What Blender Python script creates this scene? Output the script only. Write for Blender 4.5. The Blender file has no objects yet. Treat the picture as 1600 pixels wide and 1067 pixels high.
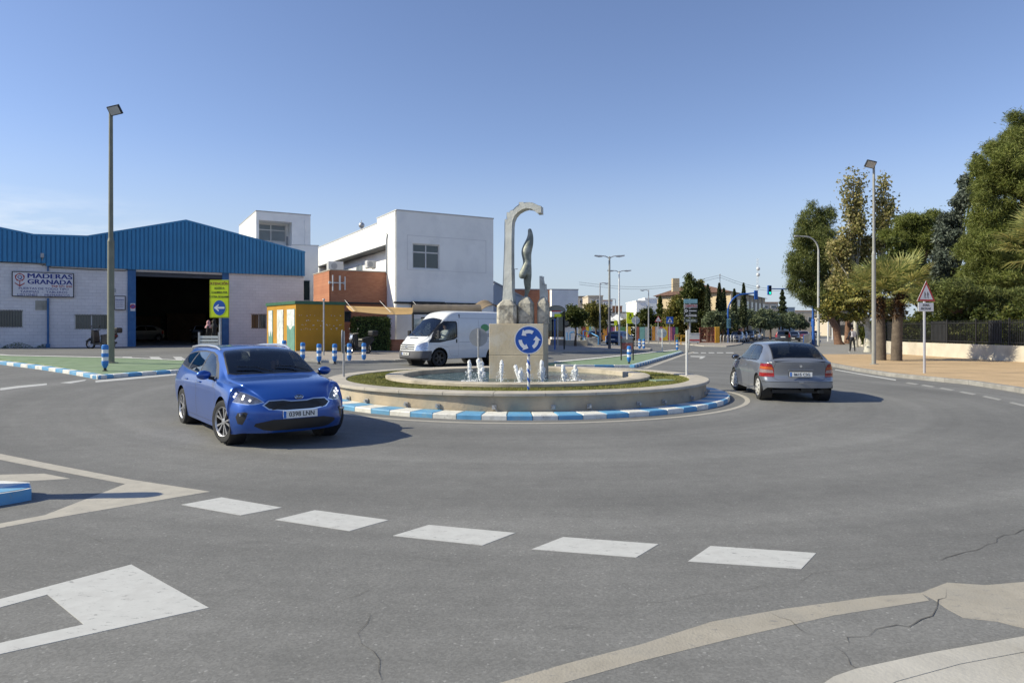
import bpy, bmesh, math, random
import numpy as np
from mathutils import Vector, Matrix, Euler
from mathutils.geometry import tessellate_polygon
R = math.radians
PI = math.pi
sc = bpy.context.scene
C = sc.collection
# ------------------------------------------------------------------ camera
F, H, HY = 1067.0, 1.76, 514.0        # focal length in photo pixels, eye height, horizon row
cd = bpy.data.cameras.new('camera'); cam = bpy.data.objects.new('camera', cd); C.objects.link(cam)
cam.location = (0, 0, H); cam.rotation_euler = (R(90), 0, 0)
cd.sensor_width = 36; cd.lens = 24.0; cd.shift_y = -19.5/1600
cd.clip_start = 0.1; cd.clip_end = 4000
sc.camera = cam
# ------------------------------------------------------------------ world, sun, exposure
SUN_EL, SUN_AZ = 36.0, 264.5          # azimuth clockwise from +y (north)
wd = bpy.data.worlds.new('World'); sc.world = wd; wd.use_nodes = True
wn, wl_ = wd.node_tree.nodes, wd.node_tree.links
wn.clear()
wo = wn.new('ShaderNodeOutputWorld'); bg = wn.new('ShaderNodeBackground'); sky = wn.new('ShaderNodeTexSky')
sky.sky_type = 'NISHITA'; sky.sun_disc = False
sky.sun_elevation = R(SUN_EL); sky.sun_rotation = R(SUN_AZ)
sky.altitude = 700; sky.air_density = 1.0; sky.dust_density = 0.2; sky.ozone_density = 2.0
bg.inputs['Strength'].default_value = 0.112
hs = wn.new('ShaderNodeHueSaturation'); hs.inputs['Saturation'].default_value = 1.02
tn = wn.new('ShaderNodeMixRGB'); tn.blend_type = 'MULTIPLY'; tn.inputs[0].default_value = 1; tn.inputs[2].default_value = (1.05, .965, 1.03, 1)
wl_.new(sky.outputs[0], tn.inputs[1]); wl_.new(tn.outputs[0], hs.inputs['Color'])
# a few thin low clouds on the left horizon
geo = wn.new('ShaderNodeTexCoord'); sep = wn.new('ShaderNodeSeparateXYZ')
wl_.new(geo.outputs['Generated'], sep.inputs[0])
mp = wn.new('ShaderNodeMapping'); mp.inputs['Scale'].default_value = (3.0, 3.0, 16.0)
wl_.new(geo.outputs['Generated'], mp.inputs[0])
nz = wn.new('ShaderNodeTexNoise'); nz.inputs['Scale'].default_value = 2.0; nz.inputs['Detail'].default_value = 7; nz.inputs['Roughness'].default_value = .6
wl_.new(mp.outputs[0], nz.inputs['Vector'])
cr = wn.new('ShaderNodeMapRange'); cr.inputs[1].default_value = .42; cr.inputs[2].default_value = .62
wl_.new(nz.outputs[0], cr.inputs[0])
band = wn.new('ShaderNodeMapRange'); band.inputs[1].default_value = .17; band.inputs[2].default_value = .10
wl_.new(sep.outputs['Z'], band.inputs[0])
lft = wn.new('ShaderNodeMapRange'); lft.inputs[1].default_value = -.42; lft.inputs[2].default_value = -.54
wl_.new(sep.outputs['X'], lft.inputs[0])
def wmul(a, b):
    m = wn.new('ShaderNodeMath'); m.operation = 'MULTIPLY'; wl_.new(a, m.inputs[0])
    if isinstance(b, float): m.inputs[1].default_value = b
    else: wl_.new(b, m.inputs[1])
    return m.outputs[0]
cm = wmul(wmul(wmul(cr.outputs[0], band.outputs[0]), lft.outputs[0]), .75)
# pale haze painted into the sky colour to even out the horizon band
hz = wn.new('ShaderNodeMapRange'); hz.interpolation_type = 'SMOOTHSTEP'; hz.inputs[1].default_value = -.02; hz.inputs[2].default_value = .27; hz.inputs[3].default_value = .95; hz.inputs[4].default_value = 0
wl_.new(sep.outputs['Z'], hz.inputs[0])
mh = wn.new('ShaderNodeMixRGB'); wl_.new(hz.outputs[0], mh.inputs[0]); wl_.new(hs.outputs[0], mh.inputs[1]); mh.inputs[2].default_value = (3.15, 3.8, 4.5, 1)
mxw = wn.new('ShaderNodeMixRGB'); wl_.new(cm, mxw.inputs[0]); wl_.new(mh.outputs[0], mxw.inputs[1]); mxw.inputs[2].default_value = (6.6, 6.8, 7.0, 1)
wl_.new(mxw.outputs[0], bg.inputs['Color'])
wl_.new(bg.outputs[0], wo.inputs[0])
sl = bpy.data.lights.new('sun', 'SUN'); so = bpy.data.objects.new('sun', sl); C.objects.link(so)
sl.energy = 4.35; sl.angle = R(.5); sl.color = (1, .925, .71)
_e, _a = R(SUN_EL), R(SUN_AZ)
sd = Vector((math.sin(_a)*math.cos(_e), math.cos(_a)*math.cos(_e), math.sin(_e)))
so.rotation_euler = sd.to_track_quat('Z', 'Y').to_euler(); so.location = (-30, 0, 40)
sc.view_settings.view_transform = 'Standard'; sc.view_settings.look = 'None'
sc.view_settings.gamma = 1; sc.view_settings.exposure = 0.47
sc.render.film_transparent = False
try:
    sc.cycles.max_bounces = 8; sc.cycles.transparent_max_bounces = 24
except Exception: pass

# ------------------------------------------------------------------ ground height and pixel helpers
def sstep(t):
    t = min(1., max(0., t)); return t*t*(3-2*t)
def g(x, y):
    return 0.65*sstep((-x + (min(y, 50)-12)*.55)/36)
def G(px, py, dz=0.0):
    """point of the ground seen at a photo pixel"""
    z = 0
    D = 10
    for _ in range(60):
        Dn = F*(H-z)/max(.5, py-HY)
        D = D*.5 + Dn*.5
        z = g((px-800)/F*D, D)+dz
    return Vector(((px-800)/F*D, D, z))
def P(px, py, D):
    return Vector(((px-800)/F*D, D, H-(py-HY)*D/F))
def onground(px, D):
    x = (px-800)/F*D
    return Vector((x, D, g(x, D)))
def Zp(py, D): return H-(py-HY)*D/F

# ------------------------------------------------------------------ mesh builder
class MB:
    def __init__(s): s.v = []; s.f = []; s.m = []; s.s = []
    def add(s, vs, fs, mi=0, sm=False):
        o = len(s.v); s.v += [tuple(v) for v in vs]
        for f in fs:
            s.f.append(tuple(i+o for i in f)); s.m.append(mi); s.s.append(sm)
        return s
    def box2(s, x0, x1, y0, y1, z0, z1, mi=0):
        v = [(x0,y0,z0),(x1,y0,z0),(x1,y1,z0),(x0,y1,z0),(x0,y0,z1),(x1,y0,z1),(x1,y1,z1),(x0,y1,z1)]
        return s.add(v, [(0,3,2,1),(4,5,6,7),(0,1,5,4),(1,2,6,5),(2,3,7,6),(3,0,4,7)], mi)
    def box(s, c, d, rz=0, mi=0, rot=None):
        M = rot if rot is not None else Matrix.Rotation(rz, 3, 'Z')
        v = []
        for z in (-.5,.5):
            for (x,y) in ((-.5,-.5),(.5,-.5),(.5,.5),(-.5,.5)):
                v.append(Vector(c)+M@Vector((x*d[0],y*d[1],z*d[2])))
        return s.add(v, [(0,3,2,1),(4,5,6,7),(0,1,5,4),(1,2,6,5),(2,3,7,6),(3,0,4,7)], mi)
    def tube(s, pts, rad, n=10, cap=True, mi=0, flat=None):
        pts = [Vector(p) for p in pts]
        if not hasattr(rad, '__len__'): rad = [rad]*len(pts)
        rings = []; up = None
        for i, p in enumerate(pts):
            if i == 0: t = pts[1]-p
            elif i == len(pts)-1: t = p-pts[i-1]
            else: t = (pts[i+1]-p).normalized()+(p-pts[i-1]).normalized()
            t.normalize()
            if up is None:
                up = Vector((0,0,1)) if abs(t.z) < .9 else Vector((1,0,0))
            a = t.cross(up)
            if a.length < 1e-5: a = t.orthogonal()
            a.normalize(); b = a.cross(t).normalized(); up = b
            r = rad[i]
            rings.append([p+a*math.cos(2*PI*k/n)*r+b*math.sin(2*PI*k/n)*r*(flat or 1) for k in range(n)])
        vs = [q for r in rings for q in r]; fs = []
        for i in range(len(rings)-1):
            for k in range(n):
                k2 = (k+1) % n
                fs.append((i*n+k, i*n+k2, (i+1)*n+k2, (i+1)*n+k))
        s.add(vs, fs, mi, True)
        if cap:
            o = len(s.v)-len(vs)
            s.f.append(tuple(o+k for k in reversed(range(n)))); s.m.append(mi); s.s.append(False)
            s.f.append(tuple(o+(len(rings)-1)*n+k for k in range(n))); s.m.append(mi); s.s.append(False)
        return s
    def cyl(s, p0, p1, r, r1=None, n=14, mi=0, cap=True):
        return s.tube([p0, p1], [r, r if r1 is None else r1], n, cap, mi)
    def lathe(s, prof, n=24, M=None, mi=0, closed=False, sm=True):
        """profile [(r, z)] round the local z axis, M a 4x4 matrix"""
        M = M or Matrix.Identity(4)
        vs = []
        for (r, z) in prof:
            for k in range(n):
                a = 2*PI*k/n; vs.append(M@Vector((r*math.cos(a), r*math.sin(a), z)))
        fs = []
        m = len(prof)
        for i in range(m-1 if not closed else m):
            j = (i+1) % m
            for k in range(n):
                k2 = (k+1) % n
                fs.append((i*n+k, i*n+k2, j*n+k2, j*n+k))
        return s.add(vs, fs, mi, sm)
    def prism(s, poly, o, u, v, w, mi=0, sm=False, mi_side=None):
        """polygon [(a,b)] in the frame o + a*u + b*v, thickened along the vector w"""
        o, u, v, w = Vector(o), Vector(u), Vector(v), Vector(w)
        n = len(poly)
        area = sum(poly[i][0]*poly[(i+1)%n][1]-poly[(i+1)%n][0]*poly[i][1] for i in range(n))
        pl = list(poly) if area > 0 else list(reversed(poly))
        if u.cross(v).dot(w) > 0: pl = list(reversed(pl))
        a = [o+u*p[0]+v*p[1] for p in pl]; b = [q+w for q in a]
        tri = tessellate_polygon([[Vector((p[0],p[1],0)) for p in pl]])
        fs = []
        # orient caps
        for t in tri:
            p0,p1,p2 = a[t[0]],a[t[1]],a[t[2]]
            nrm = (p1-p0).cross(p2-p0)
            f = t if nrm.dot(w) < 0 else (t[0],t[2],t[1])
            fs.append(tuple(f)); fs.append((f[0]+n, f[2]+n, f[1]+n))
        s.add(a+b, fs, mi)
        sd_ = [(i, i+n, (i+1)%n+n, (i+1)%n) for i in range(n)]
        o2 = len(s.v)-2*n
        for f in sd_:
            s.f.append(tuple(reversed([i+o2 for i in f]))); s.m.append(mi if mi_side is None else mi_side); s.s.append(sm)
        return s
    def ball(s, c, r, seg=12, rings=8, mi=0, sc3=(1,1,1), rot=None):
        c = Vector(c); vs = [Vector((0,0,-1))]
        for i in range(1, rings):
            t = -PI/2+PI*i/rings
            for k in range(seg):
                a = 2*PI*k/seg; vs.append(Vector((math.cos(t)*math.cos(a), math.cos(t)*math.sin(a), math.sin(t))))
        vs.append(Vector((0,0,1)))
        M = rot or Matrix.Identity(3)
        out = [c+M@Vector((v.x*r*sc3[0], v.y*r*sc3[1], v.z*r*sc3[2])) for v in vs]
        fs = []
        for k in range(seg): fs.append((0, 1+(k+1)%seg, 1+k))
        for i in range(rings-2):
            for k in range(seg):
                a = 1+i*seg; b = a+seg; k2 = (k+1)%seg
                fs.append((a+k, a+k2, b+k2, b+k))
        t = len(vs)-1; a = 1+(rings-2)*seg
        for k in range(seg): fs.append((a+k, a+(k+1)%seg, t))
        return s.add(out, fs, mi, True)
    def build(s, name, mats, parent=None, loc=None, rz=None, bev=0, segs=2):
        me = bpy.data.meshes.new(name)
        me.from_pydata(s.v, [], s.f)
        if not isinstance(mats, (list, tuple)): mats = [mats]
        for m in mats: me.materials.append(m)
        me.polygons.foreach_set('material_index', s.m)
        me.polygons.foreach_set('use_smooth', s.s)
        me.update()
        if any(s.s): me.set_sharp_from_angle(angle=R(38))
        o = bpy.data.objects.new(name, me); C.objects.link(o)
        if parent is not None: o.parent = parent
        if loc is not None: o.location = loc
        if rz is not None: o.rotation_euler = (0, 0, rz)
        if bev:
            b = o.modifiers.new('bevel', 'BEVEL'); b.width = bev; b.segments = segs; b.limit_method = 'ANGLE'; b.angle_limit = R(40)
            b.harden_normals = False
        return o
def mesh_np(name, verts, faces4, mats, parent=None, smooth=False):
    """fast mesh from numpy arrays, all faces with the same corner count"""
    verts = np.asarray(verts, dtype=np.float32); faces4 = np.asarray(faces4, dtype=np.int32)
    k = faces4.shape[1]
    me = bpy.data.meshes.new(name)
    me.vertices.add(len(verts)); me.vertices.foreach_set('co', verts.ravel())
    me.loops.add(faces4.size); me.loops.foreach_set('vertex_index', faces4.ravel())
    me.polygons.add(len(faces4)); me.polygons.foreach_set('loop_start', np.arange(0, faces4.size, k, dtype=np.int32))
    me.polygons.foreach_set('loop_total', np.full(len(faces4), k, dtype=np.int32))
    if smooth: me.polygons.foreach_set('use_smooth', np.ones(len(faces4), dtype=bool))
    me.update(calc_edges=True); me.validate()
    if not isinstance(mats, (list, tuple)): mats = [mats]
    for m in mats: me.materials.append(m)
    o = bpy.data.objects.new(name, me); C.objects.link(o)
    if parent is not None: o.parent = parent
    return o
def tag(o, label=None, cat=None, group=None, kind=None):
    if label: o['label'] = label
    if cat: o['category'] = cat
    if group: o['group'] = group
    if kind: o['kind'] = kind
    return o
def struct(o): o['kind'] = 'structure'; return o
def thing(name, label, cat, loc=(0,0,0), rz=0, group=None):
    o = bpy.data.objects.new(name, None); C.objects.link(o)
    o.empty_display_size = .2
    o.location = loc; o.rotation_euler = (0, 0, rz)
    return tag(o, label, cat, group)
def dup(src, loc, rz=None, label=None, scale=None):
    def cp(o, par):
        c = o.copy(); C.objects.link(c)
        if par is not None: c.parent = par
        for ch in list(kids.get(o.name, [])): cp(ch, c)
        return c
    kids = {}
    for o in bpy.data.objects:
        if o.parent: kids.setdefault(o.parent.name, []).append(o)
    r = cp(src, None)
    r.location = loc
    if rz is not None: r.rotation_euler = (0, 0, rz)
    if label: r['label'] = label
    if scale: r.scale = scale
    return r

# ------------------------------------------------------------------ materials
MATS = {}
def mat(name, col, rough=.7, metal=0, var=.12, vs=3.0, bump=0, bs=40, spec=.5, coat=0, mottled=None, mscale=.6, detail=4, inside=None, wear=None):
    """procedural principled material: base colour varied by noise, optional second tone, optional bump"""
    if name in MATS: return MATS[name]
    m = bpy.data.materials.new(name); m.use_nodes = True; MATS[name] = m
    n, l = m.node_tree.nodes, m.node_tree.links
    b = n['Principled BSDF']
    b.inputs['Roughness'].default_value = rough; b.inputs['Metallic'].default_value = metal
    b.inputs['Specular IOR Level'].default_value = spec
    if coat: b.inputs['Coat Weight'].default_value = coat; b.inputs['Coat Roughness'].default_value = .04
    tc = n.new('ShaderNodeTexCoord'); nz = n.new('ShaderNodeTexNoise')
    nz.inputs['Scale'].default_value = vs; nz.inputs['Detail'].default_value = detail
    l.new(tc.outputs['Object'], nz.inputs['Vector'])
    mx = n.new('ShaderNodeMixRGB')
    c = Vector(col[:3])
    mx.inputs[1].default_value = (*(c*(1-var)), 1); mx.inputs[2].default_value = (*(c*(1+var)), 1)
    rmp = n.new('ShaderNodeMapRange'); rmp.inputs[1].default_value = .3; rmp.inputs[2].default_value = .7
    l.new(nz.outputs[0], rmp.inputs[0]); l.new(rmp.outputs[0], mx.inputs[0])
    out = mx.outputs[0]
    if mottled is not None:
        n2 = n.new('ShaderNodeTexNoise'); n2.inputs['Scale'].default_value = mscale; n2.inputs['Detail'].default_value = 8; n2.inputs['Roughness'].default_value = .65
        l.new(tc.outputs['Object'], n2.inputs['Vector'])
        r2 = n.new('ShaderNodeMapRange'); r2.inputs[1].default_value = .48; r2.inputs[2].default_value = .68
        l.new(n2.outputs[0], r2.inputs[0])
        m2 = n.new('ShaderNodeMixRGB'); l.new(r2.outputs[0], m2.inputs[0]); l.new(out, m2.inputs[1]); m2.inputs[2].default_value = (*mottled, 1)
        out = m2.outputs[0]
    if wear is not None:      # chips and streaks letting the surface below show
        mw = n.new('ShaderNodeMapping'); mw.inputs['Scale'].default_value = (1, 2.6, 1); mw.inputs['Rotation'].default_value = (0, 0, .5); l.new(tc.outputs['Object'], mw.inputs[0])
        n4 = n.new('ShaderNodeTexNoise'); n4.inputs['Scale'].default_value = 9; n4.inputs['Detail'].default_value = 14; n4.inputs['Roughness'].default_value = .8; l.new(mw.outputs[0], n4.inputs['Vector'])
        r4 = n.new('ShaderNodeMapRange'); r4.inputs[1].default_value = wear[3]; r4.inputs[2].default_value = wear[3]+.05; l.new(n4.outputs[0], r4.inputs[0])
        m4 = n.new('ShaderNodeMixRGB'); l.new(r4.outputs[0], m4.inputs[0]); l.new(out, m4.inputs[1]); m4.inputs[2].default_value = (*wear[:3], 1); out = m4.outputs[0]
    if inside is not None:
        ge = n.new('ShaderNodeNewGeometry'); m3 = n.new('ShaderNodeMixRGB'); l.new(ge.outputs['Backfacing'], m3.inputs[0]); l.new(out, m3.inputs[1]); m3.inputs[2].default_value = (*inside, 1)
        out = m3.outputs[0]
    l.new(out, b.inputs['Base Color'])
    if bump:
        n3 = n.new('ShaderNodeTexNoise'); n3.inputs['Scale'].default_value = bs; n3.inputs['Detail'].default_value = 5
        l.new(tc.outputs['Object'], n3.inputs['Vector'])
        bu = n.new('ShaderNodeBump'); bu.inputs['Strength'].default_value = bump; bu.inputs['Distance'].default_value = .02
        l.new(n3.outputs[0], bu.inputs['Height']); l.new(bu.outputs[0], b.inputs['Normal'])
    return m
def leafmat(name, c1, c2, c3, rough=.55, trans=.25):
    """foliage: every leaf clump gets its own tone"""
    m = bpy.data.materials.new(name); m.use_nodes = True; MATS[name] = m
    n, l = m.node_tree.nodes, m.node_tree.links
    b = n['Principled BSDF']; b.inputs['Roughness'].default_value = rough; b.inputs['Specular IOR Level'].default_value = .3
    ge = n.new('ShaderNodeNewGeometry'); cr = n.new('ShaderNodeValToRGB')
    cr.color_ramp.elements[0].color = (*c1, 1); cr.color_ramp.elements[1].color = (*c3, 1); cr.color_ramp.elements[1].position = 1
    e = cr.color_ramp.elements.new(.5); e.color = (*c2, 1)
    l.new(ge.outputs['Random Per Island'], cr.inputs[0])
    tc = n.new('ShaderNodeTexCoord'); nz = n.new('ShaderNodeTexNoise'); nz.inputs['Scale'].default_value = .7
    l.new(tc.outputs['Object'], nz.inputs['Vector'])
    mx = n.new('ShaderNodeMixRGB'); mx.blend_type = 'MULTIPLY'; mx.inputs[0].default_value = .6
    r = n.new('ShaderNodeMapRange'); r.inputs[1].default_value = .3; r.inputs[2].default_value = .7; r.inputs[3].default_value = .6; r.inputs[4].default_value = 1.35
    l.new(nz.outputs[0], r.inputs[0]); l.new(cr.outputs[0], mx.inputs[1]); l.new(r.outputs[0], mx.inputs[2])
    l.new(mx.outputs[0], b.inputs['Base Color'])
    tr = n.new('ShaderNodeBsdfTranslucent'); l.new(mx.outputs[0], tr.inputs[0])
    ms = n.new('ShaderNodeMixShader'); ms.inputs[0].default_value = trans
    l.new(b.outputs[0], ms.inputs[1]); l.new(tr.outputs[0], ms.inputs[2]); l.new(ms.outputs[0], n['Material Output'].inputs[0])
    return m
def glassmat(name, tint=(.25,.3,.3), gloss=.5, rough=.02):
    m = bpy.data.materials.new(name); m.use_nodes = True; MATS[name] = m
    n, l = m.node_tree.nodes, m.node_tree.links; n.clear()
    o = n.new('ShaderNodeOutputMaterial'); t = n.new('ShaderNodeBsdfTransparent'); t.inputs[0].default_value = (*tint, 1)
    gl = n.new('ShaderNodeBsdfGlossy'); gl.inputs['Roughness'].default_value = rough; gl.inputs[0].default_value = (.9,.95,1,1)
    fr = n.new('ShaderNodeFresnel'); fr.inputs[0].default_value = 1.5
    tc = n.new('ShaderNodeTexCoord'); nz = n.new('ShaderNodeTexNoise'); nz.inputs['Scale'].default_value = 1.5
    l.new(tc.outputs['Object'], nz.inputs['Vector'])
    bu = n.new('ShaderNodeBump'); bu.inputs['Strength'].default_value = .02; l.new(nz.outputs[0], bu.inputs['Height']); l.new(bu.outputs[0], gl.inputs['Normal'])
    ad = n.new('ShaderNodeMath'); ad.operation = 'MULTIPLY_ADD'; ad.inputs[1].default_value = gloss*1.6; ad.inputs[2].default_value = gloss*.05; ad.use_clamp = True
    l.new(fr.outputs[0], ad.inputs[0])
    ms = n.new('ShaderNodeMixShader'); l.new(ad.outputs[0], ms.inputs[0]); l.new(t.outputs[0], ms.inputs[1]); l.new(gl.outputs[0], ms.inputs[2])
    l.new(ms.outputs[0], o.inputs[0])
    return m
def text(body, size, loc, rot, m, parent=None, align='CENTER', ext=.003, name='lettering', sx=1, bold=0.0):
    cu = bpy.data.curves.new(name, 'FONT'); cu.body = body; cu.size = size; cu.extrude = ext; cu.align_x = align; cu.align_y = 'CENTER'
    cu.resolution_u = 3; cu.offset = bold
    to = bpy.data.objects.new(name, cu); C.objects.link(to)
    dg = bpy.context.evaluated_depsgraph_get()
    me = bpy.data.meshes.new_from_object(to.evaluated_get(dg))
    bpy.data.objects.remove(to)
    me.materials.clear(); me.materials.append(m)
    o = bpy.data.objects.new(name, me); C.objects.link(o)
    o.location = loc; o.rotation_euler = rot; o.scale = (sx, 1, 1)
    if parent is not None: o.parent = parent
    return o
def lines_text(items, m, parent, name='lettering'):
    """several lines of writing as ONE mesh: items = (body, size, x, z, sx, align, bold) on the plane y = y0 facing -y"""
    mb = MB()
    for (body, size, x, y, z, sx, al, bold) in items:
        o = text(body, size, (0,0,0), (0,0,0), m, None, al, .003, name, 1, bold)
        vs = [(x+v.co.x*sx, y-v.co.z, z+v.co.y) for v in o.data.vertices]
        fs = [tuple(p.vertices) for p in o.data.polygons]
        mb.add(vs, fs); me = o.data; bpy.data.objects.remove(o); bpy.data.meshes.remove(me)
    return mb.build(name, m, parent)

M_blue = mat('sign_blue', (.012,.09,.42), .4, var=.08, vs=5)
M_white = mat('paint_white', (.8,.8,.78), .5, var=.04, vs=4)
M_signwhite = mat('sign_white', (.78,.79,.8), .4, var=.03)
M_red = mat('sign_red', (.5,.02,.02), .4, var=.06)
M_black = mat('matt_black', (.015,.015,.016), .6, var=.2)
M_galv = mat('galvanised_steel', (.42,.42,.43), .45, .6, var=.12, vs=8)
M_signback = mat('sign_back_grey', (.36,.37,.39), .5, .3, var=.1, vs=4)
M_yellow = mat('sign_yellow', (.66,.78,.01), .45, var=.05)
M_concrete = mat('concrete', (.42,.39,.33), .85, var=.15, vs=2.5, bump=.3, bs=30, mottled=(.30,.27,.22), mscale=1.2)
M_kerbstone = mat('kerb_stone', (.44,.42,.38), .85, var=.12, vs=3, bump=.2, bs=40, mottled=(.34,.32,.28), mscale=1.5)
M_kwhite = mat('kerb_white_paint', (.74,.73,.69), .6, var=.06, vs=6, mottled=(.55,.54,.5), mscale=5, wear=(.3,.29,.27,.585))
M_kblue = mat('kerb_blue_paint', (.12,.34,.58), .6, var=.12, vs=5, mottled=(.19,.38,.54), mscale=4, wear=(.3,.33,.36,.59))
# ------------------------------------------------------------------ ground, road, islands
def asphalt():
    m = bpy.data.materials.new('asphalt'); m.use_nodes = True
    n, l = m.node_tree.nodes, m.node_tree.links; b = n['Principled BSDF']
    b.inputs['Roughness'].default_value = .82; b.inputs['Specular IOR Level'].default_value = .35
    tc = n.new('ShaderNodeTexCoord')
    def noise(scale, detail=6, rough=.6, vec=None):
        q = n.new('ShaderNodeTexNoise'); q.inputs['Scale'].default_value = scale; q.inputs['Detail'].default_value = detail; q.inputs['Roughness'].default_value = rough
        l.new(vec or tc.outputs['Object'], q.inputs['Vector']); return q.outputs[0]
    def rng(v, a, b_, c, d):
        q = n.new('ShaderNodeMapRange'); q.inputs[1].default_value = a; q.inputs[2].default_value = b_; q.inputs[3].default_value = c; q.inputs[4].default_value = d
        l.new(v, q.inputs[0]); return q.outputs[0]
    def mul(a, b_):
        q = n.new('ShaderNodeMath'); q.operation = 'MULTIPLY'; l.new(a, q.inputs[0])
        l.new(b_, q.inputs[1]); return q.outputs[0]
    base = rng(noise(.28, 8), .3, .7, .84, 1.14)
    mid = rng(noise(4, 6), .3, .7, .93, 1.07)
    # aggregate speckle
    vo = n.new('ShaderNodeTexVoronoi'); vo.inputs['Scale'].default_value = 75; l.new(tc.outputs['Object'], vo.inputs['Vector'])
    sepc = n.new('ShaderNodeSeparateColor'); l.new(vo.outputs['Color'], sepc.inputs[0])
    speck = rng(sepc.outputs[0], 0, 1, .86, 1.14)
    light = rng(sepc.outputs[1], .97, 1, 1, 1.5)
    # dark scuffs
    mpv = n.new('ShaderNodeMapping'); mpv.inputs['Scale'].default_value = (.6, 3.0, 1); l.new(tc.outputs['Object'], mpv.inputs[0])
    scuff = rng(noise(1.8, 9, .75, mpv.outputs[0]), .58, .74, 1, .74)
    # lanes worn by tyres, concentric with the roundabout
    vm = n.new('ShaderNodeVectorMath'); vm.operation = 'DISTANCE'; l.new(tc.outputs['Object'], vm.inputs[0]); vm.inputs[1].default_value = (.15, 18.7, 0)
    cmb = n.new('ShaderNodeCombineXYZ'); l.new(vm.outputs['Value'], cmb.inputs[0])
    lane = rng(noise(.9, 5, .6, cmb.outputs[0]), .35, .65, .80, 1.11)
    # fine cracking in patches
    v2 = n.new('ShaderNodeTexVoronoi'); v2.feature = 'DISTANCE_TO_EDGE'; v2.inputs['Scale'].default_value = 1.1
    dn = n.new('ShaderNodeTexNoise'); dn.inputs['Scale'].default_value = 1.5; dn.inputs['Detail'].default_value = 6; l.new(tc.outputs['Object'], dn.inputs['Vector'])
    va = n.new('ShaderNodeVectorMath'); va.operation = 'MULTIPLY_ADD'; l.new(dn.outputs['Color'], va.inputs[0]); va.inputs[1].default_value = (1.4,1.4,0); l.new(tc.outputs['Object'], va.inputs[2])
    l.new(va.outputs[0], v2.inputs['Vector'])
    crk = rng(v2.outputs['Distance'], 0, .008, 1, 0)
    cmask = rng(noise(.22, 4), .55, .66, 0, .5)
    crk2 = rng(mul(crk, cmask), 0, 1, 1, .35)
    tot = mul(mul(mul(mul(base, mid), mul(speck, light)), mul(scuff, lane)), crk2)
    mx = n.new('ShaderNodeMixRGB'); mx.blend_type = 'MULTIPLY'; mx.inputs[0].default_value = 1; mx.inputs[1].default_value = (.180, .178, .172, 1)
    cc = n.new('ShaderNodeCombineColor'); [l.new(tot, cc.inputs[i]) for i in range(3)]
    l.new(cc.outputs[0], mx.inputs[2]); l.new(mx.outputs[0], b.inputs['Base Color'])
    bu = n.new('ShaderNodeBump'); bu.inputs['Strength'].default_value = .5; bu.inputs['Distance'].default_value = .006
    l.new(sepc.outputs[0], bu.inputs['Height']); l.new(bu.outputs[0], b.inputs['Normal'])
    return m
M_asph = asphalt()
def pavers(name, c1, c2, mortar, scale, bw=.5, rh=.25, rot=0, var=.2, msize=.02, rotx=0, bump=0):
    m = bpy.data.materials.new(name); m.use_nodes = True
    n, l = m.node_tree.nodes, m.node_tree.links; b = n['Principled BSDF']; b.inputs['Roughness'].default_value = .85
    tc = n.new('ShaderNodeTexCoord'); mp_ = n.new('ShaderNodeMapping'); mp_.inputs['Rotation'].default_value = (rotx,0,rot); l.new(tc.outputs['Object'], mp_.inputs[0])
    br = n.new('ShaderNodeTexBrick'); br.inputs['Scale'].default_value = scale; br.inputs['Color1'].default_value = (*c1,1); br.inputs['Color2'].default_value = (*c2,1); br.inputs['Mortar'].default_value = (*mortar,1)
    br.inputs['Mortar Size'].default_value = msize; br.inputs['Brick Width'].default_value = bw; br.inputs['Row Height'].default_value = rh
    l.new(mp_.outputs[0], br.inputs['Vector'])
    nz = n.new('ShaderNodeTexNoise'); nz.inputs['Scale'].default_value = .8; nz.inputs['Detail'].default_value = 8; l.new(tc.outputs['Object'], nz.inputs['Vector'])
    r = n.new('ShaderNodeMapRange'); r.inputs[1].default_value = .3; r.inputs[2].default_value = .7; r.inputs[3].default_value = 1-var; r.inputs[4].default_value = 1+var; l.new(nz.outputs[0], r.inputs[0])
    mx = n.new('ShaderNodeMixRGB'); mx.blend_type = 'MULTIPLY'; mx.inputs[0].default_value = 1; l.new(br.outputs[0], mx.inputs[1]); l.new(r.outputs[0], mx.inputs[2])
    l.new(mx.outputs[0], b.inputs['Base Color'])
    if bump:
        bu = n.new('ShaderNodeBump'); bu.inputs['Strength'].default_value = bump; bu.inputs['Distance'].default_value = .02; bu.invert = True; l.new(br.outputs['Fac'], bu.inputs['Height']); l.new(bu.outputs[0], b.inputs['Normal'])
    return m
M_tanpave = pavers('tan_pavers', (.53,.375,.22), (.48,.335,.19), (.36,.26,.15), 5, var=.13)
M_greypave = pavers('grey_tiles', (.27,.26,.25), (.24,.235,.225), (.18,.17,.16), 2.5, bw=.5, rh=.5, var=.1)
M_sidepave = pavers('pale_tiles', (.36,.32,.28), (.33,.29,.25), (.25,.22,.2), 2.5, bw=.5, rh=.5, var=.12)
M_green = mat('green_paint', (.175,.25,.14), .8, var=.14, vs=2.0, mottled=(.23,.30,.19), mscale=1.5, bump=.2, bs=60, wear=(.24,.25,.22,.57))
M_mark = mat('road_paint_white', (.50,.50,.485), .7, var=.05, vs=9, mottled=(.46,.455,.44), mscale=7, wear=(.26,.26,.255,.565))
M_markcream = mat('road_paint_cream', (.42,.39,.335), .75, var=.07, vs=7, mottled=(.37,.345,.30), mscale=4, wear=(.24,.23,.22,.57))
M_strip = mat('tan_kerb_strip', (.345,.315,.265), .85, var=.12, vs=6, bump=.2, bs=60, mottled=(.29,.27,.235), mscale=3, wear=(.22,.21,.2,.56))
M_dirt = mat('dry_earth', (.27,.235,.19), .95, var=.2, vs=.3, mottled=(.16,.17,.09), mscale=.05)

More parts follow.
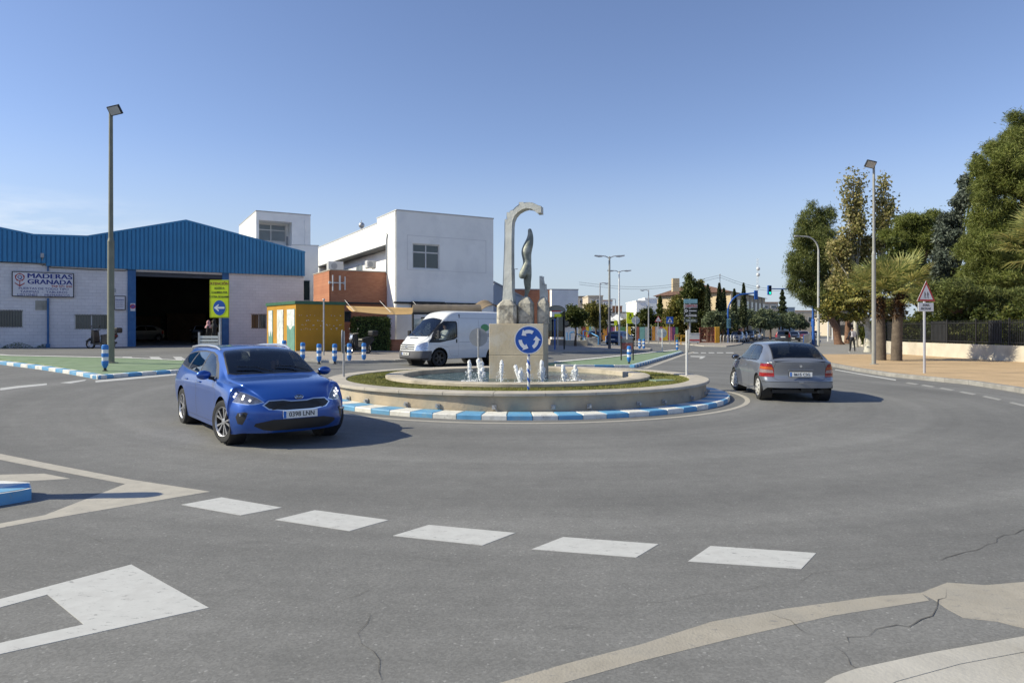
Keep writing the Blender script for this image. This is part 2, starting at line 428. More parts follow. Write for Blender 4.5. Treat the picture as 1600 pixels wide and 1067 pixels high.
def road_grid():
    xs = list(np.arange(-90, 90.1, 2.0)); ys = list(np.arange(-10, 150.1, 2.0))
    mb = MB(); nx = len(xs)
    vs = [(x, y, g(x, y)) for y in ys for x in xs]
    fs = [(j*nx+i, j*nx+i+1, (j+1)*nx+i+1, (j+1)*nx+i) for j in range(len(ys)-1) for i in range(nx-1)]
    mb.add(vs, fs, 0, True)
    return struct(mb.build('road', M_asph))
road_grid()
def far_ground():
    # one sheet reaching the horizon, under the road where the road lies
    mb = MB(); xs = [-3000,-600,-200,-91,-50,0,50,91,200,600,3000]; ys = [-600,-100,-11,40,100,149,200,500,1200,3500]
    def z(x, y):
        inside = abs(x) <= 91 and -11 <= y <= 150
        return -.4 if inside else g(max(-90,min(90,x)), max(-10,min(150,y)))-.12
    nx = len(xs); mb.add([(x, y, z(x,y)) for y in ys for x in xs], [(j*nx+i, j*nx+i+1, (j+1)*nx+i+1, (j+1)*nx+i) for j in range(len(ys)-1) for i in range(nx-1)])
    return struct(mb.build('ground', M_dirt))
far_ground()
def conform(pts, dz, m, name, step=2.0, skirt=0.0, skirt_m=None):
    """a sheet (or slab with vertical edges) that follows the ground"""
    bm = bmesh.new()
    pts = [Vector((p[0], p[1], 0)) for p in pts]
    tri = tessellate_polygon([pts])
    bv = [bm.verts.new(p) for p in pts]
    for t in tri:
        try:
            f = bm.faces.new([bv[i] for i in t])
        except ValueError: pass
    bm.normal_update()
    for f in bm.faces:
        if f.normal.z < 0: f.normal_flip()
    x0, x1 = min(p.x for p in pts), max(p.x for p in pts); y0, y1 = min(p.y for p in pts), max(p.y for p in pts)
    for ax, a, b in ((0, x0, x1), (1, y0, y1)):
        k = math.ceil(a/step)*step
        while k < b:
            no = (1,0,0) if ax == 0 else (0,1,0); co = (k,0,0) if ax == 0 else (0,k,0)
            bmesh.ops.bisect_plane(bm, geom=bm.verts[:]+bm.edges[:]+bm.faces[:], plane_co=co, plane_no=no, dist=1e-5)
            k += step
    for v in bm.verts: v.co.z = g(v.co.x, v.co.y)+dz
    if skirt:
        be = [e for e in bm.edges if len(e.link_faces) == 1]
        r = bmesh.ops.extrude_edge_only(bm, edges=be)
        for e in r['geom']:
            if isinstance(e, bmesh.types.BMVert): e.co.z -= skirt
        for f in bm.faces:
            if abs(f.normal.z) < .5 or f.calc_area() == 0: pass
        bm.normal_update()
        for f in bm.faces:
            if abs(f.normal.z) < .5: f.material_index = 1 if skirt_m else 0
    me = bpy.data.meshes.new(name); bm.to_mesh(me); bm.free()
    me.materials.append(m)
    if skirt_m: me.materials.append(skirt_m)
    o = bpy.data.objects.new(name, me); C.objects.link(o)
    return struct(o)
def gp(l): return [G(a, b) for a, b in l]
def kerb(path, w, h, seg, mats, name='kerb', joint=.004, sink=.1, side=1):
    """row of kerb stones following a ground path; stones lie to the 'side' (+1 left) of the path"""
    P2 = [Vector((p[0], p[1])) for p in path]
    d = [0]
    for i in range(1, len(P2)): d.append(d[-1]+(P2[i]-P2[i-1]).length)
    def at(s):
        for i in range(1, len(d)):
            if s <= d[i] or i == len(d)-1:
                t = (s-d[i-1])/max(1e-6, d[i]-d[i-1]); return P2[i-1].lerp(P2[i], t)
    mb = MB(); n = max(1, round(d[-1]/seg)); L = d[-1]/n
    for k in range(n):
        a, b = at(k*L+joint), at((k+1)*L-joint)
        t0 = (at(min(d[-1], k*L+.05))-at(max(0, k*L-.05))).normalized(); t1 = (at(min(d[-1], (k+1)*L+.05))-at(max(0, (k+1)*L-.05))).normalized()
        n0 = Vector((-t0.y, t0.x))*side*w; n1 = Vector((-t1.y, t1.x))*side*w
        c = [a, b, b+n1, a+n0]
        if side < 0: c = [a, a+n0, b+n1, b]
        q = .02
        mid = sum(c, Vector((0,0)))/4
        top = [p+(mid-p).normalized()*q for p in c]
        vs = [(p.x, p.y, g(p.x, p.y)-sink) for p in c]+[(p.x, p.y, g(p.x, p.y)+h-q) for p in c]+[(p.x, p.y, g(p.x, p.y)+h) for p in top]
        fs = []
        for i in range(4):
            j = (i+1) % 4; fs += [(i, j, 4+j, 4+i), (4+i, 4+j, 8+j, 8+i)]
        fs.append((8, 9, 10, 11))
        mb.add(vs, fs, k % len(mats))
    return struct(mb.build(name, mats))

# ---- right pavement (tan pavers near, grey tiles beyond)
SD = Vector((.417, .909))                 # direction of the far street
kline = [(1700,631),(1600,612.5),(1525,601),(1462,595),(1397,588),(1340,579),(1295,570),(1272,562),(1258,553)]
kpts = [G(*p) for p in kline]
kfar = [Vector((26.4+SD.x*t, 61+SD.y*t, 0)) for t in (0, 20, 40, 65)]
edge = [Vector((40, kpts[0].y-3, 0)), Vector((kpts[0].x+4, kpts[0].y-1.0, 0))]+kpts
split = 44.5
tan = edge+[Vector((kpts[-1].x+.5*(kpts[-1].x-kpts[-2].x)*.2, split, 0)), Vector((40, split, 0))]
# keep only the path points nearer than the change of paving
near = [p for p in edge if p.y < split]
e2 = kpts[-1]
tan = near+[Vector((near[-1].x+(e2.x-near[-1].x)*(split-near[-1].y)/max(.1, e2.y-near[-1].y) if e2.y > split else near[-1].x+.2, split, 0)), Vector((40, split, 0))]
conform(tan, .12, M_tanpave, 'pavement', skirt=.2, skirt_m=M_kerbstone)
cut = tan[-2]
farp = [p for p in kpts if p.y > split]
gpoly = [Vector((cut.x, split+.01, 0))]+farp+kfar+[kfar[-1]+Vector((14, -3, 0)), Vector((40, split+.01, 0))]
conform(gpoly, .12, M_greypave, 'pavement', skirt=.2, skirt_m=M_kerbstone)
kp = near+[cut]+farp+kfar
M_granite = mat('granite_kerb', (.26,.25,.235), .8, var=.15, vs=4, bump=.3, bs=40, mottled=(.33,.32,.30), mscale=2)
kerb([(p.x, p.y) for p in kp], .22, .135, .95, [M_granite], side=-1 if False else 1)
# dark manhole and the white stones round the palms
# ---- bottom right: flush tan strip, concrete slab, kerb and pavement
conform(gp([(780,1067),(887,1036),(1000,1007),(1112,971),(1225,951),(1300,941),(1375,931),(1439,926),(1452,938),(1300,962),(1150,996),(1000,1033),(880,1067),(800,1100),(700,1100)]), .0015, M_strip, 'kerb_strip', skirt=.02)
conform(gp([(1439,926),(1480,910),(1540,914),(1600,909),(1660,905),(1660,985),(1600,981),(1560,971),(1506,965),(1478,950),(1462,938)]), .0015, M_strip, 'kerb_strip', skirt=.02)
conform(gp([(1240,1110),(1303,1067),(1337,1055),(1450,1030),(1600,1003),(1700,985),(1700,1010),(1600,1028),(1500,1047),(1400,1075),(1340,1110)]), .035, M_kerbstone, 'kerb', skirt=.1)
conform(gp([(1335,1108),(1398,1072),(1500,1044),(1600,1025),(1700,1007),(1900,1300),(1300,1300)]), .032, M_kerbstone, 'pavement', skirt=.1)
# ---- markings
M_faint = mat('faded_road_paint', (.31,.305,.29), .8, var=.08, vs=7, wear=(.22,.22,.21,.54))
def mark(pts, m=None, name='road_marking', dz=.0028): return conform(gp(pts), dz, m or M_mark, name, skirt=.02)
mark([(283,788.5),(346,777),(440,793),(376,805)])
mark([(430,812),(492,797),(607,812.5),(546,829.5)])
mark([(614,837),(670,820),(805,832.5),(754,852)])
mark([(831,858),(880,839),(1029,850),(994,871)])
mark([(1075,877),(1110,853),(1275.6,864),(1252,889)])
mark([(-60,955),(0,936),(205,882),(326,949.5),(0,1022),(-80,1040),(-80,1024),(0,1004.6),(130.6,975.6),(74,929),(0,949),(-80,972)])
mark([(-80,691),(0,709),(203,749),(328,768),(58,814),(0,825),(-80,838),(-80,830),(0,818),(69,805),(196,756),(0,718),(-80,700)], M_markcream)
mark([(-60,741),(0,741.6),(69,740),(110,748),(0,754),(-60,757)], M_markcream)
CX, CY = .15, 18.7
def arc(r, a0, a1, n): return [(CX+r*math.cos(R(a0+(a1-a0)*i/n)), CY+r*math.sin(R(a0+(a1-a0)*i/n))) for i in range(n+1)]
conform(arc(6.02, -200, 70, 80)+arc(5.9, 70, -200, 80), .003, M_markcream, 'road_marking', skirt=.02)
mark([(0,606.5),(28,603),(73,599),(73,601.5),(30,606),(0,610)])
mark([(94,598),(122,594.5),(135,593),(132,595),(110,599)])
mark([(149,594.5),(200,590),(275,583.5),(275,586),(200,593),(149,597.5)])
# zebra by the warehouse
for a, b in ((191,213),(233,256),(270,291)): mark([(a,557.5),(b-8,557.5),(b,562.5),(a+6,562.5)])
# right of the central island and on the pavement side
mark([(1004,575.5),(1066,553.5),(1084,549.5),(1086,550.8),(1070,554.5),(1012,575.5)], M_markcream)
mark([(1079,556),(1103,556.6),(1097,560.5),(1092,560.5),(1095,558),(1079,557.4)])
for a, b in ((1083,1091),(1095,1103),(1107,1116),(1120,1130),(1134,1146)): mark([(a,550.6),(b,550.6),(b+.5,551.8),(a+.5,551.8)])
mark([(1305,577),(1345,584),(1400,593),(1400,594.5),(1345,585.2),(1305,578)])
for (a, b, c, d) in ((1420,597.5,1436,599.8),(1444,601,1462,603.8),(1472,605.6,1492,609),(1504,611.4,1526,615.6),(1540,618.4,1566,624),(1582,628,1612,635)):
    mark([(a,b),(c,d),(c-5,d+1.2),(a-5,b+1.2)], M_faint)
mark([(1240,556),(1258,554.5),(1262,556),(1244,557.4)])
# cracks: thin jagged dark strips
M_crack = mat('crack', (.085,.08,.075), .95, var=.2)
rg = random.Random(3)
def crack(pts, w=.02):
    Q = gp(pts); mb = MB(); L = []; 
    for i in range(len(Q)-1):
        n_ = max(2, int((Q[i+1]-Q[i]).length/.12))
        for k in range(n_): L.append(Q[i].lerp(Q[i+1], k/n_)+Vector((rg.uniform(-.035,.035), rg.uniform(-.035,.035), 0)))
    L.append(Q[-1]); vs = []
    for i, p in enumerate(L):
        t = (L[min(i+1, len(L)-1)]-L[max(i-1, 0)]); t.z = 0; t.normalize(); nn = Vector((-t.y, t.x, 0))
        ww = w*.28*rg.uniform(.15, .9)*(1 if 0 < i < len(L)-1 else .1)
        for s_ in (-1, 1): q = p+nn*s_*ww*.5; vs.append((q.x, q.y, g(q.x, q.y)+.0042))
    fs = [(2*i, 2*i+1, 2*i+3, 2*i+2) for i in range(len(L)-1)]
    struct(mb.add(vs, fs).build('crack', M_crack))
crack([(1640,808),(1600,825),(1560,842),(1510,864),(1468,877)], .03)
crack([(1478,924),(1465,940),(1450,960),(1420,976),(1380,985),(1330,998),(1300,1006)], .03)
crack([(1000,942),(1150,925),(1250,905),(1300,893),(1400,880)], .012)
crack([(1300,1006),(1330,1030),(1350,1050)], .02)
crack([(590,1067),(596,1048),(578,1015),(556,1000),(574,972),(570,955)], .018)
crack([(515,948),(560,930),(575,920)], .012)
crack([(610,865),(680,873),(750,883)], .008)
crack([(60,817),(85,822),(150,842),(190,865),(250,885)], .010)
crack([(1200,953),(1236,971),(1262,990)], .02)

# ---- traffic islands painted green with blue and white kerbs
li = [(-120,553),(-60,557),(0,561),(60,568),(110,577),(155,588),(160,588),(200,583),(240,580),(285,576.5),(330,572),(330,568),(284,566),(197,562),(100,560),(17,558.5),(-60,555),(-120,553)]
conform(gp([(-200,560),(0,563),(60,570),(110,578.5),(158,590),(200,585.5),(240,582),(330,573.5),(400,568),(330,567.5),(284,566),(197,562),(100,560),(17,558),(-120,553)]), .07, M_green, 'traffic_island', skirt=.15)
kerb([(p.x, p.y) for p in gp([(-220,557),(-100,562.5),(0,569.5),(60,577),(105,584),(152,592.5)])], .26, .11, .52, [M_kwhite, M_kblue])
kerb([(p.x, p.y) for p in gp([(154,592.5),(220,587),(285,582.6),(340,577),(400,571)])], .26, .11, .52, [M_kblue, M_kwhite])
conform(gp([(0,556.5),(17,558),(100,559.6),(197,561.6),(284,565.6),(284,566.4),(197,562.6),(100,560.6),(17,559),(0,558)]), .085, M_kwhite, 'road_marking')
# long island right of the fountain
conform(gp([(850,572.5),(990,573.5),(1066,551),(1062,549),(1000,555),(940,562),(866,569),(830,571)]), .09, M_green, 'traffic_island', skirt=.15)
kerb([(p.x, p.y) for p in gp([(991,574.5),(1010,569),(1040,560),(1067,551.5)])], .2, .125, .36, [M_kblue, M_kwhite])
kerb([(p.x, p.y) for p in gp([(868,573.4),(990,574.2)])], .2, .11, .9, [M_kwhite, M_kwhite, M_kblue])
conform(gp([(866,568.2),(940,561.4),(1000,554.6),(1062,548.4),(1062,549.2),(1000,555.6),(940,562.8),(866,570)]), .115, M_kwhite, 'road_marking')
# blue kerb nose at the left edge
nose = [G(49,781), G(30,785), G(-60,800), G(-200,830), G(-200,778), G(-60,770), G(5,768.5), G(46,771)]
conform([(p.x, p.y) for p in nose], .12, mat('nose_white', (.7,.7,.68), .7, var=.08, vs=5), 'traffic_island', skirt=.16, skirt_m=M_kblue)
conform([(p.x, p.y) for p in gp([(46,780),(30,784),(-60,799),(-60,791),(0,781),(44,772.5)])], .125, M_kblue, 'traffic_island')
# pavement in front of the brick building and the kiosk
conform(gp([(330,556),(425,562),(472,564),(530,567.5),(620,565.5),(700,560),(785,556),(785,535),(700,532),(560,530),(420,540)]), .10, M_sidepave, 'pavement', skirt=.2, skirt_m=M_kerbstone)
kerb([(p.x, p.y) for p in gp([(330,556.5),(425,562.6),(472,564.6),(530,568),(620,566),(700,560.5),(785,556.5)])], .2, .11, 1.0, [M_kerbstone])
conform(gp([(800,552),(862,552.2),(950,549.2),(1015,548.6),(1018,545.8),(1004,543.5),(950,540),(905,538),(862,536),(800,535)]), .10, M_sidepave, 'pavement', skirt=.2, skirt_m=M_kerbstone)
# pavement before the school fence
conform(gp([(905,536.2),(1000,536),(1060,537.6),(1100,541.5),(1135,542),(1150,540),(1160,538),(1160,531),(1060,531),(905,531)]), .10, M_sidepave, 'pavement', skirt=.2, skirt_m=M_kerbstone)
# ------------------------------------------------------------------ vehicles
def mono(xs, ys, q):
    """monotone cubic interpolation"""
    xs = np.array(xs, float); ys = np.array(ys, float); q = np.clip(q, xs[0], xs[-1])
    h = np.diff(xs); d = np.diff(ys)/h; m = np.zeros(len(xs)); m[0] = d[0]; m[-1] = d[-1]
    for i in range(1, len(xs)-1):
        if d[i-1]*d[i] > 0: w1 = 2*h[i]+h[i-1]; w2 = h[i]+2*h[i-1]; m[i] = (w1+w2)/(w1/d[i-1]+w2/d[i])
    i = np.clip(np.searchsorted(xs, q)-1, 0, len(h)-1); t = (q-xs[i])/h[i]
    return (2*t**3-3*t**2+1)*ys[i]+(t**3-2*t**2+t)*h[i]*m[i]+(-2*t**3+3*t**2)*ys[i+1]+(t**3-t**2)*h[i]*m[i+1]
def inpoly(p, poly):
    c = False; n = len(poly); j = n-1
    for i in range(n):
        if (poly[i][1] > p[1]) != (poly[j][1] > p[1]) and p[0] < (poly[j][0]-poly[i][0])*(p[1]-poly[i][1])/(poly[j][1]-poly[i][1])+poly[i][0]: c = not c
        j = i
    return c
def inset(poly, d):
    """shrink (d > 0) or grow (d < 0) a polygon"""
    n = len(poly); area = sum(poly[i][0]*poly[(i+1)%n][1]-poly[(i+1)%n][0]*poly[i][1] for i in range(n)); s = 1 if area > 0 else -1
    out = []
    for i in range(n):
        p0, p1, p2 = Vector(poly[i-1]), Vector(poly[i]), Vector(poly[(i+1)%n])
        a = (p1-p0).normalized(); b = (p2-p1).normalized()
        n1 = Vector((-a.y, a.x))*s; n2 = Vector((-b.y, b.x))*s; m = n1+n2
        if m.length < 1e-4: m = n1
        m.normalize(); k = d/max(.35, m.dot(n1)); out.append((p1.x+m.x*k, p1.y+m.y*k))
    return out
def circ(cx, cz, r, n=22): return [(cx+r*math.cos(2*PI*k/n), cz+r*math.sin(2*PI*k/n)) for k in range(n)]
def shell(S):
    """one closed body surface from tables along the length; x forward, y left"""
    X = S['x']; xs = []
    n = S.get('nx', 58)
    for i in range(n+1): xs.append(X[0]+(X[-1]-X[0])*i/n)
    xs += list(S.get('extra', [])); xs = np.array(sorted(set(round(v, 4) for v in xs)))
    T = {k: mono(X, S[k], xs) for k in ('zb', 'wl', 'wm', 'zs', 'ws', 'zt', 'wt')}
    rows = []
    n1, n2, n3, n4 = 11, 7, 4, 7
    crown = S.get('crown', .05)
    for i, x in enumerate(xs):
        zb, wl, wm, zs, ws, zt, wt = [float(T[k][i]) for k in ('zb','wl','wm','zs','ws','zt','wt')]
        pts = []
        zm = zb+.55*(zs-zb)
        for k in range(n1+1):
            t = k/n1; z = zb+(zs-zb)*t
            tm = (zm-zb)/(zs-zb)
            if t < tm: u = t/tm; w = wl+(wm-wl)*(1-(1-u)**2.2)
            else: u = (t-tm)/(1-tm); w = wm+(ws-wm)*u**2.0
            w += S.get('crease', 0)*math.exp(-((z-S.get('crease_z', .75))/.035)**2)
            pts.append((w, z))
        rr = min(S.get('rr', .07), max(.012, (zt-zs)*.45)); g0 = S.get('ledge', .02)*min(1, (zt-zs)/.2)
        zt_ = zt-rr
        for k in range(1, n2+1):
            t = k/n2; w = (ws-g0)+(wt-(ws-g0))*(t**1.15); pts.append((w+S.get('bulge', .02)*math.sin(PI*t)*min(1, (zt-zs)/.3), zs+.008+(zt_-zs-.008)*t))
        wend = max(.02, wt-rr*1.3); ye = zt-.0
        for k in range(1, n3+1):
            t = k/n3; a = (1-t)**2; b = 2*t*(1-t); c = t*t
            pts.append((a*wt+b*(wt-rr*.25)+c*wend, a*zt_+b*(zt-rr*.12)+c*ye))
        for k in range(1, n4+1):
            t = k/n4; w = wend*(1-t); pts.append((w, ye+crown*(1-(w/max(wend, .01))**2)*min(1, .35+(zt-zs)*1.0)))
        rows.append(pts)
    m = len(rows[0])
    bm = bmesh.new()
    V = []
    for i, pts in enumerate(rows):
        L = [bm.verts.new((xs[i], w, z)) for w, z in pts]; Rr = [bm.verts.new((xs[i], -w, z)) for w, z in pts[:-1]]+[L[-1]]
        V.append((L, Rr))
    for i in range(len(rows)-1):
        for k in range(m-1):
            a, b = V[i][0], V[i+1][0]; bm.faces.new([v for v in (a[k], a[k+1], b[k+1], b[k])])
            a, b = V[i][1], V[i+1][1]; bm.faces.new([v for v in (a[k+1], a[k], b[k], b[k+1])])
    # end caps
    nc = 22
    for end in (0, -1):
        L, Rr = V[end]; x = xs[end]; grid = []
        for k in range(m-1):
            w, z = rows[end][k]
            row = [L[k]]+[bm.verts.new((x, w*(1-2*j/nc), z)) for j in range(1, nc)]+[Rr[k]]
            grid.append(row)
        zt_row = grid[-1]
        # rows above the roof edge are nearly flat: drop them onto the last wide row
        for k in range(m-2):
            for j in range(nc):
                q = [grid[k][j], grid[k+1][j], grid[k+1][j+1], grid[k][j+1]]
                bm.faces.new(q if end == 0 else list(reversed(q)))
        top = L[-1]
        for j in range(nc):
            q = [grid[-1][j], top, grid[-1][j+1]]
            bm.faces.new(q if end == 0 else list(reversed(q)))
    bm.faces.ensure_lookup_table()
    # warp the ends: lean of nose and tail with height, rounding in plan
    xf0, xf1 = S['front_from'], X[-1]; xr0, xr1 = S['rear_from'], X[0]
    for v in bm.verts:
        x, y, z = v.co; dx = 0; W = S['W']
        if x > xf0:
            t = (x-xf0)/(xf1-xf0); w = t*t*(3-2*t)
            dx += w*(float(mono(S['fz'], S['fx'], z))-S['fplan']*(abs(y)/W)**S.get('fpow', 2.6))
        if x < xr0:
            t = (xr0-x)/(xr0-xr1); w = t*t*(3-2*t)
            dx += w*(float(mono(S['rz'], S['rx'], z))+S['rplan']*(abs(y)/W)**S.get('rpow', 3))
        v.co.x = x+dx
    bmesh.ops.remove_doubles(bm, verts=bm.verts, dist=.0004)
    bmesh.ops.recalc_face_normals(bm, faces=bm.faces)
    bm.normal_update()
    return bm
def cut(bm, poly, view, cond, mi, bevel=None):
    """cut a polygon drawn in side ('s': x,z), front ('f': y,z) or plan ('t': x,y) view into the surface; faces inside get material class mi"""
    ia, ib = {'s': (0, 2), 'f': (1, 2), 't': (0, 1)}[view]
    a0, a1 = min(p[0] for p in poly)-.01, max(p[0] for p in poly)+.01; b0, b1 = min(p[1] for p in poly)-.01, max(p[1] for p in poly)+.01
    def near(f):
        c = [v.co for v in f.verts]
        return max(q[ia] for q in c) >= a0 and min(q[ia] for q in c) <= a1 and max(q[ib] for q in c) >= b0 and min(q[ib] for q in c) <= b1 and cond(f)
    n = len(poly)
    for i in range(n):
        p, q = poly[i], poly[(i+1)%n]
        # only faces near this edge
        e0, e1 = min(p[0], q[0])-.004, max(p[0], q[0])+.004; h0, h1 = min(p[1], q[1])-.004, max(p[1], q[1])+.004
        fs = []
        for f in bm.faces:
            c = [v.co for v in f.verts]
            if max(w[ia] for w in c) >= e0 and min(w[ia] for w in c) <= e1 and max(w[ib] for w in c) >= h0 and min(w[ib] for w in c) <= h1 and cond(f): fs.append(f)
        if not fs: continue
        co = [0, 0, 0]; no = [0, 0, 0]; co[ia], co[ib] = p; d = Vector((q[0]-p[0], q[1]-p[1]))
        if d.length < 1e-6: continue
        no[ia], no[ib] = -d.y, d.x
        geom = set(fs)
        for f in fs: geom.update(f.verts); geom.update(f.edges)
        bmesh.ops.bisect_plane(bm, geom=list(geom), dist=1e-5, plane_co=co, plane_no=no)
    for f in bm.faces:
        if not cond(f): continue
        c = f.calc_center_median()
        if a0 <= c[ia] <= a1 and b0 <= c[ib] <= b1 and inpoly((c[ia], c[ib]), poly):
            if callable(mi): f.material_index = mi(f.material_index)
            else: f.material_index = mi
M_tyre = mat('tyre_rubber', (.022,.022,.023), .85, var=.2, vs=10, bump=.2, bs=80)
M_rim = mat('alloy', (.50,.50,.52), .35, .8, var=.08, vs=8)
M_rimdark = mat('rim_dark', (.06,.055,.05), .5, .3, var=.15)
M_chrome = mat('chrome', (.75,.75,.77), .15, 1, var=.03)
M_trim = mat('black_trim', (.018,.018,.02), .45, var=.15, vs=8)
M_cabin = mat('cabin_fabric', (.03,.03,.033), .85, var=.2, vs=6)
M_plate = mat('number_plate', (.78,.78,.76), .45, var=.03)
M_glass = glassmat('car_glass', (.68,.73,.73), .55)
M_glassdark = glassmat('privacy_glass', (.10,.12,.12), .75)
M_lamp = glassmat('lamp_cover', (.75,.78,.8), .6)
M_lamplit = mat('headlamp_reflector', (.62,.63,.65), .2, .9, var=.2, vs=25)
M_lamphouse = mat('headlamp_housing', (.20,.20,.22), .14, .7, var=.5, vs=16, coat=.6)
M_led = bpy.data.materials.new('lit_lamp'); M_led.use_nodes = True
_b = M_led.node_tree.nodes['Principled BSDF']; _b.inputs['Emission Color'].default_value = (1,.97,.9,1); _b.inputs['Emission Strength'].default_value = 1.3; _b.inputs['Base Color'].default_value = (.9,.9,.9,1)
M_tail = mat('tail_lamp_red', (.26,.010,.012), .18, var=.25, vs=20, coat=.6)
M_amber = mat('tail_lamp_amber', (.42,.10,.02), .2, var=.1, coat=.5)
def carpaint(name, col, flake=.35, rough=.32, dust=(.3,.28,.25)):
    m = mat(name, col, rough, flake, var=.05, vs=2, coat=.8, inside=(.02,.02,.02))
    return m
def split_shell(bm, classes, parent, body_name='body'):
    """classes: material class -> (object name, [materials], split into islands?)"""
    bm.normal_update()
    nrm = {}
    for v in bm.verts: nrm[v.index] = v.normal.copy()
    bm.verts.index_update(); nrm = [v.normal.copy() for v in bm.verts]
    bm.verts.ensure_lookup_table()
    groups = {}
    for f in bm.faces:
        key = classes.get(f.material_index)
        if key is None: continue
        groups.setdefault(key[0] if not key[2] else (key[0], f.material_index), []).append(f)
    made = {}
    for gk, faces in groups.items():
        isl = classes[faces[0].material_index][2]
        sets = []
        if isl:
            todo = set(faces)
            while todo:
                st = [todo.pop()]; cur = [st[0]]
                while st:
                    f = st.pop()
                    for v in f.verts:
                        for g2 in v.link_faces:
                            if g2 in todo: todo.remove(g2); st.append(g2); cur.append(g2)
                if sum(f.calc_area() for f in cur) > .0015: sets.append(cur)
        else: sets = [faces]
        for fs in sets:
            vm = {}; vs = []; ns = []; out = []; mi = []
            mats_all = []
            for f in fs:
                m_ = classes[f.material_index][1]
                if m_ not in mats_all: mats_all.append(m_)
                mi.append(mats_all.index(m_)); idx = []
                for v in f.verts:
                    if v.index not in vm: vm[v.index] = len(vs); vs.append(tuple(v.co)); ns.append(tuple(nrm[v.index]))
                    idx.append(vm[v.index])
                out.append(idx)
            name = classes[fs[0].material_index][0]
            me = bpy.data.meshes.new(name); me.from_pydata(vs, [], out)
            for m_ in mats_all: me.materials.append(m_)
            me.polygons.foreach_set('material_index', mi); me.polygons.foreach_set('use_smooth', [True]*len(out)); me.update()
            me.normals_split_custom_set_from_vertices(ns)
            o = bpy.data.objects.new(name, me); C.objects.link(o); o.parent = parent
            made.setdefault(name, []).append(o)
    bm.free()
    return made
def wheel(parent, pos, r, w, side, style, steer=0, name='wheel'):
    """tyre with a rim as its child; side +1 = left of the car"""
    e = MB(); M = Matrix.Translation((0,0,0))@Matrix.Rotation(R(90)*side*-1, 4, 'X')   # local z -> outward
    if side > 0: M = Matrix.Rotation(R(-90), 4, 'X')
    else: M = Matrix.Rotation(R(90), 4, 'X')
    ri = r*.68
    e.lathe([(ri, w*.42), (r*.80, w*.5), (r*.93, w*.48), (r*.985, w*.40), (r, w*.25), (r, -w*.25), (r*.985, -w*.40), (r*.93, -w*.48), (r*.8, -w*.5), (ri, -w*.42)], 40, M, 0, closed=True)
    t = e.build(name, M_tyre, parent, pos); t.rotation_euler = (0, 0, steer)
    q = MB()
    q.lathe([(ri*1.0, w*.42), (ri*.95, w*.40), (ri*.93, w*.1), (ri*.9, -w*.3), (.02, -w*.3)], 32, M, 1)
    q.lathe([(ri*1.02, w*.43), (ri*1.0, w*.47), (ri*.96, w*.44), (ri*.93, w*.36)], 36, M, 0)
    zf = w*.36
    def P3(a, rad, z): return M@Vector((rad*math.cos(a), rad*math.sin(a), z))
    if style == 'spokes':
        for k in range(5):
            for s_ in (-1, 1):
                a0 = 2*PI*k/5+s_*.17; a1 = 2*PI*k/5+s_*.24
                h0, h1 = .19, .085
                vs = [P3(a0-s_*.05-h0*.9, ri*.20, zf), P3(a0-s_*.05+h0*.9, ri*.20, zf), P3(a1+h1, ri*.95, zf+w*.05), P3(a1-h1, ri*.95, zf+w*.05)]
                vs += [M@((M.inverted()@v)-Vector((0,0,.03))) for v in vs]
                q.add(vs, [(0,1,2,3),(4,7,6,5),(0,4,5,1),(1,5,6,2),(2,6,7,3),(3,7,4,0)], 0)
        q.lathe([(ri*.22, zf-.02), (ri*.22, zf+.004), (ri*.1, zf+.01), (.0, zf+.01)], 20, M, 0)
    elif style == 'cap':
        # wheel cover with a ring of slots
        q.lathe([(ri*.97, zf+.012), (ri*.9, zf+.022), (ri*.5, zf+.03), (ri*.2, zf+.034), (0, zf+.034)], 36, M, 2)
        for k in range(9):
            a = 2*PI*k/9
            for (r0, r1, da) in ((.62, .84, .16),):
                vs = [P3(a-da*.6, ri*r0, zf+.034), P3(a+da*.6, ri*r0, zf+.034), P3(a+da, ri*r1, zf+.03), P3(a-da, ri*r1, zf+.03)]
                q.add(vs, [(0,1,2,3)], 1)
        q.lathe([(ri*.16, zf+.034), (ri*.15, zf+.042), (0, zf+.042)], 16, M, 0)
    else:
        q.lathe([(ri*.6, zf-.05), (ri*.55, zf-.02), (ri*.45, zf), (ri*.2, zf+.0), (ri*.18, zf+.03), (0, zf+.03)], 24, M, 0)
        for k in range(6):
            a = 2*PI*k/6; vs = [P3(a-.2, ri*.5, zf-.01), P3(a+.2, ri*.5, zf-.01), P3(a+.14, ri*.94, zf), P3(a-.14, ri*.94, zf)]
            q.add(vs, [(0,1,2,3)], 0)
    ro = q.build('rim', [M_rim if style != 'dark' else M_rimdark, M_rimdark, M_rimcap], t)
    return t
M_rimcap = mat('wheel_cover', (.58,.57,.54), .4, .2, var=.1, vs=12)
def seats(parent, xf, xr, zf, w=.38, n_rear=3, top=None, col=None):
    col = col or M_cabin
    for x, ys in ((xf, (-.37, .37)), (xr, (-.42, 0, .42)[:n_rear] if n_rear == 3 else (-.38, .38))):
        for y in ys:
            b = MB(); b.box((x, y, zf+.28), (.5, w*1.15, .16)); b.box((x-.28, y, zf+.6), (.16, w*1.1, .62), rot=Matrix.Rotation(R(-12), 3, 'Y'))
            b.box((x-.36, y, zf+1.0), (.10, .26, .17), rot=Matrix.Rotation(R(-8), 3, 'Y'))
            b.build('seat', col, parent, bev=.04, segs=2)
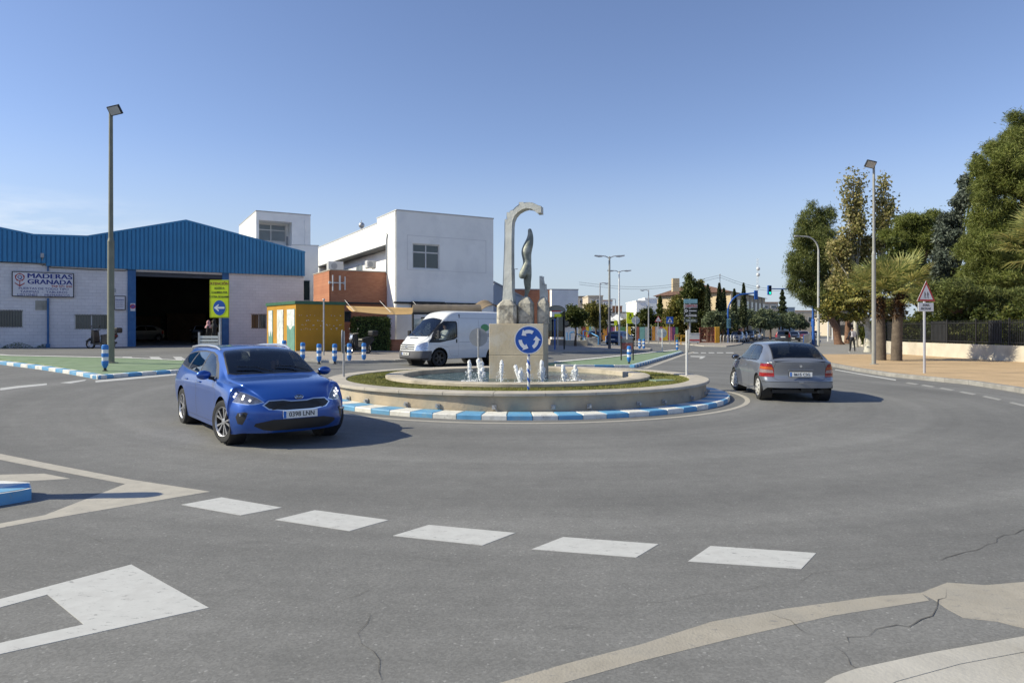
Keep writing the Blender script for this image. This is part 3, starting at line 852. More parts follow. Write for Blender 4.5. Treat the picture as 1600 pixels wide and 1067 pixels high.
def mirror(parent, x, y, z, side, m, s=1.0, name='mirror'):
    b = MB(); b.ball((x, y+side*.13*s, z), .12*s, 14, 8, 0, (.55, .95, .62)); b.tube([(x+.03, y-side*.02, z-.06), (x+.01, y+side*.06*s, z-.045)], [.03, .025], 8, True, 1)
    o = b.build(name, [m, M_trim], parent)
    q = MB(); q.ball((x-.045*s, y+side*.13*s, z), .1*s, 12, 6, 0, (.12, .9, .58)); q.build('mirror_glass', M_chrome, o)
    return o
def handle(parent, x, y, z, m):
    b = MB(); b.box((x, y, z), (.17, .022, .026)); return b.build('handle', m, parent, bev=.008)
def plate(parent, x, z, txt, face, m=M_plate, w=.52, h=.11, tilt=0):
    """number plate; face +1 looks forward, -1 backward"""
    b = MB(); b.box((0, 0, 0), (.012, w, h)); 
    o = b.build('number_plate', m, parent, (x, 0, z), bev=.003); o.rotation_euler = (0, tilt, 0)
    q = MB(); q.box((face*.007, -face*(w/2-.026)*-1 if False else face*-(w/2-.024)*1, 0), (.004, .042, h-.01)); 
    q.build('country_band', mat('plate_blue', (.03,.16,.55), .5, var=.03), o)
    t = text(txt, .098, (face*.0085, face*.02, -.002), (R(90), 0, R(90)*face), M_black, o, ext=.0015, sx=.92, bold=.0006)
    return o
def band_side(face): return 1

M_skin = mat('skin', (.42,.25,.17), .6, var=.08, vs=10)
M_hair = mat('dark_hair', (.02,.015,.012), .7, var=.2, vs=20)
def skinmesh(name, verts, edges, radii, mats, parent=None, sub=2, root=0, matfn=None):
    """one continuous surface grown round a skeleton"""
    me = bpy.data.meshes.new(name); me.from_pydata([tuple(v) for v in verts], edges, []); me.update()
    o = bpy.data.objects.new(name, me); C.objects.link(o)
    md = o.modifiers.new('skin', 'SKIN'); md.use_smooth_shade = True; md.branch_smoothing = .4
    for i, r in enumerate(radii):
        sv = me.skin_vertices[0].data[i]; sv.radius = r if hasattr(r, '__len__') else (r, r); sv.use_root = (i == root)
    s_ = o.modifiers.new('sub', 'SUBSURF'); s_.levels = sub; s_.render_levels = sub
    dg = bpy.context.evaluated_depsgraph_get(); ev = o.evaluated_get(dg)
    nm = bpy.data.meshes.new_from_object(ev); bpy.data.objects.remove(o); bpy.data.meshes.remove(me)
    nm.name = name; nm.materials.clear()
    for m in mats: nm.materials.append(m)
    for p in nm.polygons:
        p.use_smooth = True
        if matfn: p.material_index = matfn(p.center)
    o = bpy.data.objects.new(name, nm); C.objects.link(o)
    if parent is not None: o.parent = parent
    return o
def head_parts(parent, c, hair_m, fwd=Vector((1,0,0)), s=1.0, name='hair'):
    """hair cap, nose and ears round a head centre"""
    up = Vector((0,0,1)); side = up.cross(fwd)
    rot = Matrix((fwd, side, up)).transposed()
    h = MB(); h.ball(c-fwd*.015*s+up*.03*s, .108*s, 14, 9, 0, (1.0, .86, .95), rot)
    return h.build(name, hair_m, parent)
def seated_driver(loc, rz, label, shirt, scale=1.0, group=None, tilt=0):
    """a driver behind the wheel: x forward, origin at the seat cushion"""
    t = thing('person', label, 'person', loc, rz, group)
    v = [(0,0,.12),(0,0,.3),(-.06,0,.52),(-.06,0,.60),(-.02,0,.72),(-.01,0,.82),
         (-.05,.2,.52),(.14,.24,.34),(.38,.12,.42),(-.05,-.2,.52),(.14,-.24,.34),(.38,-.12,.42),
         (.25,.1,.12),(.48,.13,.16),(.25,-.1,.12),(.48,-.13,.16),(.46,.11,.46),(.46,-.11,.46)]
    e = [(0,1),(1,2),(2,3),(3,4),(4,5),(2,6),(6,7),(7,8),(2,9),(9,10),(10,11),(0,12),(12,13),(0,14),(14,15),(8,16),(11,17)]
    r = [(.14,.17),(.13,.16),(.10,.13),(.055,.055),(.085,.075),(.07,.065),.06,.045,.033,.06,.045,.033,.09,.07,.09,.07,.035,.035]
    def mf(c):
        if c.z > .61: return 1
        if c.x > .36 and c.z > .3: return 1
        return 0
    skinmesh('body', v, e, r, [shirt, M_skin], t, 2, 0, mf)
    head_parts(t, Vector((-.02, 0, .80)), M_hair)
    f = MB(); f.ball((.07,0,.755), .018, 8, 6, 0, (1,.7,1.2)); f.build('nose', M_skin, t)
    return t
# ------- blue estate car (front right three quarters in view)
def blue_estate():
    root = thing('car', 'bright blue estate car with silver roof rails and number plate 0398 LNN, rounding the fountain', 'car')
    S = dict(x=[-2.36,-2.25,-2.0,-1.6,-1.325,-.6,0,.25,.35,.6,.9,1.02,1.12,1.3,1.5,1.8,2.0,2.1,2.17,2.205],
        zb=[.38,.34,.27,.22,.20,.19,.19,.19,.19,.19,.19,.19,.19,.19,.18,.18,.17,.17,.18,.20],
        wl=[.72,.76,.80,.84,.85,.86,.86,.86,.86,.86,.86,.86,.86,.86,.86,.85,.84,.82,.78,.74],
        wm=[.78,.83,.875,.895,.90,.895,.89,.89,.89,.89,.895,.90,.90,.905,.905,.895,.88,.86,.83,.79],
        zs=[.95,.965,.97,.965,.955,.935,.925,.92,.918,.91,.905,.90,.895,.885,.87,.835,.79,.755,.71,.655],
        ws=[.70,.77,.81,.835,.845,.855,.86,.86,.86,.86,.86,.858,.855,.845,.83,.80,.76,.72,.67,.60],
        zt=[1.28,1.325,1.36,1.385,1.395,1.405,1.39,1.355,1.335,1.225,1.07,1.0,.965,.945,.925,.88,.83,.795,.75,.69],
        wt=[.52,.56,.59,.61,.62,.635,.64,.64,.645,.675,.72,.735,.745,.74,.72,.67,.61,.57,.53,.48],
        nx=62, crown=.045, rr=.06, ledge=.03, bulge=.015, crease=.012, crease_z=.80, W=.9,
        front_from=1.60, rear_from=-1.7, fz=[.18,.26,.40,.52,.60,.68,.74,.80], fx=[-.09,-.03,.0,-.005,-.03,-.06,-.10,-.15], fplan=.46, fpow=2.7,
        rz=[.3,.5,.8,.95,1.1,1.25,1.35,1.42], rx=[.03,.0,.02,.05,.12,.22,.30,.34], rplan=.16, rpow=3.0)
    bm = shell(S)
    side = lambda f: abs(f.normal.y) > .25 and abs(f.calc_center_median().y) > .5
    anyf = lambda f: True
    low = lambda f: abs(f.normal.y) > .2 and f.calc_center_median().z < .8 and abs(f.calc_center_median().y) > .45
    # wheel arches
    for ax in (-1.325, 1.325): cut(bm, circ(ax, .335, .375), 's', low, 9)
    gh = lambda f: f.calc_center_median().z > .9 and abs(f.calc_center_median().y) > .5 and abs(f.normal.y) > .3
    black = [(.90,.935),(.74,1.02),(.5,1.16),(.2,1.29),(-.05,1.335),(-.6,1.35),(-1.2,1.335),(-1.65,1.285),(-2.0,1.20),(-2.1,1.14),(-2.02,1.07),(-1.6,1.035),(-1.1,1.0),(-.4,.97),(.3,.95)]
    cut(bm, black, 's', gh, 6)
    w1 = [(.70,.968),(.45,1.13),(.18,1.262),(-.02,1.305),(-.19,1.315),(-.22,.985)]
    w2 = [(-.30,.985),(-.27,1.32),(-.6,1.325),(-.98,1.315),(-1.14,1.022)]
    w3 = [(-1.22,1.028),(-1.06,1.312),(-1.4,1.295),(-1.72,1.25),(-1.99,1.17),(-2.0,1.095),(-1.6,1.06)]
    cut(bm, w1, 's', gh, 2); cut(bm, w2, 's', gh, 7); cut(bm, w3, 's', gh, 7)
    # windscreen
    ws_c = lambda f: f.normal.z > .3 and f.calc_center_median().z > .93
    cut(bm, [(1.03,.60),(.98,.705),(.65,.66),(.33,.605),(.235,.55),(.215,0),(.235,-.55),(.33,-.605),(.65,-.66),(.98,-.705),(1.03,-.60),(1.06,0)], 't', ws_c, 6)
    cut(bm, [(1.005,.58),(.96,.68),(.65,.637),(.34,.583),(.26,.53),(.24,0),(.26,-.53),(.34,-.583),(.65,-.637),(.96,-.68),(1.005,-.58),(1.035,0)], 't', ws_c, 3)
    # bonnet shut line and doors
    fr = lambda f: f.normal.x > .15 and f.calc_center_median().x > 1.6
    frs = lambda f: f.calc_center_median().x > 1.70 and f.normal.z < .93
    # doors (gap drawn as an outline)
    lowd = lambda f: abs(f.normal.y) > .25 and f.calc_center_median().z < 1.0 and abs(f.calc_center_median().y) > .6
    d1 = [(.93,.90),(.96,.6),(.86,.33),(.7,.27),(-.24,.27),(-.26,.97),(.3,.955)]
    d2 = [(-.285,.97),(-.265,.27),(-.86,.27),(-.98,.42),(-1.17,.68),(-1.2,.85),(-1.18,1.0),(-.8,.99)]
    cut(bm, inset(d1, -.007), 's', lambda f: lowd(f), lambda m: 5 if m == 0 else m)
    cut(bm, inset(d2, -.007), 's', lambda f: lowd(f), lambda m: 5 if m in (0,) else m)
    cut(bm, d1, 's', lowd, lambda m: 8 if m in (0, 5) else m); cut(bm, d2, 's', lowd, lambda m: 10 if m in (0, 5) else m)
    # head lamps
    for s_ in (1, -1):
        hl = [(s_*.50,.655),(s_*.56,.71),(s_*.66,.765),(s_*.78,.81),(s_*.90,.85),(s_*.93,.82),(s_*.93,.72),(s_*.84,.655),(s_*.70,.63),(s_*.60,.63)]
        cut(bm, inset(hl, -.010), 'f', frs, 11); cut(bm, hl, 'f', frs, 4)
        fog = [(s_*.69,.50),(s_*.72,.515),(s_*.80,.50),(s_*.82,.44),(s_*.80,.34),(s_*.75,.33),(s_*.72,.40)]
        cut(bm, fog, 'f', fr, 6)
    gr = [(-.49,.61),(-.42,.665),(-.23,.672),(-.12,.652),(.12,.652),(.23,.672),(.42,.665),(.49,.61),(.43,.56),(.20,.535),(-.20,.535),(-.43,.56)]
    cut(bm, inset(gr, -.016), 'f', fr, 11); cut(bm, gr, 'f', fr, 6)
    cut(bm, [(-.50,.25),(-.62,.31),(-.60,.35),(-.38,.40),(.38,.40),(.60,.35),(.62,.31),(.50,.25),(.4,.235),(-.4,.235)], 'f', fr, 6)
    # rear window and tail lamps
    rrc = lambda f: f.normal.x < -.2 and f.calc_center_median().x < -1.9
    cut(bm, [(-.60,1.05),(-.52,1.33),(.52,1.33),(.60,1.05)], 'f', rrc, 7)
    for s_ in (1, -1): cut(bm, [(s_*.62,.83),(s_*.64,1.0),(s_*.95,1.02),(s_*.95,.84)], 'f', lambda f: f.calc_center_median().x < -2.05, 12)
    blue = carpaint('blue_car_paint', (.013,.080,.36), .45, .30)
    for f in list(bm.faces):
        if f.material_index == 9: bm.faces.remove(f)
    cl = {0: ('body', blue, False), 5: ('body', M_trim, False), 6: ('body', M_trim, False), 11: ('body', M_chrome, False),
          2: ('side_window', M_glass, True), 7: ('side_window', M_glassdark, True), 3: ('windscreen', M_glass, True), 4: ('headlight', M_lamphouse, True),
          8: ('door', blue, True), 10: ('door', blue, True), 12: ('tail_light', M_tail, True)}
    from mathutils.bvhtree import BVHTree
    bvh = BVHTree.FromBMesh(bm)
    def front_x(y, z):
        h = bvh.ray_cast(Vector((5, y, z)), Vector((-1, 0, 0)))
        return h[0].x if h[0] else None
    made = split_shell(bm, cl, root)
    # arches, floor
    for ax in (-1.325, 1.325):
        for s_ in (1, -1):
            b = MB(); M = Matrix.Translation((ax, s_*.86, .335))@Matrix.Rotation(R(90)*s_, 4, 'X')
            b.lathe([(.375, .0), (.378, .25), (.05, .26)], 28, M); b.build('wheel_arch', M_trim, root)
    fl = MB(); fl.box2(-2.15, 1.95, -.62, .62, .22, .30); fl.box2(-.9, .9, -.8, .8, .2, .28); fl.build('underbody', M_trim, root)
    for s_ in (1, -1):
        wheel(root, (-1.325, s_*.785, .325), .325, .215, s_, 'spokes')
        wheel(root, (1.325, s_*.785, .325), .325, .215, s_, 'spokes', steer=R(13))
        mirror(root, .70, s_*.86, 1.0, s_, blue)
        for x in (-.1, -1.02):
            dd = [o for o in made['door']]
            # handle rides on its door
            tgt = min(dd, key=lambda o: abs(np.mean([v.co.x for v in o.data.vertices])-(x+.3))+(0 if np.mean([v.co.y for v in o.data.vertices])*s_ > 0 else 9))
            handle(tgt, x+.02, s_*.885, .845, blue)
        # roof rail
        b = MB(); b.tube([(-2.0, s_*.555, 1.345), (-1.88, s_*.565, 1.385), (-1.3, s_*.58, 1.42), (-.6, s_*.59, 1.432), (-.1, s_*.59, 1.418), (.12, s_*.585, 1.375)], [.014,.022,.024,.024,.022,.012], 8); b.build('roof_rail', M_galvb, root)
        # lit lenses and the daytime lamp set in each lamp unit
        lo = min(made['headlight'], key=lambda o: -s_*np.mean([v.co.y for v in o.data.vertices]))
        for (a, z) in ((.645,.675),(.72,.695),(.80,.725),(.70,.735),(.775,.765)):
            x_ = front_x(s_*a, z)
            if x_: q = MB(); q.ball((x_-.002, s_*a, z), .019, 10, 7); q.build('lens', M_led, lo)
        x_ = front_x(s_*.75, .478) or 1.9
        b = MB(); b.box((x_+.004, s_*.75, .478), (.02, .13, .045), rz=-s_*.6); b.build('fog_light', M_lamplit, root, bev=.01)
        # window bright line
    bd = MB(); M = Matrix.Translation((2.152, 0, .715))@Matrix.Rotation(R(72), 4, 'Y')@Matrix.Diagonal((.5,1,1,1))
    bd.lathe([(.066,0),(.066,.006),(.058,.008)], 24, M, 0); bd.lathe([(.058,.006),(0,.0075)], 24, M, 1)
    em = bd.build('badge', [M_chrome, M_trim], root)
    text('KIA', .045, (2.163, 0, .716), (R(72), 0, R(90)), M_chrome, em, ext=.001, sx=1.3, bold=.001)
    plate(root, 2.222, .468, '0398 LNN', 1)
    # grille mesh
    q = MB()
    for k in range(9): q.box((2.155-.10*abs(k-4)/4*.6, (k-4)*.10, .60), (.02, .006, .09), mi=0)
    for k in range(4): q.box((2.165, 0, .555+k*.028), (.008, .8-.05*k, .006), mi=0)
    q.build('grille', M_trim, root)
    # wipers, steering wheel, dash, cabin
    for s_, y0 in ((1,.58),(1,-.02)):
        w_ = MB(); w_.tube([(1.06, y0, 1.035), (.93, y0-.25, 1.11), (.90, y0-.52, 1.125)], .009, 6); w_.build('wiper', M_trim, root)
    d = MB(); d.box((.72, 0, .90), (.5, 1.45, .2)); d.box((.62, 0, .75), (.4, 1.4, .3)); d.build('dashboard', M_cabin, root, bev=.05)
    sw = MB(); M = Matrix.Translation((.42, .37, .93))@Matrix.Rotation(R(-65), 4, 'Y')
    sw.lathe([(.185+.016*math.cos(a), .016*math.sin(a)) for a in np.linspace(0, 2*PI, 9)[:-1]], 28, M, 0, closed=True); sw.cyl(M@Vector((-.18,0,0)), M@Vector((.18,0,0)), .018); sw.lathe([(.06,-.01),(.06,.02),(0,.03)], 16, M)
    sw.build('steering_wheel', M_trim, root)
    seats(root, .05, -.85, .22)
    m_ = MB(); m_.box((.42, 0, 1.31), (.03, .24, .06)); m_.build('rear_mirror', M_trim, root, bev=.015)
    return root
M_galvb = mat('brushed_rail', (.62,.62,.62), .3, .8, var=.05)
bc = blue_estate()
# right front wheel meets the road at (349,693), right rear at (288,663)
def seat_car(root, pf, pr, xa_f, xa_r, ycon, side):
    """place a car so that its wheels on one side stand on two ground points"""
    pf, pr = Vector(pf), Vector(pr); d = Vector((pf.x-pr.x, pf.y-pr.y)); ang = math.atan2(d.y, d.x); d.normalize()
    n = Vector((-d.y, d.x))
    mid = Vector(((pf.x+pr.x)/2, (pf.y+pr.y)/2)); xm = (xa_f+xa_r)/2
    o = mid-d*xm-n*ycon*side
    root.location = (o.x, o.y, g(o.x, o.y)+.008); root.rotation_euler = (0, 0, ang)
    return ang
ang_b = seat_car(bc, G(345,692), G(289,662), 1.325, -1.325, .86, -1)
def in_car(root, x, y, z):
    return root.matrix_basis@Vector((x, y, z))
drv = seated_driver(in_car(bc, -.02, .37, .40), ang_b, 'driver in dark clothing at the wheel of the blue estate car', mat('dark_jacket', (.03,.03,.035), .8, var=.2))

# ------- grey three door hatchback seen from behind
GREY_S = {}
def grey_hatch():
    root = thing('car', 'metallic grey three-door hatchback with number plate 0615 CSG, seen from behind beside the fountain', 'car')
    S = dict(x=[-1.98,-1.93,-1.85,-1.72,-1.55,-1.30,-1.0,-.75,-.3,.1,.35,.6,.9,1.05,1.2,1.5,1.8,1.98,2.08,2.13],
        zb=[.34,.31,.27,.23,.21,.20,.20,.20,.20,.20,.20,.20,.20,.20,.20,.20,.20,.21,.22,.25],
        wl=[.74,.76,.78,.80,.81,.81,.81,.81,.81,.81,.81,.81,.81,.81,.81,.81,.80,.78,.75,.70],
        wm=[.80,.82,.835,.845,.855,.86,.855,.85,.85,.85,.85,.85,.855,.86,.86,.855,.84,.82,.79,.74],
        zs=[.925,.94,.95,.955,.955,.955,.945,.94,.93,.925,.92,.915,.91,.905,.895,.86,.80,.74,.69,.62],
        ws=[.72,.75,.775,.795,.81,.815,.82,.825,.825,.825,.825,.825,.825,.82,.815,.80,.76,.71,.66,.58],
        zt=[.945,.965,1.0,1.09,1.20,1.31,1.38,1.395,1.40,1.395,1.36,1.25,1.08,1.0,.975,.935,.87,.81,.75,.67],
        wt=[.66,.68,.66,.635,.615,.60,.595,.60,.605,.605,.61,.64,.69,.71,.72,.70,.65,.58,.53,.46],
        nx=62, crown=.04, rr=.07, ledge=.03, bulge=.02, crease=.006, crease_z=.62, W=.855,
        front_from=1.5, rear_from=-1.4, fz=[.2,.3,.5,.65,.8], fx=[-.05,0,.0,-.03,-.09], fplan=.36, fpow=2.6,
        rz=[.25,.34,.52,.56,.62,.8,.93,1.0,1.4], rx=[.03,-.01,-.015,.02,.035,.02,.0,.0,.0], rplan=.20, rpow=2.8)
    GREY_S.update(S)
    bm = shell(S)
    low = lambda f: abs(f.normal.y) > .2 and f.calc_center_median().z < .85 and abs(f.calc_center_median().y) > .45
    for ax in (-1.303, 1.303): cut(bm, circ(ax, .31, .355), 's', low, 9)
    gh = lambda f: f.calc_center_median().z > .9 and abs(f.calc_center_median().y) > .45 and abs(f.normal.y) > .3
    w1 = [(.78,.965),(.55,1.12),(.28,1.27),(.05,1.32),(-.30,1.33),(-.34,.975)]
    w2 = [(-.42,.98),(-.37,1.328),(-.7,1.318),(-.95,1.27),(-1.12,1.16),(-1.18,1.02),(-1.12,.99)]
    for w_, k in ((w1, 2), (w2, 2)):
        cut(bm, inset(w_, -.028), 's', gh, 6); cut(bm, w_, 's', gh, k)
    wsc = lambda f: f.normal.z > .3 and f.calc_center_median().z > .97 and f.calc_center_median().x > 0
    cut(bm, [(1.03,.60),(.98,.66),(.65,.60),(.42,.55),(.36,.5),(.34,0),(.36,-.5),(.42,-.55),(.65,-.60),(.98,-.66),(1.03,-.60),(1.06,0)], 't', wsc, 3)
    rwc = lambda f: f.normal.z > .2 and f.calc_center_median().z > .985 and f.calc_center_median().x < -.7
    rw = [(-1.775,.59),(-1.6,.575),(-1.3,.548),(-1.12,.53),(-1.065,.48),(-1.05,0),(-1.065,-.48),(-1.12,-.53),(-1.3,-.548),(-1.6,-.575),(-1.775,-.59),(-1.80,0)]
    cut(bm, rw, 't', rwc, 6)
    cut(bm, inset(rw, .022), 't', rwc, 7)
    rrc = lambda f: f.normal.x < -.25 and f.calc_center_median().x < -1.55
    rrs = lambda f: f.calc_center_median().x < -1.52 and f.normal.z < .9
    # tailgate outline and lamps
    tg = [(-.62,.585),(-.60,.80),(-.56,.93),(.56,.93),(.60,.80),(.62,.585),(.50,.52),(-.50,.52)]
    cut(bm, inset(tg, -.006), 'f', rrc, 5); cut(bm, tg, 'f', rrc, 10)
    for s_ in (1, -1):
        tl = [(s_*.585,.60),(s_*.60,.78),(s_*.64,.885),(s_*.70,.915),(s_*.90,.90),(s_*.90,.60)]
        cut(bm, inset(tl, -.006), 'f', rrs, 5); cut(bm, tl, 'f', rrs, 12)
        cut(bm, [(s_*.60,.69),(s_*.62,.76),(s_*.90,.78),(s_*.90,.69)], 'f', lambda f: rrs(f) and f.material_index == 12, 14)
        cut(bm, [(s_*.61,.775),(s_*.64,.83),(s_*.90,.85),(s_*.90,.79)], 'f', lambda f: rrs(f) and f.material_index == 12, 13)
    cut(bm, [(-.84,.475),(-.84,.487),(.84,.487),(.84,.475)], 'f', lambda f: f.calc_center_median().x < -1.70, lambda m: 5 if m == 0 else m)
    cut(bm, [(-.27,.60),(-.27,.735),(.27,.735),(.27,.60)], 'f', rrc, 15)
    # doors
    lowd = lambda f: abs(f.normal.y) > .25 and f.calc_center_median().z < .985 and abs(f.calc_center_median().y) > .6
    d1 = [(.93,.90),(.95,.6),(.86,.33),(.7,.27),(-.36,.27),(-.40,.6),(-.39,.985),(.3,.96)]
    cut(bm, inset(d1, -.007), 's', lowd, lambda m: 5 if m == 0 else m); cut(bm, d1, 's', lowd, lambda m: 8 if m in (0, 5) else m)
    fr = lambda f: f.calc_center_median().x > 1.6
    for s_ in (1, -1): cut(bm, [(s_*.42,.58),(s_*.45,.68),(s_*.8,.76),(s_*.8,.6)], 'f', lambda f: f.calc_center_median().x > 1.62 and f.normal.z < .9, 4)
    cut(bm, [(-.35,.55),(-.36,.64),(.36,.64),(.35,.55)], 'f', lambda f: fr(f) and f.normal.x > .3, 6)
    for f in list(bm.faces):
        if f.material_index == 9: bm.faces.remove(f)
    grey = carpaint('grey_car_paint', (.225,.24,.275), .5, .30)
    cl = {0: ('body', grey, False), 5: ('body', M_trim, False), 6: ('body', M_trim, False), 15: ('body', M_greydark, False), 2: ('side_window', M_glass, True), 3: ('windscreen', M_glass, True),
          7: ('rear_window', M_glass, True), 4: ('headlight', M_lamplit, True), 8: ('door', grey, True), 10: ('tailgate', grey, True),
          12: ('tail_light', M_tail, True), 13: ('indicator_light', M_amber, True), 14: ('reverse_light', M_clear, True)}
    made = split_shell(bm, cl, root)
    for ax in (-1.303, 1.303):
        for s_ in (1, -1):
            b = MB(); M = Matrix.Translation((ax, s_*.81, .31))@Matrix.Rotation(R(90)*s_, 4, 'X')
            b.lathe([(.355, .0), (.358, .25), (.05, .26)], 28, M); b.build('wheel_arch', M_trim, root)
            # arch lip
            q = MB(); q.tube([(ax+.362*math.cos(a), s_*(.825 if ax > 0 else .822), .31+.362*math.sin(a)) for a in np.linspace(.0, PI, 20)], .022, 8); q.build('arch_lip', grey, root)
    fl = MB(); fl.box2(-1.75, 1.85, -.6, .6, .20, .28); fl.box2(-.85, .85, -.76, .76, .2, .27); fl.box2(-1.84, -1.6, -.35, -.05, .26, .36); fl.build('underbody', M_trim, root)
    ex = MB(); ex.tube([(-1.6,-.4,.27),(-1.93,-.42,.25)], .028, 10); ex.build('exhaust_pipe', M_rimdark, root)
    for s_ in (1, -1):
        wheel(root, (-1.303, s_*.742, .312), .312, .2, s_, 'cap')
        wheel(root, (1.303, s_*.742, .312), .312, .2, s_, 'cap', steer=R(16))
        mirror(root, .72, s_*.81, .98, s_, M_trim, .95)
        tgt = [o for o in made['door'] if np.mean([v.co.y for v in o.data.vertices])*s_ > 0][0]
        handle(tgt, -.18, s_*.85, .80, grey)
    tgate = made['tailgate'][0]
    b = MB(); b.box((-1.995, 0, .775), (.03, .58, .028)); b.build('handle_bar', grey, tgate, bev=.01)
    b = MB(); M = Matrix.Translation((-1.985, 0, .862))@Matrix.Rotation(R(-90), 4, 'Y'); b.lathe([(.032,0),(.032,.012),(.024,.012),(.024,.004),(0,.004)], 20, M); b.box((-1.998,0,.862), (.008,.06,.007)); b.build('badge', M_chrome, tgate)
    b = MB(); b.box((-2.02, 0, .475), (.03, .11, .018)); b.build('bumper_catch', M_chrome, root, bev=.004)
    plate(root, -1.998, .665, '0615 CSG', -1)
    b = MB(); b.box2(-1.93,-1.80,-.60,.60,.975,.99); b.build('spoiler', grey, root, bev=.006)
    b = MB(); b.tube([(-.95,0,1.41),(-1.0,0,1.44),(-1.25,0,1.52)], .006, 6); b.build('antenna', M_trim, root)
    d = MB(); d.box((.75, 0, .88), (.5, 1.4, .2)); d.build('dashboard', M_cabin, root, bev=.05)
    seats(root, .12, -.62, .20, n_rear=2)
    w_ = MB(); w_.tube([(-1.80, 0, .995), (-1.79, .2, 1.005), (-1.77,.42,1.015)], .008, 6); w_.build('wiper', M_trim, root)
    return root
M_greydark = mat('plate_recess', (.10,.11,.14), .5, .3, var=.1)
M_clear = mat('clear_lamp', (.40,.30,.30), .15, .4, var=.2, vs=30, coat=.5)
gc = grey_hatch()
a_g = R(90-6.0)
# left rear wheel stands at (1183,625)
_p = G(1186,624); _d = Vector((math.cos(a_g), math.sin(a_g))); _n = Vector((-_d.y, _d.x))
_o = Vector((_p.x, _p.y))+_d*1.303-_n*.80
gc.location = (_o.x, _o.y, g(_o.x, _o.y)+.008); gc.rotation_euler = (0, 0, a_g)
seated_driver(in_car(gc, .02, .36, .38), a_g, 'driver at the wheel of the metallic grey hatchback', mat('driver_shirt', (.05,.05,.07), .8, var=.2))
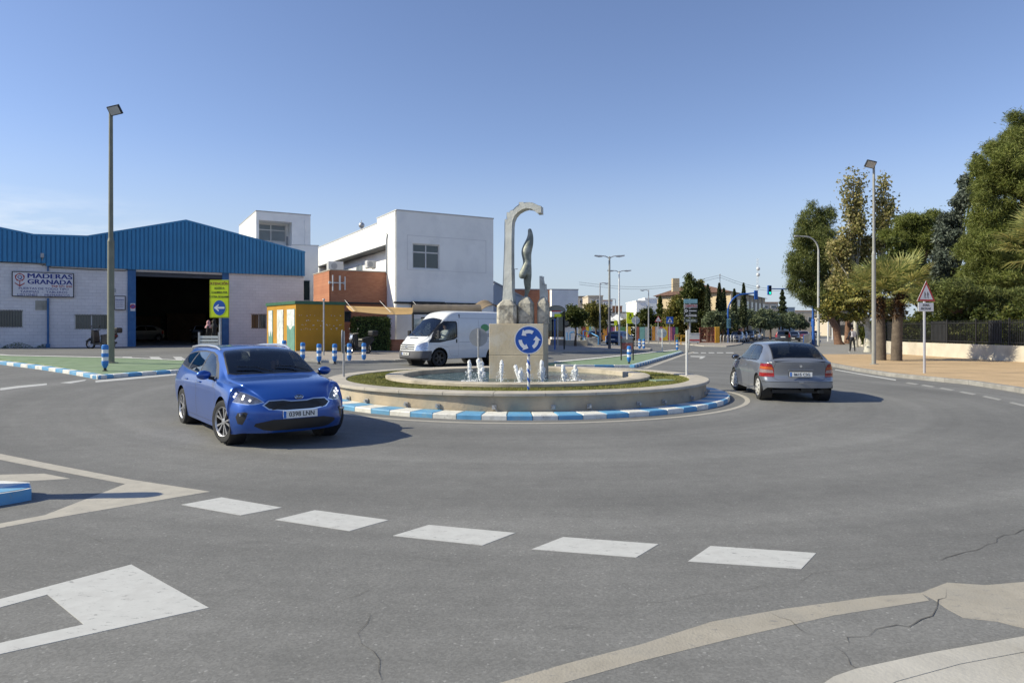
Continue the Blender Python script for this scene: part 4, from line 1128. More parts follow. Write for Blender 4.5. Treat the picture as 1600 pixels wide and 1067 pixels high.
# ------------------------------------------------------------------ white van
def white_van():
    root = thing('van', 'white panel van with a green oval emblem on its side, passing behind the fountain', 'van')
    S = dict(x=[-2.42,-2.35,-2.1,-1.47,-.6,0,.5,.75,.95,1.1,1.25,1.5,1.75,1.92,2.05,2.2,2.35,2.45,2.5],
        zb=[.45,.42,.38,.34,.32,.32,.32,.32,.32,.32,.32,.32,.30,.28,.27,.27,.27,.28,.30],
        wl=[.90,.92,.93,.94,.94,.94,.94,.94,.94,.94,.94,.94,.94,.94,.93,.92,.90,.88,.84],
        wm=[.94,.96,.975,.985,.985,.985,.985,.985,.985,.985,.985,.985,.985,.985,.975,.96,.94,.92,.88],
        zs=[1.20,1.20,1.20,1.20,1.20,1.20,1.20,1.19,1.18,1.17,1.16,1.15,1.13,1.11,1.08,1.04,.98,.93,.87],
        ws=[.94,.96,.97,.975,.975,.975,.975,.975,.975,.97,.965,.96,.95,.93,.91,.88,.83,.78,.70],
        zt=[2.25,2.29,2.30,2.31,2.31,2.31,2.305,2.27,2.17,2.04,1.90,1.66,1.42,1.28,1.20,1.13,1.05,.98,.90],
        wt=[.86,.86,.86,.86,.86,.86,.855,.84,.82,.80,.80,.81,.82,.82,.80,.76,.70,.64,.56],
        nx=54, crown=.05, rr=.09, ledge=.0, bulge=.04, crease=-.008, crease_z=.78, W=.985,
        front_from=1.9, rear_from=-2.2, fz=[.27,.45,.6,.75,.95,1.1], fx=[-.02,.02,.01,-.02,-.06,-.1], fplan=.34, fpow=3,
        rz=[.3,1.2,2.3], rx=[0,0,.06], rplan=.04, rpow=4)
    bm = shell(S)
    low = lambda f: abs(f.normal.y) > .2 and f.calc_center_median().z < 1.0 and abs(f.calc_center_median().y) > .5
    for ax in (-1.47, 1.47): cut(bm, circ(ax, .37, .43), 's', low, 9)
    gh = lambda f: f.calc_center_median().z > .95 and abs(f.calc_center_median().y) > .5 and abs(f.normal.y) > .3
    m1 = [(2.0,1.0),(1.92,1.1),(1.62,1.50),(1.30,1.80),(1.15,1.90),(.60,1.90),(.55,1.84),(.55,1.20),(.72,1.12),(1.1,1.06),(1.45,1.0)]
    cut(bm, m1, 's', gh, 6); cut(bm, [(1.78,1.13),(1.58,1.42),(1.28,1.72),(1.14,1.84),(.63,1.84),(.61,1.24),(.78,1.165),(1.15,1.10)], 's', gh, 2)
    wsc = lambda f: f.normal.z > .2 and f.calc_center_median().z > 1.1 and f.calc_center_median().x > .9
    wp = [(1.96,.70),(1.90,.80),(1.6,.80),(1.3,.78),(1.18,.74),(1.14,0),(1.18,-.74),(1.3,-.78),(1.6,-.80),(1.90,-.80),(1.96,-.70),(2.0,0)]
    cut(bm, wp, 't', wsc, 6); cut(bm, inset(wp, .03), 't', wsc, 3)
    fr = lambda f: f.calc_center_median().x > 2.0 and f.normal.z < .9
    cut(bm, [(-1.1,.2),(-1.1,.66),(1.1,.66),(1.1,.2)], 'f', lambda f: f.calc_center_median().x > 1.88, 16)
    for z0, z1 in ((.88,.93),(.79,.84),(.70,.75)): cut(bm, [(-.52,z0),(-.50,z1),(.50,z1),(.52,z0)], 'f', fr, 6)
    for s_ in (1,-1):
        cut(bm, [(s_*.57,.665),(s_*.63,.93),(s_*.80,1.01),(s_*.97,1.05),(s_*.97,.67)], 'f', lambda f: f.calc_center_median().x > 2.02 and f.normal.z < .9, 4)
    cut(bm, [(-1,.30),(-1,.36),(1,.36),(1,.30)], 'f', fr, 6)
    lowd = lambda f: abs(f.normal.y) > .25 and abs(f.calc_center_median().y) > .7 and f.calc_center_median().z < 2.1
    d1 = [(1.0,.80),(.95,.55),(.86,.42),(.50,.42),(.48,1.95),(1.12,1.95),(1.32,1.82),(1.66,1.49),(1.99,1.05),(1.95,.95)]
    cut(bm, inset(d1, -.007), 's', lowd, lambda m: 5 if m == 0 else m); cut(bm, d1, 's', lowd, lambda m: 8 if m in (0,5) else m)
    for z in (1.0, 2.02): cut(bm, [(-2.3,z),(-2.3,z+.012),(.45,z+.012),(.45,z)], 's', lowd, lambda m: 5 if m == 0 else m)
    cut(bm, [(-.62,.45),(-.62,2.0),(-.61,2.0),(-.61,.45)], 's', lowd, lambda m: 5 if m == 0 else m)
    for f in list(bm.faces):
        if f.material_index == 9: bm.faces.remove(f)
    wp_ = mat('van_white_paint', (.70,.71,.72), .35, 0, var=.03, coat=.5, inside=(.03,.03,.03))
    bp = mat('van_bumper_grey', (.10,.10,.11), .6, var=.1)
    cl = {0: ('body', wp_, False), 5: ('body', M_gap, False), 6: ('body', M_trim, False), 16: ('bumper', bp, False), 2: ('side_window', M_glass, True), 3: ('windscreen', M_glass, True), 4: ('headlight', M_lamplit, True), 8: ('door', wp_, True)}
    made = split_shell(bm, cl, root)
    for ax in (-1.47, 1.47):
        for s_ in (1,-1):
            b = MB(); M = Matrix.Translation((ax, s_*.93, .37))@Matrix.Rotation(R(90)*s_, 4, 'X'); b.lathe([(.43,0),(.433,.3),(.05,.31)], 26, M); b.build('wheel_arch', M_trim, root)
            wheel(root, (ax, s_*.86, .35), .35, .22, s_, 'dark')
    fl = MB(); fl.box2(-2.2, 2.1, -.55, .55, .32, .42); fl.box2(-1.0, 1.0, -.9, .9, .33, .42); fl.build('underbody', M_trim, root)
    for s_ in (1,-1):
        b = MB(); b.box((1.62, s_*1.12, 1.33), (.10,.16,.34)); b.tube([(1.66,s_*.95,1.2),(1.64,s_*1.1,1.2)], .03, 8); b.build('mirror', M_trim, root, bev=.03)
        tgt = [o for o in made['door'] if np.mean([v.co.y for v in o.data.vertices])*s_ > 0][0]
        b = MB(); b.box((.60, s_*.99, 1.06), (.06,.03,.16)); b.build('handle', M_trim, tgt, bev=.01)
    plate(root, 2.535, .53, '5244 GBC', 1)
    b = MB(); M = Matrix.Translation((2.47,0,.815))@Matrix.Rotation(R(90), 4, 'Y')@Matrix.Diagonal((.5,1.1,1,1)); b.lathe([(.1,-.03),(.1,.012),(0,.016)], 20, M); b.build('badge', M_chrome, root)
    # emblem on both sides: green oval over two lines of small writing
    for s_ in (1,-1):
        b = MB(); M = Matrix.Translation((-.95, s_*.983, 1.62))@Matrix.Rotation(R(-90)*s_, 4, 'X')@Matrix.Diagonal((1.0,.72,1,1))
        b.lathe([(.22,-.1),(.22,.012),(0,.014)], 28, M); eb = b.build('emblem', mat('emblem_green', (.10,.33,.14), .5, var=.1), root)
        for k, (z, w_) in enumerate(((1.32,.9),(1.24,.7),(1.12,.34))):
            q = MB()
            for j in range(int(w_/.05)): q.box2(-1.62+j*.055, -1.62+j*.055+.035, s_*.984, s_*.992, z, z+.045)
            q.build('lettering', mat('letter_grey', (.22,.25,.3), .5, var=.05), root)
    b = MB()
    for y0 in (.5,-.1): b.tube([(1.98,y0,1.27),(1.86,y0-.3,1.37),(1.84,y0-.55,1.385)], .012, 6)
    b.build('wiper', M_trim, root); b = MB(); b.box((2.10,0,1.18), (.05,.6,.02), rot=Matrix.Rotation(R(25),3,'Y')); b.build('bonnet_vent', M_trim, root)
    d = MB(); d.box((1.65,0,1.05), (.6,1.6,.3)); d.build('dashboard', M_cabin, root, bev=.05)
    for y in (.45,-.1,-.6):
        b = MB(); b.box((.9,y,.85), (.5,.48,.18)); b.box((.62,y,1.22), (.16,.46,.7), rot=Matrix.Rotation(R(-10),3,'Y')); b.box((.54,y,1.66), (.1,.26,.18)); b.build('seat', M_cabin, root, bev=.04)
    bh = MB(); bh.box2(.38,.42,-.9,.9,.45,2.2); bh.build('bulkhead', M_greydark, root)
    return root
M_gap = mat('panel_gap', (.22,.22,.23), .6, var=.1)
van = white_van()
hd = Vector((-.755, -.656)); a_v = math.atan2(hd.y, hd.x)
_p = G(686, 573.2); _n = Vector((-hd.y, hd.x)); _o = Vector((_p.x,_p.y))-hd*1.47-_n*.93
van.location = (_o.x, _o.y, g(_o.x,_o.y)+.01); van.rotation_euler = (0,0,a_v)
seated_driver(in_car(van, .85, .45, .93), a_v, 'driver in a pale shirt at the wheel of the white van', mat('pale_shirt', (.5,.5,.5), .8, var=.1))

# ------------------------------------------------------------------ small distant cars
MPV_S = dict(x=[-2.05,-2.0,-1.9,-1.6,-1.3,-.8,-.2,.3,.55,.8,1.1,1.3,1.5,1.8,2.0,2.1,2.15],
    zb=[.36,.33,.29,.24,.22,.22,.22,.22,.22,.22,.22,.22,.22,.22,.22,.23,.26], wl=[.78,.80,.82,.84,.85,.85,.85,.85,.85,.85,.85,.85,.85,.85,.83,.80,.75],
    wm=[.84,.86,.875,.89,.895,.895,.895,.895,.895,.895,.895,.895,.895,.88,.86,.84,.78], zs=[1.02,1.03,1.03,1.02,1.01,1.0,.99,.98,.975,.97,.96,.95,.93,.88,.82,.77,.70],
    ws=[.78,.81,.83,.85,.86,.865,.865,.865,.865,.865,.86,.855,.84,.80,.75,.70,.62], zt=[1.45,1.49,1.52,1.55,1.565,1.575,1.57,1.53,1.45,1.31,1.13,1.06,1.02,.95,.88,.82,.74],
    wt=[.62,.64,.65,.66,.66,.66,.66,.66,.68,.70,.73,.74,.73,.69,.62,.56,.48], nx=24, crown=.04, rr=.07, ledge=.03, bulge=.02, W=.89,
    front_from=1.5, rear_from=-1.6, fz=[.2,.5,.65,.8], fx=[-.05,0,-.03,-.09], fplan=.34, fpow=2.6, rz=[.25,.5,.9,1.2,1.55], rx=[.02,0,.06,.14,.28], rplan=.14, rpow=3)
def small_car(label, paint, kind='hatch', group=None, platetxt=None):
    root = thing('car', label, 'car', group=group)
    S = dict(GREY_S); S['nx'] = 26
    if kind == 'mpv': S = dict(MPV_S)
    bm = shell(S); ax_ = 1.30
    low = lambda f: abs(f.normal.y) > .2 and f.calc_center_median().z < .85 and abs(f.calc_center_median().y) > .45
    for ax in (-ax_, ax_): cut(bm, circ(ax, .31, .355, 12), 's', low, 9)
    gh = lambda f: f.calc_center_median().z > .9 and abs(f.calc_center_median().y) > .45 and abs(f.normal.y) > .3
    if kind == 'mpv': W1 = [[(.95,1.0),(.5,1.36),(.25,1.46),(-.3,1.48),(-.33,1.02)], [(-.4,1.02),(-.37,1.48),(-1.15,1.46),(-1.2,1.05)], [(-1.27,1.06),(-1.22,1.455),(-1.7,1.40),(-1.8,1.12)]]
    else: W1 = [[(.78,.965),(.55,1.12),(.28,1.27),(.05,1.32),(-.22,1.33),(-.26,.975)], [(-.33,.98),(-.29,1.328),(-.7,1.318),(-.95,1.27),(-1.12,1.16),(-1.18,1.02),(-1.12,.99)]]
    for w_ in W1: cut(bm, w_, 's', gh, 2)
    wsc = lambda f: f.normal.z > .3 and f.calc_center_median().z > .97 and f.calc_center_median().x > 0
    x0, x1 = ((.36, 1.0) if kind != 'mpv' else (.42, 1.18))
    cut(bm, [(x1,.62),(x0,.54),(x0,-.54),(x1,-.62)], 't', wsc, 3)
    if kind == 'mpv': cut(bm, [(-.62,1.06),(-.56,1.44),(.56,1.44),(.62,1.06)], 'f', lambda f: f.normal.x < -.3 and f.calc_center_median().x < -1.6, 7)
    else: cut(bm, [(-1.76,.57),(-1.10,.50),(-1.10,-.50),(-1.76,-.57)], 't', lambda f: f.normal.z > .2 and f.calc_center_median().z > .985 and f.calc_center_median().x < -.7, 7)
    fs = lambda f: f.calc_center_median().x > 1.62 and f.normal.z < .9
    for s_ in (1,-1):
        cut(bm, [(s_*.48,.60),(s_*.50,.72),(s_*.88,.80),(s_*.88,.62)], 'f', fs, 4)
        t0, t1 = ((.66,.95) if kind != 'mpv' else (.78,1.42)); cut(bm, [(s_*.62,t0),(s_*.66,t1),(s_*.95,t1),(s_*.95,t0)], 'f', lambda f: f.calc_center_median().x < -1.55 and f.normal.z < .9, 12)
    cut(bm, [(-.40,.56),(-.42,.68),(.42,.68),(.40,.56)], 'f', lambda f: fs(f) and f.normal.x > .3, 6); cut(bm, [(-.6,.25),(-.55,.38),(.55,.38),(.6,.25)], 'f', lambda f: fs(f) and f.normal.x > .3, 6)
    for f in list(bm.faces):
        if f.material_index == 9: bm.faces.remove(f)
    cl = {0: ('body', paint, False), 6: ('body', M_trim, False), 2: ('side_window', M_glassdark, True), 3: ('windscreen', M_glassdark, True), 7: ('rear_window', M_glassdark, True), 4: ('headlight', M_lamplit, True), 12: ('tail_light', M_tail, True)}
    split_shell(bm, cl, root)
    for ax in (-ax_, ax_):
        for s_ in (1,-1): wheel(root, (ax, s_*.76, .31), .31, .2, s_, 'steel')
    fl = MB(); fl.box2(-1.7,1.8,-.7,.7,.22,.32); fl.box2(-1.1,1.1,-.7,.7,.32,.9); fl.build('cabin', M_trim, root)
    for s_ in (1,-1): mirror(root, .72, s_*.82, 1.0, s_, paint, .9)
    for x, z, f_ in ((2.14,.46,1),(-2.02,.62 if kind != 'mpv' else .80,-1)):
        b = MB(); b.box((x,0,z), (.02,.52,.11)); b.build('number_plate', M_plate, root)
    return root
def cpaint(n, c): return carpaint(n, c, .4, .35)
a_s = math.atan2(SD.y, SD.x)
c_silver = small_car('silver hatchback parked facing us, nearest of the row beside the school railings', cpaint('silver_paint', (.42,.43,.45)), group='cars parked along the street')
def put(o, x, y, a): o.location = (x, y, g(x, y)+.01); o.rotation_euler = (0,0,a); return o
A0 = onground(1160.5, 87)
put(c_silver, A0.x, A0.y+2, a_s+PI)
cols = [('dark_blue_paint',(.03,.045,.09),'dark blue hatchback parked second in the row, tucked behind the silver one','hatch'),('black_paint',(.02,.02,.025),'black people carrier parked third in the row of cars','mpv'),
        ('charcoal_paint',(.06,.065,.07),'charcoal people carrier parked fourth in the row of cars','mpv'),('white_paint',(.6,.6,.6),'white hatchback parked fifth in the row, its bright bonnet showing between dark cars','hatch'),
        ('dark_grey_paint',(.08,.085,.09),'dark grey hatchback parked sixth in the row of cars','hatch')]
for i, (n, c, lb, kd) in enumerate(cols):
    o = small_car(lb, cpaint(n, c), kd, 'cars parked along the street')
    t = 5.4*(i+1)+(1.2 if i else 0); put(o, A0.x+SD.x*t+.25*(i % 2), A0.y+2+SD.y*t, a_s+PI)
mp = small_car('dark grey people carrier driving away down the street, tall red tail lamps', cpaint('mpv_paint', (.045,.045,.05)), 'mpv')
q = onground(1224, 83); put(mp, q.x, q.y, a_s+R(2))
bl = small_car('blue hatchback parked behind the row of striped bollards by the school fence', cpaint('steel_blue_paint', (.03,.06,.15)))
q = onground(969, 68); put(bl, q.x, q.y, R(60))
bk = small_car('black hatchback parked beyond the steps beside the coloured school fence', cpaint('jet_paint', (.015,.015,.018)))
q = onground(930, 82); put(bk, q.x, q.y, R(80))
for px_, D_, lb, c in ((1247,118,'small white car far down the street beside the blue barrier',(.6,.6,.6)),(1256,104,'small dark red car far down the street by the barrier',(.2,.03,.03)),(1240,96,'small dark car waiting far down the street beyond the people carrier',(.03,.03,.035)),(1274,128,'small silver car farthest down the street under the trees',(.45,.45,.46))):
    o = small_car(lb, cpaint('far_'+str(px_), c), group='cars far down the street'); q = onground(px_, D_); put(o, q.x, q.y, a_s+PI)
# ------------------------------------------------------------------ roundabout wall, fountain and monument
g0 = g(CX, CY)
M_wall = mat('rendered_wall', (.42,.35,.26), .9, var=.14, vs=1.5, bump=.5, bs=14, mottled=(.27,.24,.20), mscale=1.1, detail=8)
M_coping = mat('coping_stone', (.45,.41,.35), .85, var=.1, vs=3, bump=.25, bs=30, mottled=(.33,.30,.26), mscale=1.6)
M_poolrim = mat('pool_rim', (.50,.44,.35), .85, var=.12, vs=3, bump=.3, bs=25, mottled=(.27,.24,.19), mscale=1.4)
def ringpts(r, n, a0=0, a1=2*PI): return [(CX+r*math.cos(a0+(a1-a0)*k/n), CY+r*math.sin(a0+(a1-a0)*k/n)) for k in range(n+1)]
kerb(list(reversed(ringpts(5.55, 120))), .56, .10, .50, [M_kwhite, M_kblue], joint=.006, side=-1)
M0 = Matrix.Translation((CX, CY, g0))
rw = thing('ring_wall', 'low round wall of tan render with pale coping around the fountain lawn', 'wall', (CX, CY, g0))
b = MB(); b.lathe([(4.98,-.05),(4.97,.395),(4.62,.395),(4.62,-.05)], 120); b.build('wall', M_wall, rw)
for k in range(30):
    b = MB(); a0, a1 = 2*PI*k/30+.0012, 2*PI*(k+1)/30-.0012
    P_ = [(4.56,.40),(4.56,.452),(4.575,.462),(5.035,.462),(5.055,.448),(5.055,.40)]
    vs = []; n_ = 5
    for i in range(n_+1):
        a = a0+(a1-a0)*i/n_
        vs += [(r*math.cos(a), r*math.sin(a), z) for r, z in P_]
    m_ = len(P_); fs = [(i*m_+j, i*m_+(j+1)%m_, (i+1)*m_+(j+1)%m_, (i+1)*m_+j) for i in range(n_) for j in range(m_)]
    fs += [tuple(range(m_)), tuple(n_*m_+j for j in reversed(range(m_)))]
    fs = [tuple(reversed(f)) for f in fs]
    b.add(vs, fs); b.build('coping', M_coping, rw)
# small lamp fittings on the wall foot
for k, a in enumerate(np.linspace(-166, -14, 14)):
    b = MB(); a = R(a+((k*37) % 5-2)); c = Vector((4.995*math.cos(a), 4.995*math.sin(a), .17)); o_ = Vector((math.cos(a), math.sin(a), 0))
    b.box(c, (.03,.09,.09), rz=a); b.cyl(c, c+o_*.07, .034, .028, 10); b.tube([c+o_*.03+Vector((0,0,.0)), c+Vector((-o_.y*.09, o_.x*.09, -.12))], .007, 6); b.build('wall_lamp', M_galv, rw)
# lawn
lawn = MB(); NR = 14
vs = []; fs = []
for j in range(NR+1):
    r = 3.4+(4.58-3.4)*j/NR
    for k in range(180):
        a = 2*PI*k/180; vs.append((CX+r*math.cos(a), CY+r*math.sin(a), g0+.425+.012*math.sin(a*9+j)*math.cos(a*5-j*.6)))
fs = [(j*180+k, j*180+(k+1)%180, (j+1)*180+(k+1)%180, (j+1)*180+k) for j in range(NR) for k in range(180)]
M_soil = mat('lawn_soil', (.13,.13,.05), .95, var=.3, vs=3, mottled=(.20,.17,.08), mscale=2)
struct(MB().add(vs, [tuple(reversed(f)) if False else f for f in fs], 0, True).build('lawn_soil', M_soil))
rs = np.random.default_rng(4)
def grass_field(n, name, fn, h=(.03,.07), m=None, w=.008):
    P0 = fn(n); a = rs.uniform(0, 2*PI, n); hh = rs.uniform(*h, n); ln = rs.normal(0, .025, (n, 2))
    d = np.stack([np.cos(a), np.sin(a), np.zeros(n)], 1)*w
    v = np.zeros((n, 3, 3)); v[:,0] = P0-d; v[:,1] = P0+d; v[:,2] = P0; v[:,2,2] += hh; v[:,2,:2] += ln
    return mesh_np(name, v.reshape(-1,3), np.arange(n*3).reshape(-1,3), m)
M_grass = leafmat('grass_blades', (.17,.19,.045), (.21,.23,.06), (.34,.29,.11), .8, .2)
def lawnpts(n):
    r = np.sqrt(rs.uniform(3.47**2, 4.56**2, n)); a = rs.uniform(0, 2*PI, n)
    return np.stack([CX+r*np.cos(a), CY+r*np.sin(a), np.full(n, g0+.42)], 1)
tag(grass_field(42000, 'grass', lawnpts, (.02,.06), M_grass, .007), 'short sunburnt green grass on the ring lawn round the fountain', 'grass', kind='stuff')
b = MB(); M = Matrix.Translation((3.35+.3, 17.62, g0+.40)); b.box((3.75, 17.2, g0+.44), (.55,.42,.05), rz=.35); tag(b.build('access_hatch', mat('hatch_green', (.20,.27,.2), .7, var=.15), bev=.01), 'flat grey-green hatch cover lying in the grass near the right end', 'hatch')
# fountain: rim, water, jets
ft = thing('fountain', 'round fountain pool with worn stone rim and white water jets', 'fountain', (CX, CY, g0))
b = MB(); b.lathe([(3.50,.25),(3.50,.44),(3.56,.45),(3.56,.515),(3.52,.53),(3.12,.53),(3.09,.515),(3.09,.25)], 120); b.build('pool_rim', M_poolrim, ft)
def watermat():
    m = bpy.data.materials.new('fountain_water'); m.use_nodes = True; n, l = m.node_tree.nodes, m.node_tree.links; bb = n['Principled BSDF']
    bb.inputs['Base Color'].default_value = (.045,.085,.085,1); bb.inputs['Roughness'].default_value = .08; bb.inputs['IOR'].default_value = 1.33
    tc = n.new('ShaderNodeTexCoord'); nz = n.new('ShaderNodeTexNoise'); nz.inputs['Scale'].default_value = 5; nz.inputs['Detail'].default_value = 6; l.new(tc.outputs['Object'], nz.inputs['Vector'])
    bu = n.new('ShaderNodeBump'); bu.inputs['Strength'].default_value = 1; bu.inputs['Distance'].default_value = .12; l.new(nz.outputs[0], bu.inputs['Height']); l.new(bu.outputs[0], bb.inputs['Normal'])
    cr = n.new('ShaderNodeValToRGB'); cr.color_ramp.elements[0].position = .54; cr.color_ramp.elements[1].position = .72; cr.color_ramp.elements[0].color = (.04,.08,.08,1); cr.color_ramp.elements[1].color = (.35,.42,.42,1)
    l.new(nz.outputs[0], cr.inputs[0]); l.new(cr.outputs[0], bb.inputs['Base Color'])
    return m
M_water = watermat()
b = MB(); b.add([(0,0,.40)]+[(3.1*math.cos(2*PI*k/72), 3.1*math.sin(2*PI*k/72), .40) for k in range(72)], [(0, 1+k, 1+(k+1)%72) for k in range(72)]); wo_ = b.build('water', M_water, ft)
M_foam = bpy.data.materials.new('white_water'); M_foam.use_nodes = True
_n, _l = M_foam.node_tree.nodes, M_foam.node_tree.links; _b = _n['Principled BSDF']; _b.inputs['Roughness'].default_value = .25; _b.inputs['Base Color'].default_value = (.92,.93,.94,1); _b.inputs['Subsurface Weight'].default_value = .0
_t = _n.new('ShaderNodeBsdfTranslucent'); _t.inputs[0].default_value = (.9,.93,.96,1); _tr = _n.new('ShaderNodeBsdfTransparent'); _m = _n.new('ShaderNodeMixShader'); _m.inputs[0].default_value = .15
_l.new(_b.outputs[0], _m.inputs[1]); _l.new(_t.outputs[0], _m.inputs[2]); _m2 = _n.new('ShaderNodeMixShader'); _tc = _n.new('ShaderNodeTexCoord'); _nz = _n.new('ShaderNodeTexNoise'); _nz.inputs['Scale'].default_value = 28; _l.new(_tc.outputs['Object'], _nz.inputs['Vector'])
_r = _n.new('ShaderNodeMapRange'); _r.inputs[1].default_value = .58; _r.inputs[2].default_value = .75; _r.inputs[4].default_value = .55; _l.new(_nz.outputs[0], _r.inputs[0]); _l.new(_r.outputs[0], _m2.inputs[0]); _l.new(_m.outputs[0], _m2.inputs[1]); _l.new(_tr.outputs[0], _m2.inputs[2]); _l.new(_m2.outputs[0], _n['Material Output'].inputs[0])
rj = random.Random(8)
def jet(px, py_top, D, h=None, strands=3, wdt=.06):
    p = Vector(((px-800)/F*D-CX, D-CY, .40)); top = Zp(py_top, D)-g0
    b = MB()
    for s_ in range(strands):
        ox, oy = (rj.uniform(-wdt, wdt), rj.uniform(-wdt, wdt)); h_ = (top-.4)*(1 if s_ == 0 else rj.uniform(.45,.92)); n_ = 16; pts = []; rad = []
        for i in range(n_+1):
            t = math.sin(PI/2*i/n_)**.9; pts.append(p+Vector((ox*(.2+t)+rj.uniform(-.01,.01), oy*(.2+t)+rj.uniform(-.01,.01), h_*t))); rad.append((.014+.036*min(1, t*1.3)*math.sqrt(max(.02, 1-max(0, (t-.86)/.14)**2)))*rj.uniform(.86,1.14))
        b.tube(pts, rad, 10)
    for _ in range(110*strands//2):      # falling drops
        t = rj.random(); a = rj.uniform(0, 2*PI); r = (.03+.17*(1-t))*rj.random()**.6
        b.ball(p+Vector((r*math.cos(a), r*math.sin(a), (top-.4)*t*.9)), rj.uniform(.005,.013), 5, 4)
    for _ in range(24): 
        a = rj.uniform(0, 2*PI); r = rj.uniform(.03,.26); b.ball(p+Vector((r*math.cos(a), r*math.sin(a), .01)), rj.uniform(.02,.05), 6, 4, 0, (1,1,.35))
    return b.build('water_jet', M_foam, ft)
jet(734, 563, 17.6, strands=2, wdt=.02); jet(751, 561, 16.9, strands=5, wdt=.09); jet(783, 563, 16.6, strands=2, wdt=.03)
jet(814, 571, 16.4, strands=4, wdt=.13); jet(847, 563, 16.6, strands=3, wdt=.05); jet(881, 570, 17.0, strands=3, wdt=.05); jet(898.5, 570, 17.8, strands=3, wdt=.05); jet(826, 566, 16.5, strands=2, wdt=.03)
# plinth
M_plinth = mat('plinth_stone', (.50,.42,.30), .85, var=.1, vs=2, bump=.3, bs=20, mottled=(.55,.52,.46), mscale=1.3)
PA = R(-9)
pl = thing('plinth', 'big tan stone block standing in the middle of the fountain pool', 'plinth', (.21, 18.98, g0), PA)
b = MB(); b.box2(-.74,.74,-.62,.62,.3,1.03); b.box2(-.74,.74,-.62,.62,1.034,1.88); b.box2(-.73,.73,-.61,.61,1.0,1.05); b.build('block', M_plinth, pl, bev=.012)
# monument parts
M_mon = mat('weathered_stone', (.55,.56,.53), .85, var=.2, vs=3, bump=.5, bs=18, mottled=(.58,.58,.55), mscale=1.4)
M_rock = mat('pitted_stone', (.46,.43,.36), .9, var=.35, vs=7, bump=1.0, bs=12, mottled=(.14,.12,.10), mscale=4.5)
ZT = 1.88+g0
def mp(px, py, D=18.9):  # local (x, z) on the plane of the monument
    return ((px-800)/F*D, Zp(py, D))
def slab(name, label, cat, poly_px, D, depth, m, ang=PA, bev=.015, jit=0):
    pts = [mp(*p, D) for p in poly_px]; cx = sum(p[0] for p in pts)/len(pts); zb = min(p[1] for p in pts)
    b = MB(); b.prism([(p[0]-cx, p[1]-zb) for p in pts], (0,-depth/2,0), (1,0,0), (0,0,1), (0,depth,0))
    o = b.build(name, m, None, (cx, D, zb), ang, bev=bev)
    return o
def pedestal(px0, px1, pytop, pyshoulder, D, depth, label, notch=None):
    """rough stone prism with a pointed or stepped head"""
    x0, x1 = (px0-800)/F*D, (px1-800)/F*D; w = x1-x0; zt, zs = Zp(pytop, D), Zp(pyshoulder, D)
    t = thing('pedestal', label, 'pedestal', ((x0+x1)/2, D, ZT), PA)
    b = MB(); h1, h2 = zs-ZT, zt-ZT; q = w/2*.62; c = .06
    # chamfered hexagonal column with a hipped top
    base = [(-w/2+c,-depth/2),(w/2-c,-depth/2),(w/2,-depth/2+c),(w/2,depth/2-c),(w/2-c,depth/2),(-w/2+c,depth/2),(-w/2,depth/2-c),(-w/2,-depth/2+c)]
    vs = [(x,y,0) for x,y in base]+[(x*.98,y*.98,h1) for x,y in base]+[(x*.42,y*.6,h2) for x,y in base]
    fs = [tuple(reversed(range(8))), tuple(range(16,24))]+[(i,(i+1)%8,8+(i+1)%8,8+i) for i in range(8)]+[(8+i,8+(i+1)%8,16+(i+1)%8,16+i) for i in range(8)]
    b.add(vs, fs); b.build('stone', M_rock, t, bev=.02)
    return t
pedestal(777.5, 808.5, 469, 478, 18.85, .5, 'left pitted stone pedestal under the tall broken arch')
pedestal(809.5, 834, 464, 474, 18.9, .42, 'middle pitted stone pedestal under the headless figure')
pedestal(840, 857.5, 464, 474, 18.95, .40, 'right pitted stone pedestal under the small stepped shard')
# tall arch: straight shaft, curved head cut off on the right, stepped outer edge
arch = [(786.5,479),(787.5,440),(789,400),(790,370),(790,352),(790.8,343.5),(793.5,343.5),(793.8,333),(798.5,333),(798.8,330.6),(803.5,329.2),(807,325.5),(813,321.5),(813.4,318.2),(820,318.2),(820.4,318.8),(830,318.8),(832.5,320),(832.8,319.2),(838,321),(843,323.8),(847.5,325.2),(847.8,335.5),(841.5,335.5),(838,331.8),(832,328.6),(825,327.4),(818,329),(811,333),(805.5,339),(802.5,346),(801.5,354),(801,380),(801,420),(801.5,450),(804,479)]
o = slab('arch', '', '', arch, 18.85, .34, M_mon, R(-14)); tag(o, 'tall grey stone shaft curving into a broken arch over the figure', 'monument')
o = slab('stone_shard', '', '', [(844.6,470),(844.8,432.5),(848.3,432.5),(848.6,436),(849.4,444),(852.3,444.5),(852.6,453),(854.5,455),(855,470)], 18.95, .22, M_mon, R(-14)); tag(o, 'slim stepped grey stone shard to the right of the figure', 'monument')
# headless figure with arms joined above
sx_, sz_ = mp(822, 465.5, 18.9)
FZ = lambda px, py: ((px-822)/F*18.9, (465.5-py)*18.9/F)
V_ = []; E_ = []; R_ = []
def fv(px, py, y, r, link=None):
    a, z = FZ(px, py); V_.append((a, y, z)); R_.append(r)
    if link is not None: E_.append((link, len(V_)-1))
    return len(V_)-1
pel = fv(825.5, 424, 0, (.125,.13))
kn = fv(823.5, 441, -.02, (.075,.08), pel-0); V_.insert  # thigh
thm = None
cf = fv(825, 449, .02, (.068,.07), kn); an = fv(822.5, 460, .02, (.036,.036), cf); he = fv(821.5, 465, .0, (.045,.04), an); toe = fv(819.5, 465.3, -.1, (.03,.03), he)
t2 = fv(818.5, 425, -.14, (.09,.09), pel); k2 = fv(815.8, 430, -.2, (.075,.075), t2); s2 = fv(815, 437, -.17, (.06,.06), k2)
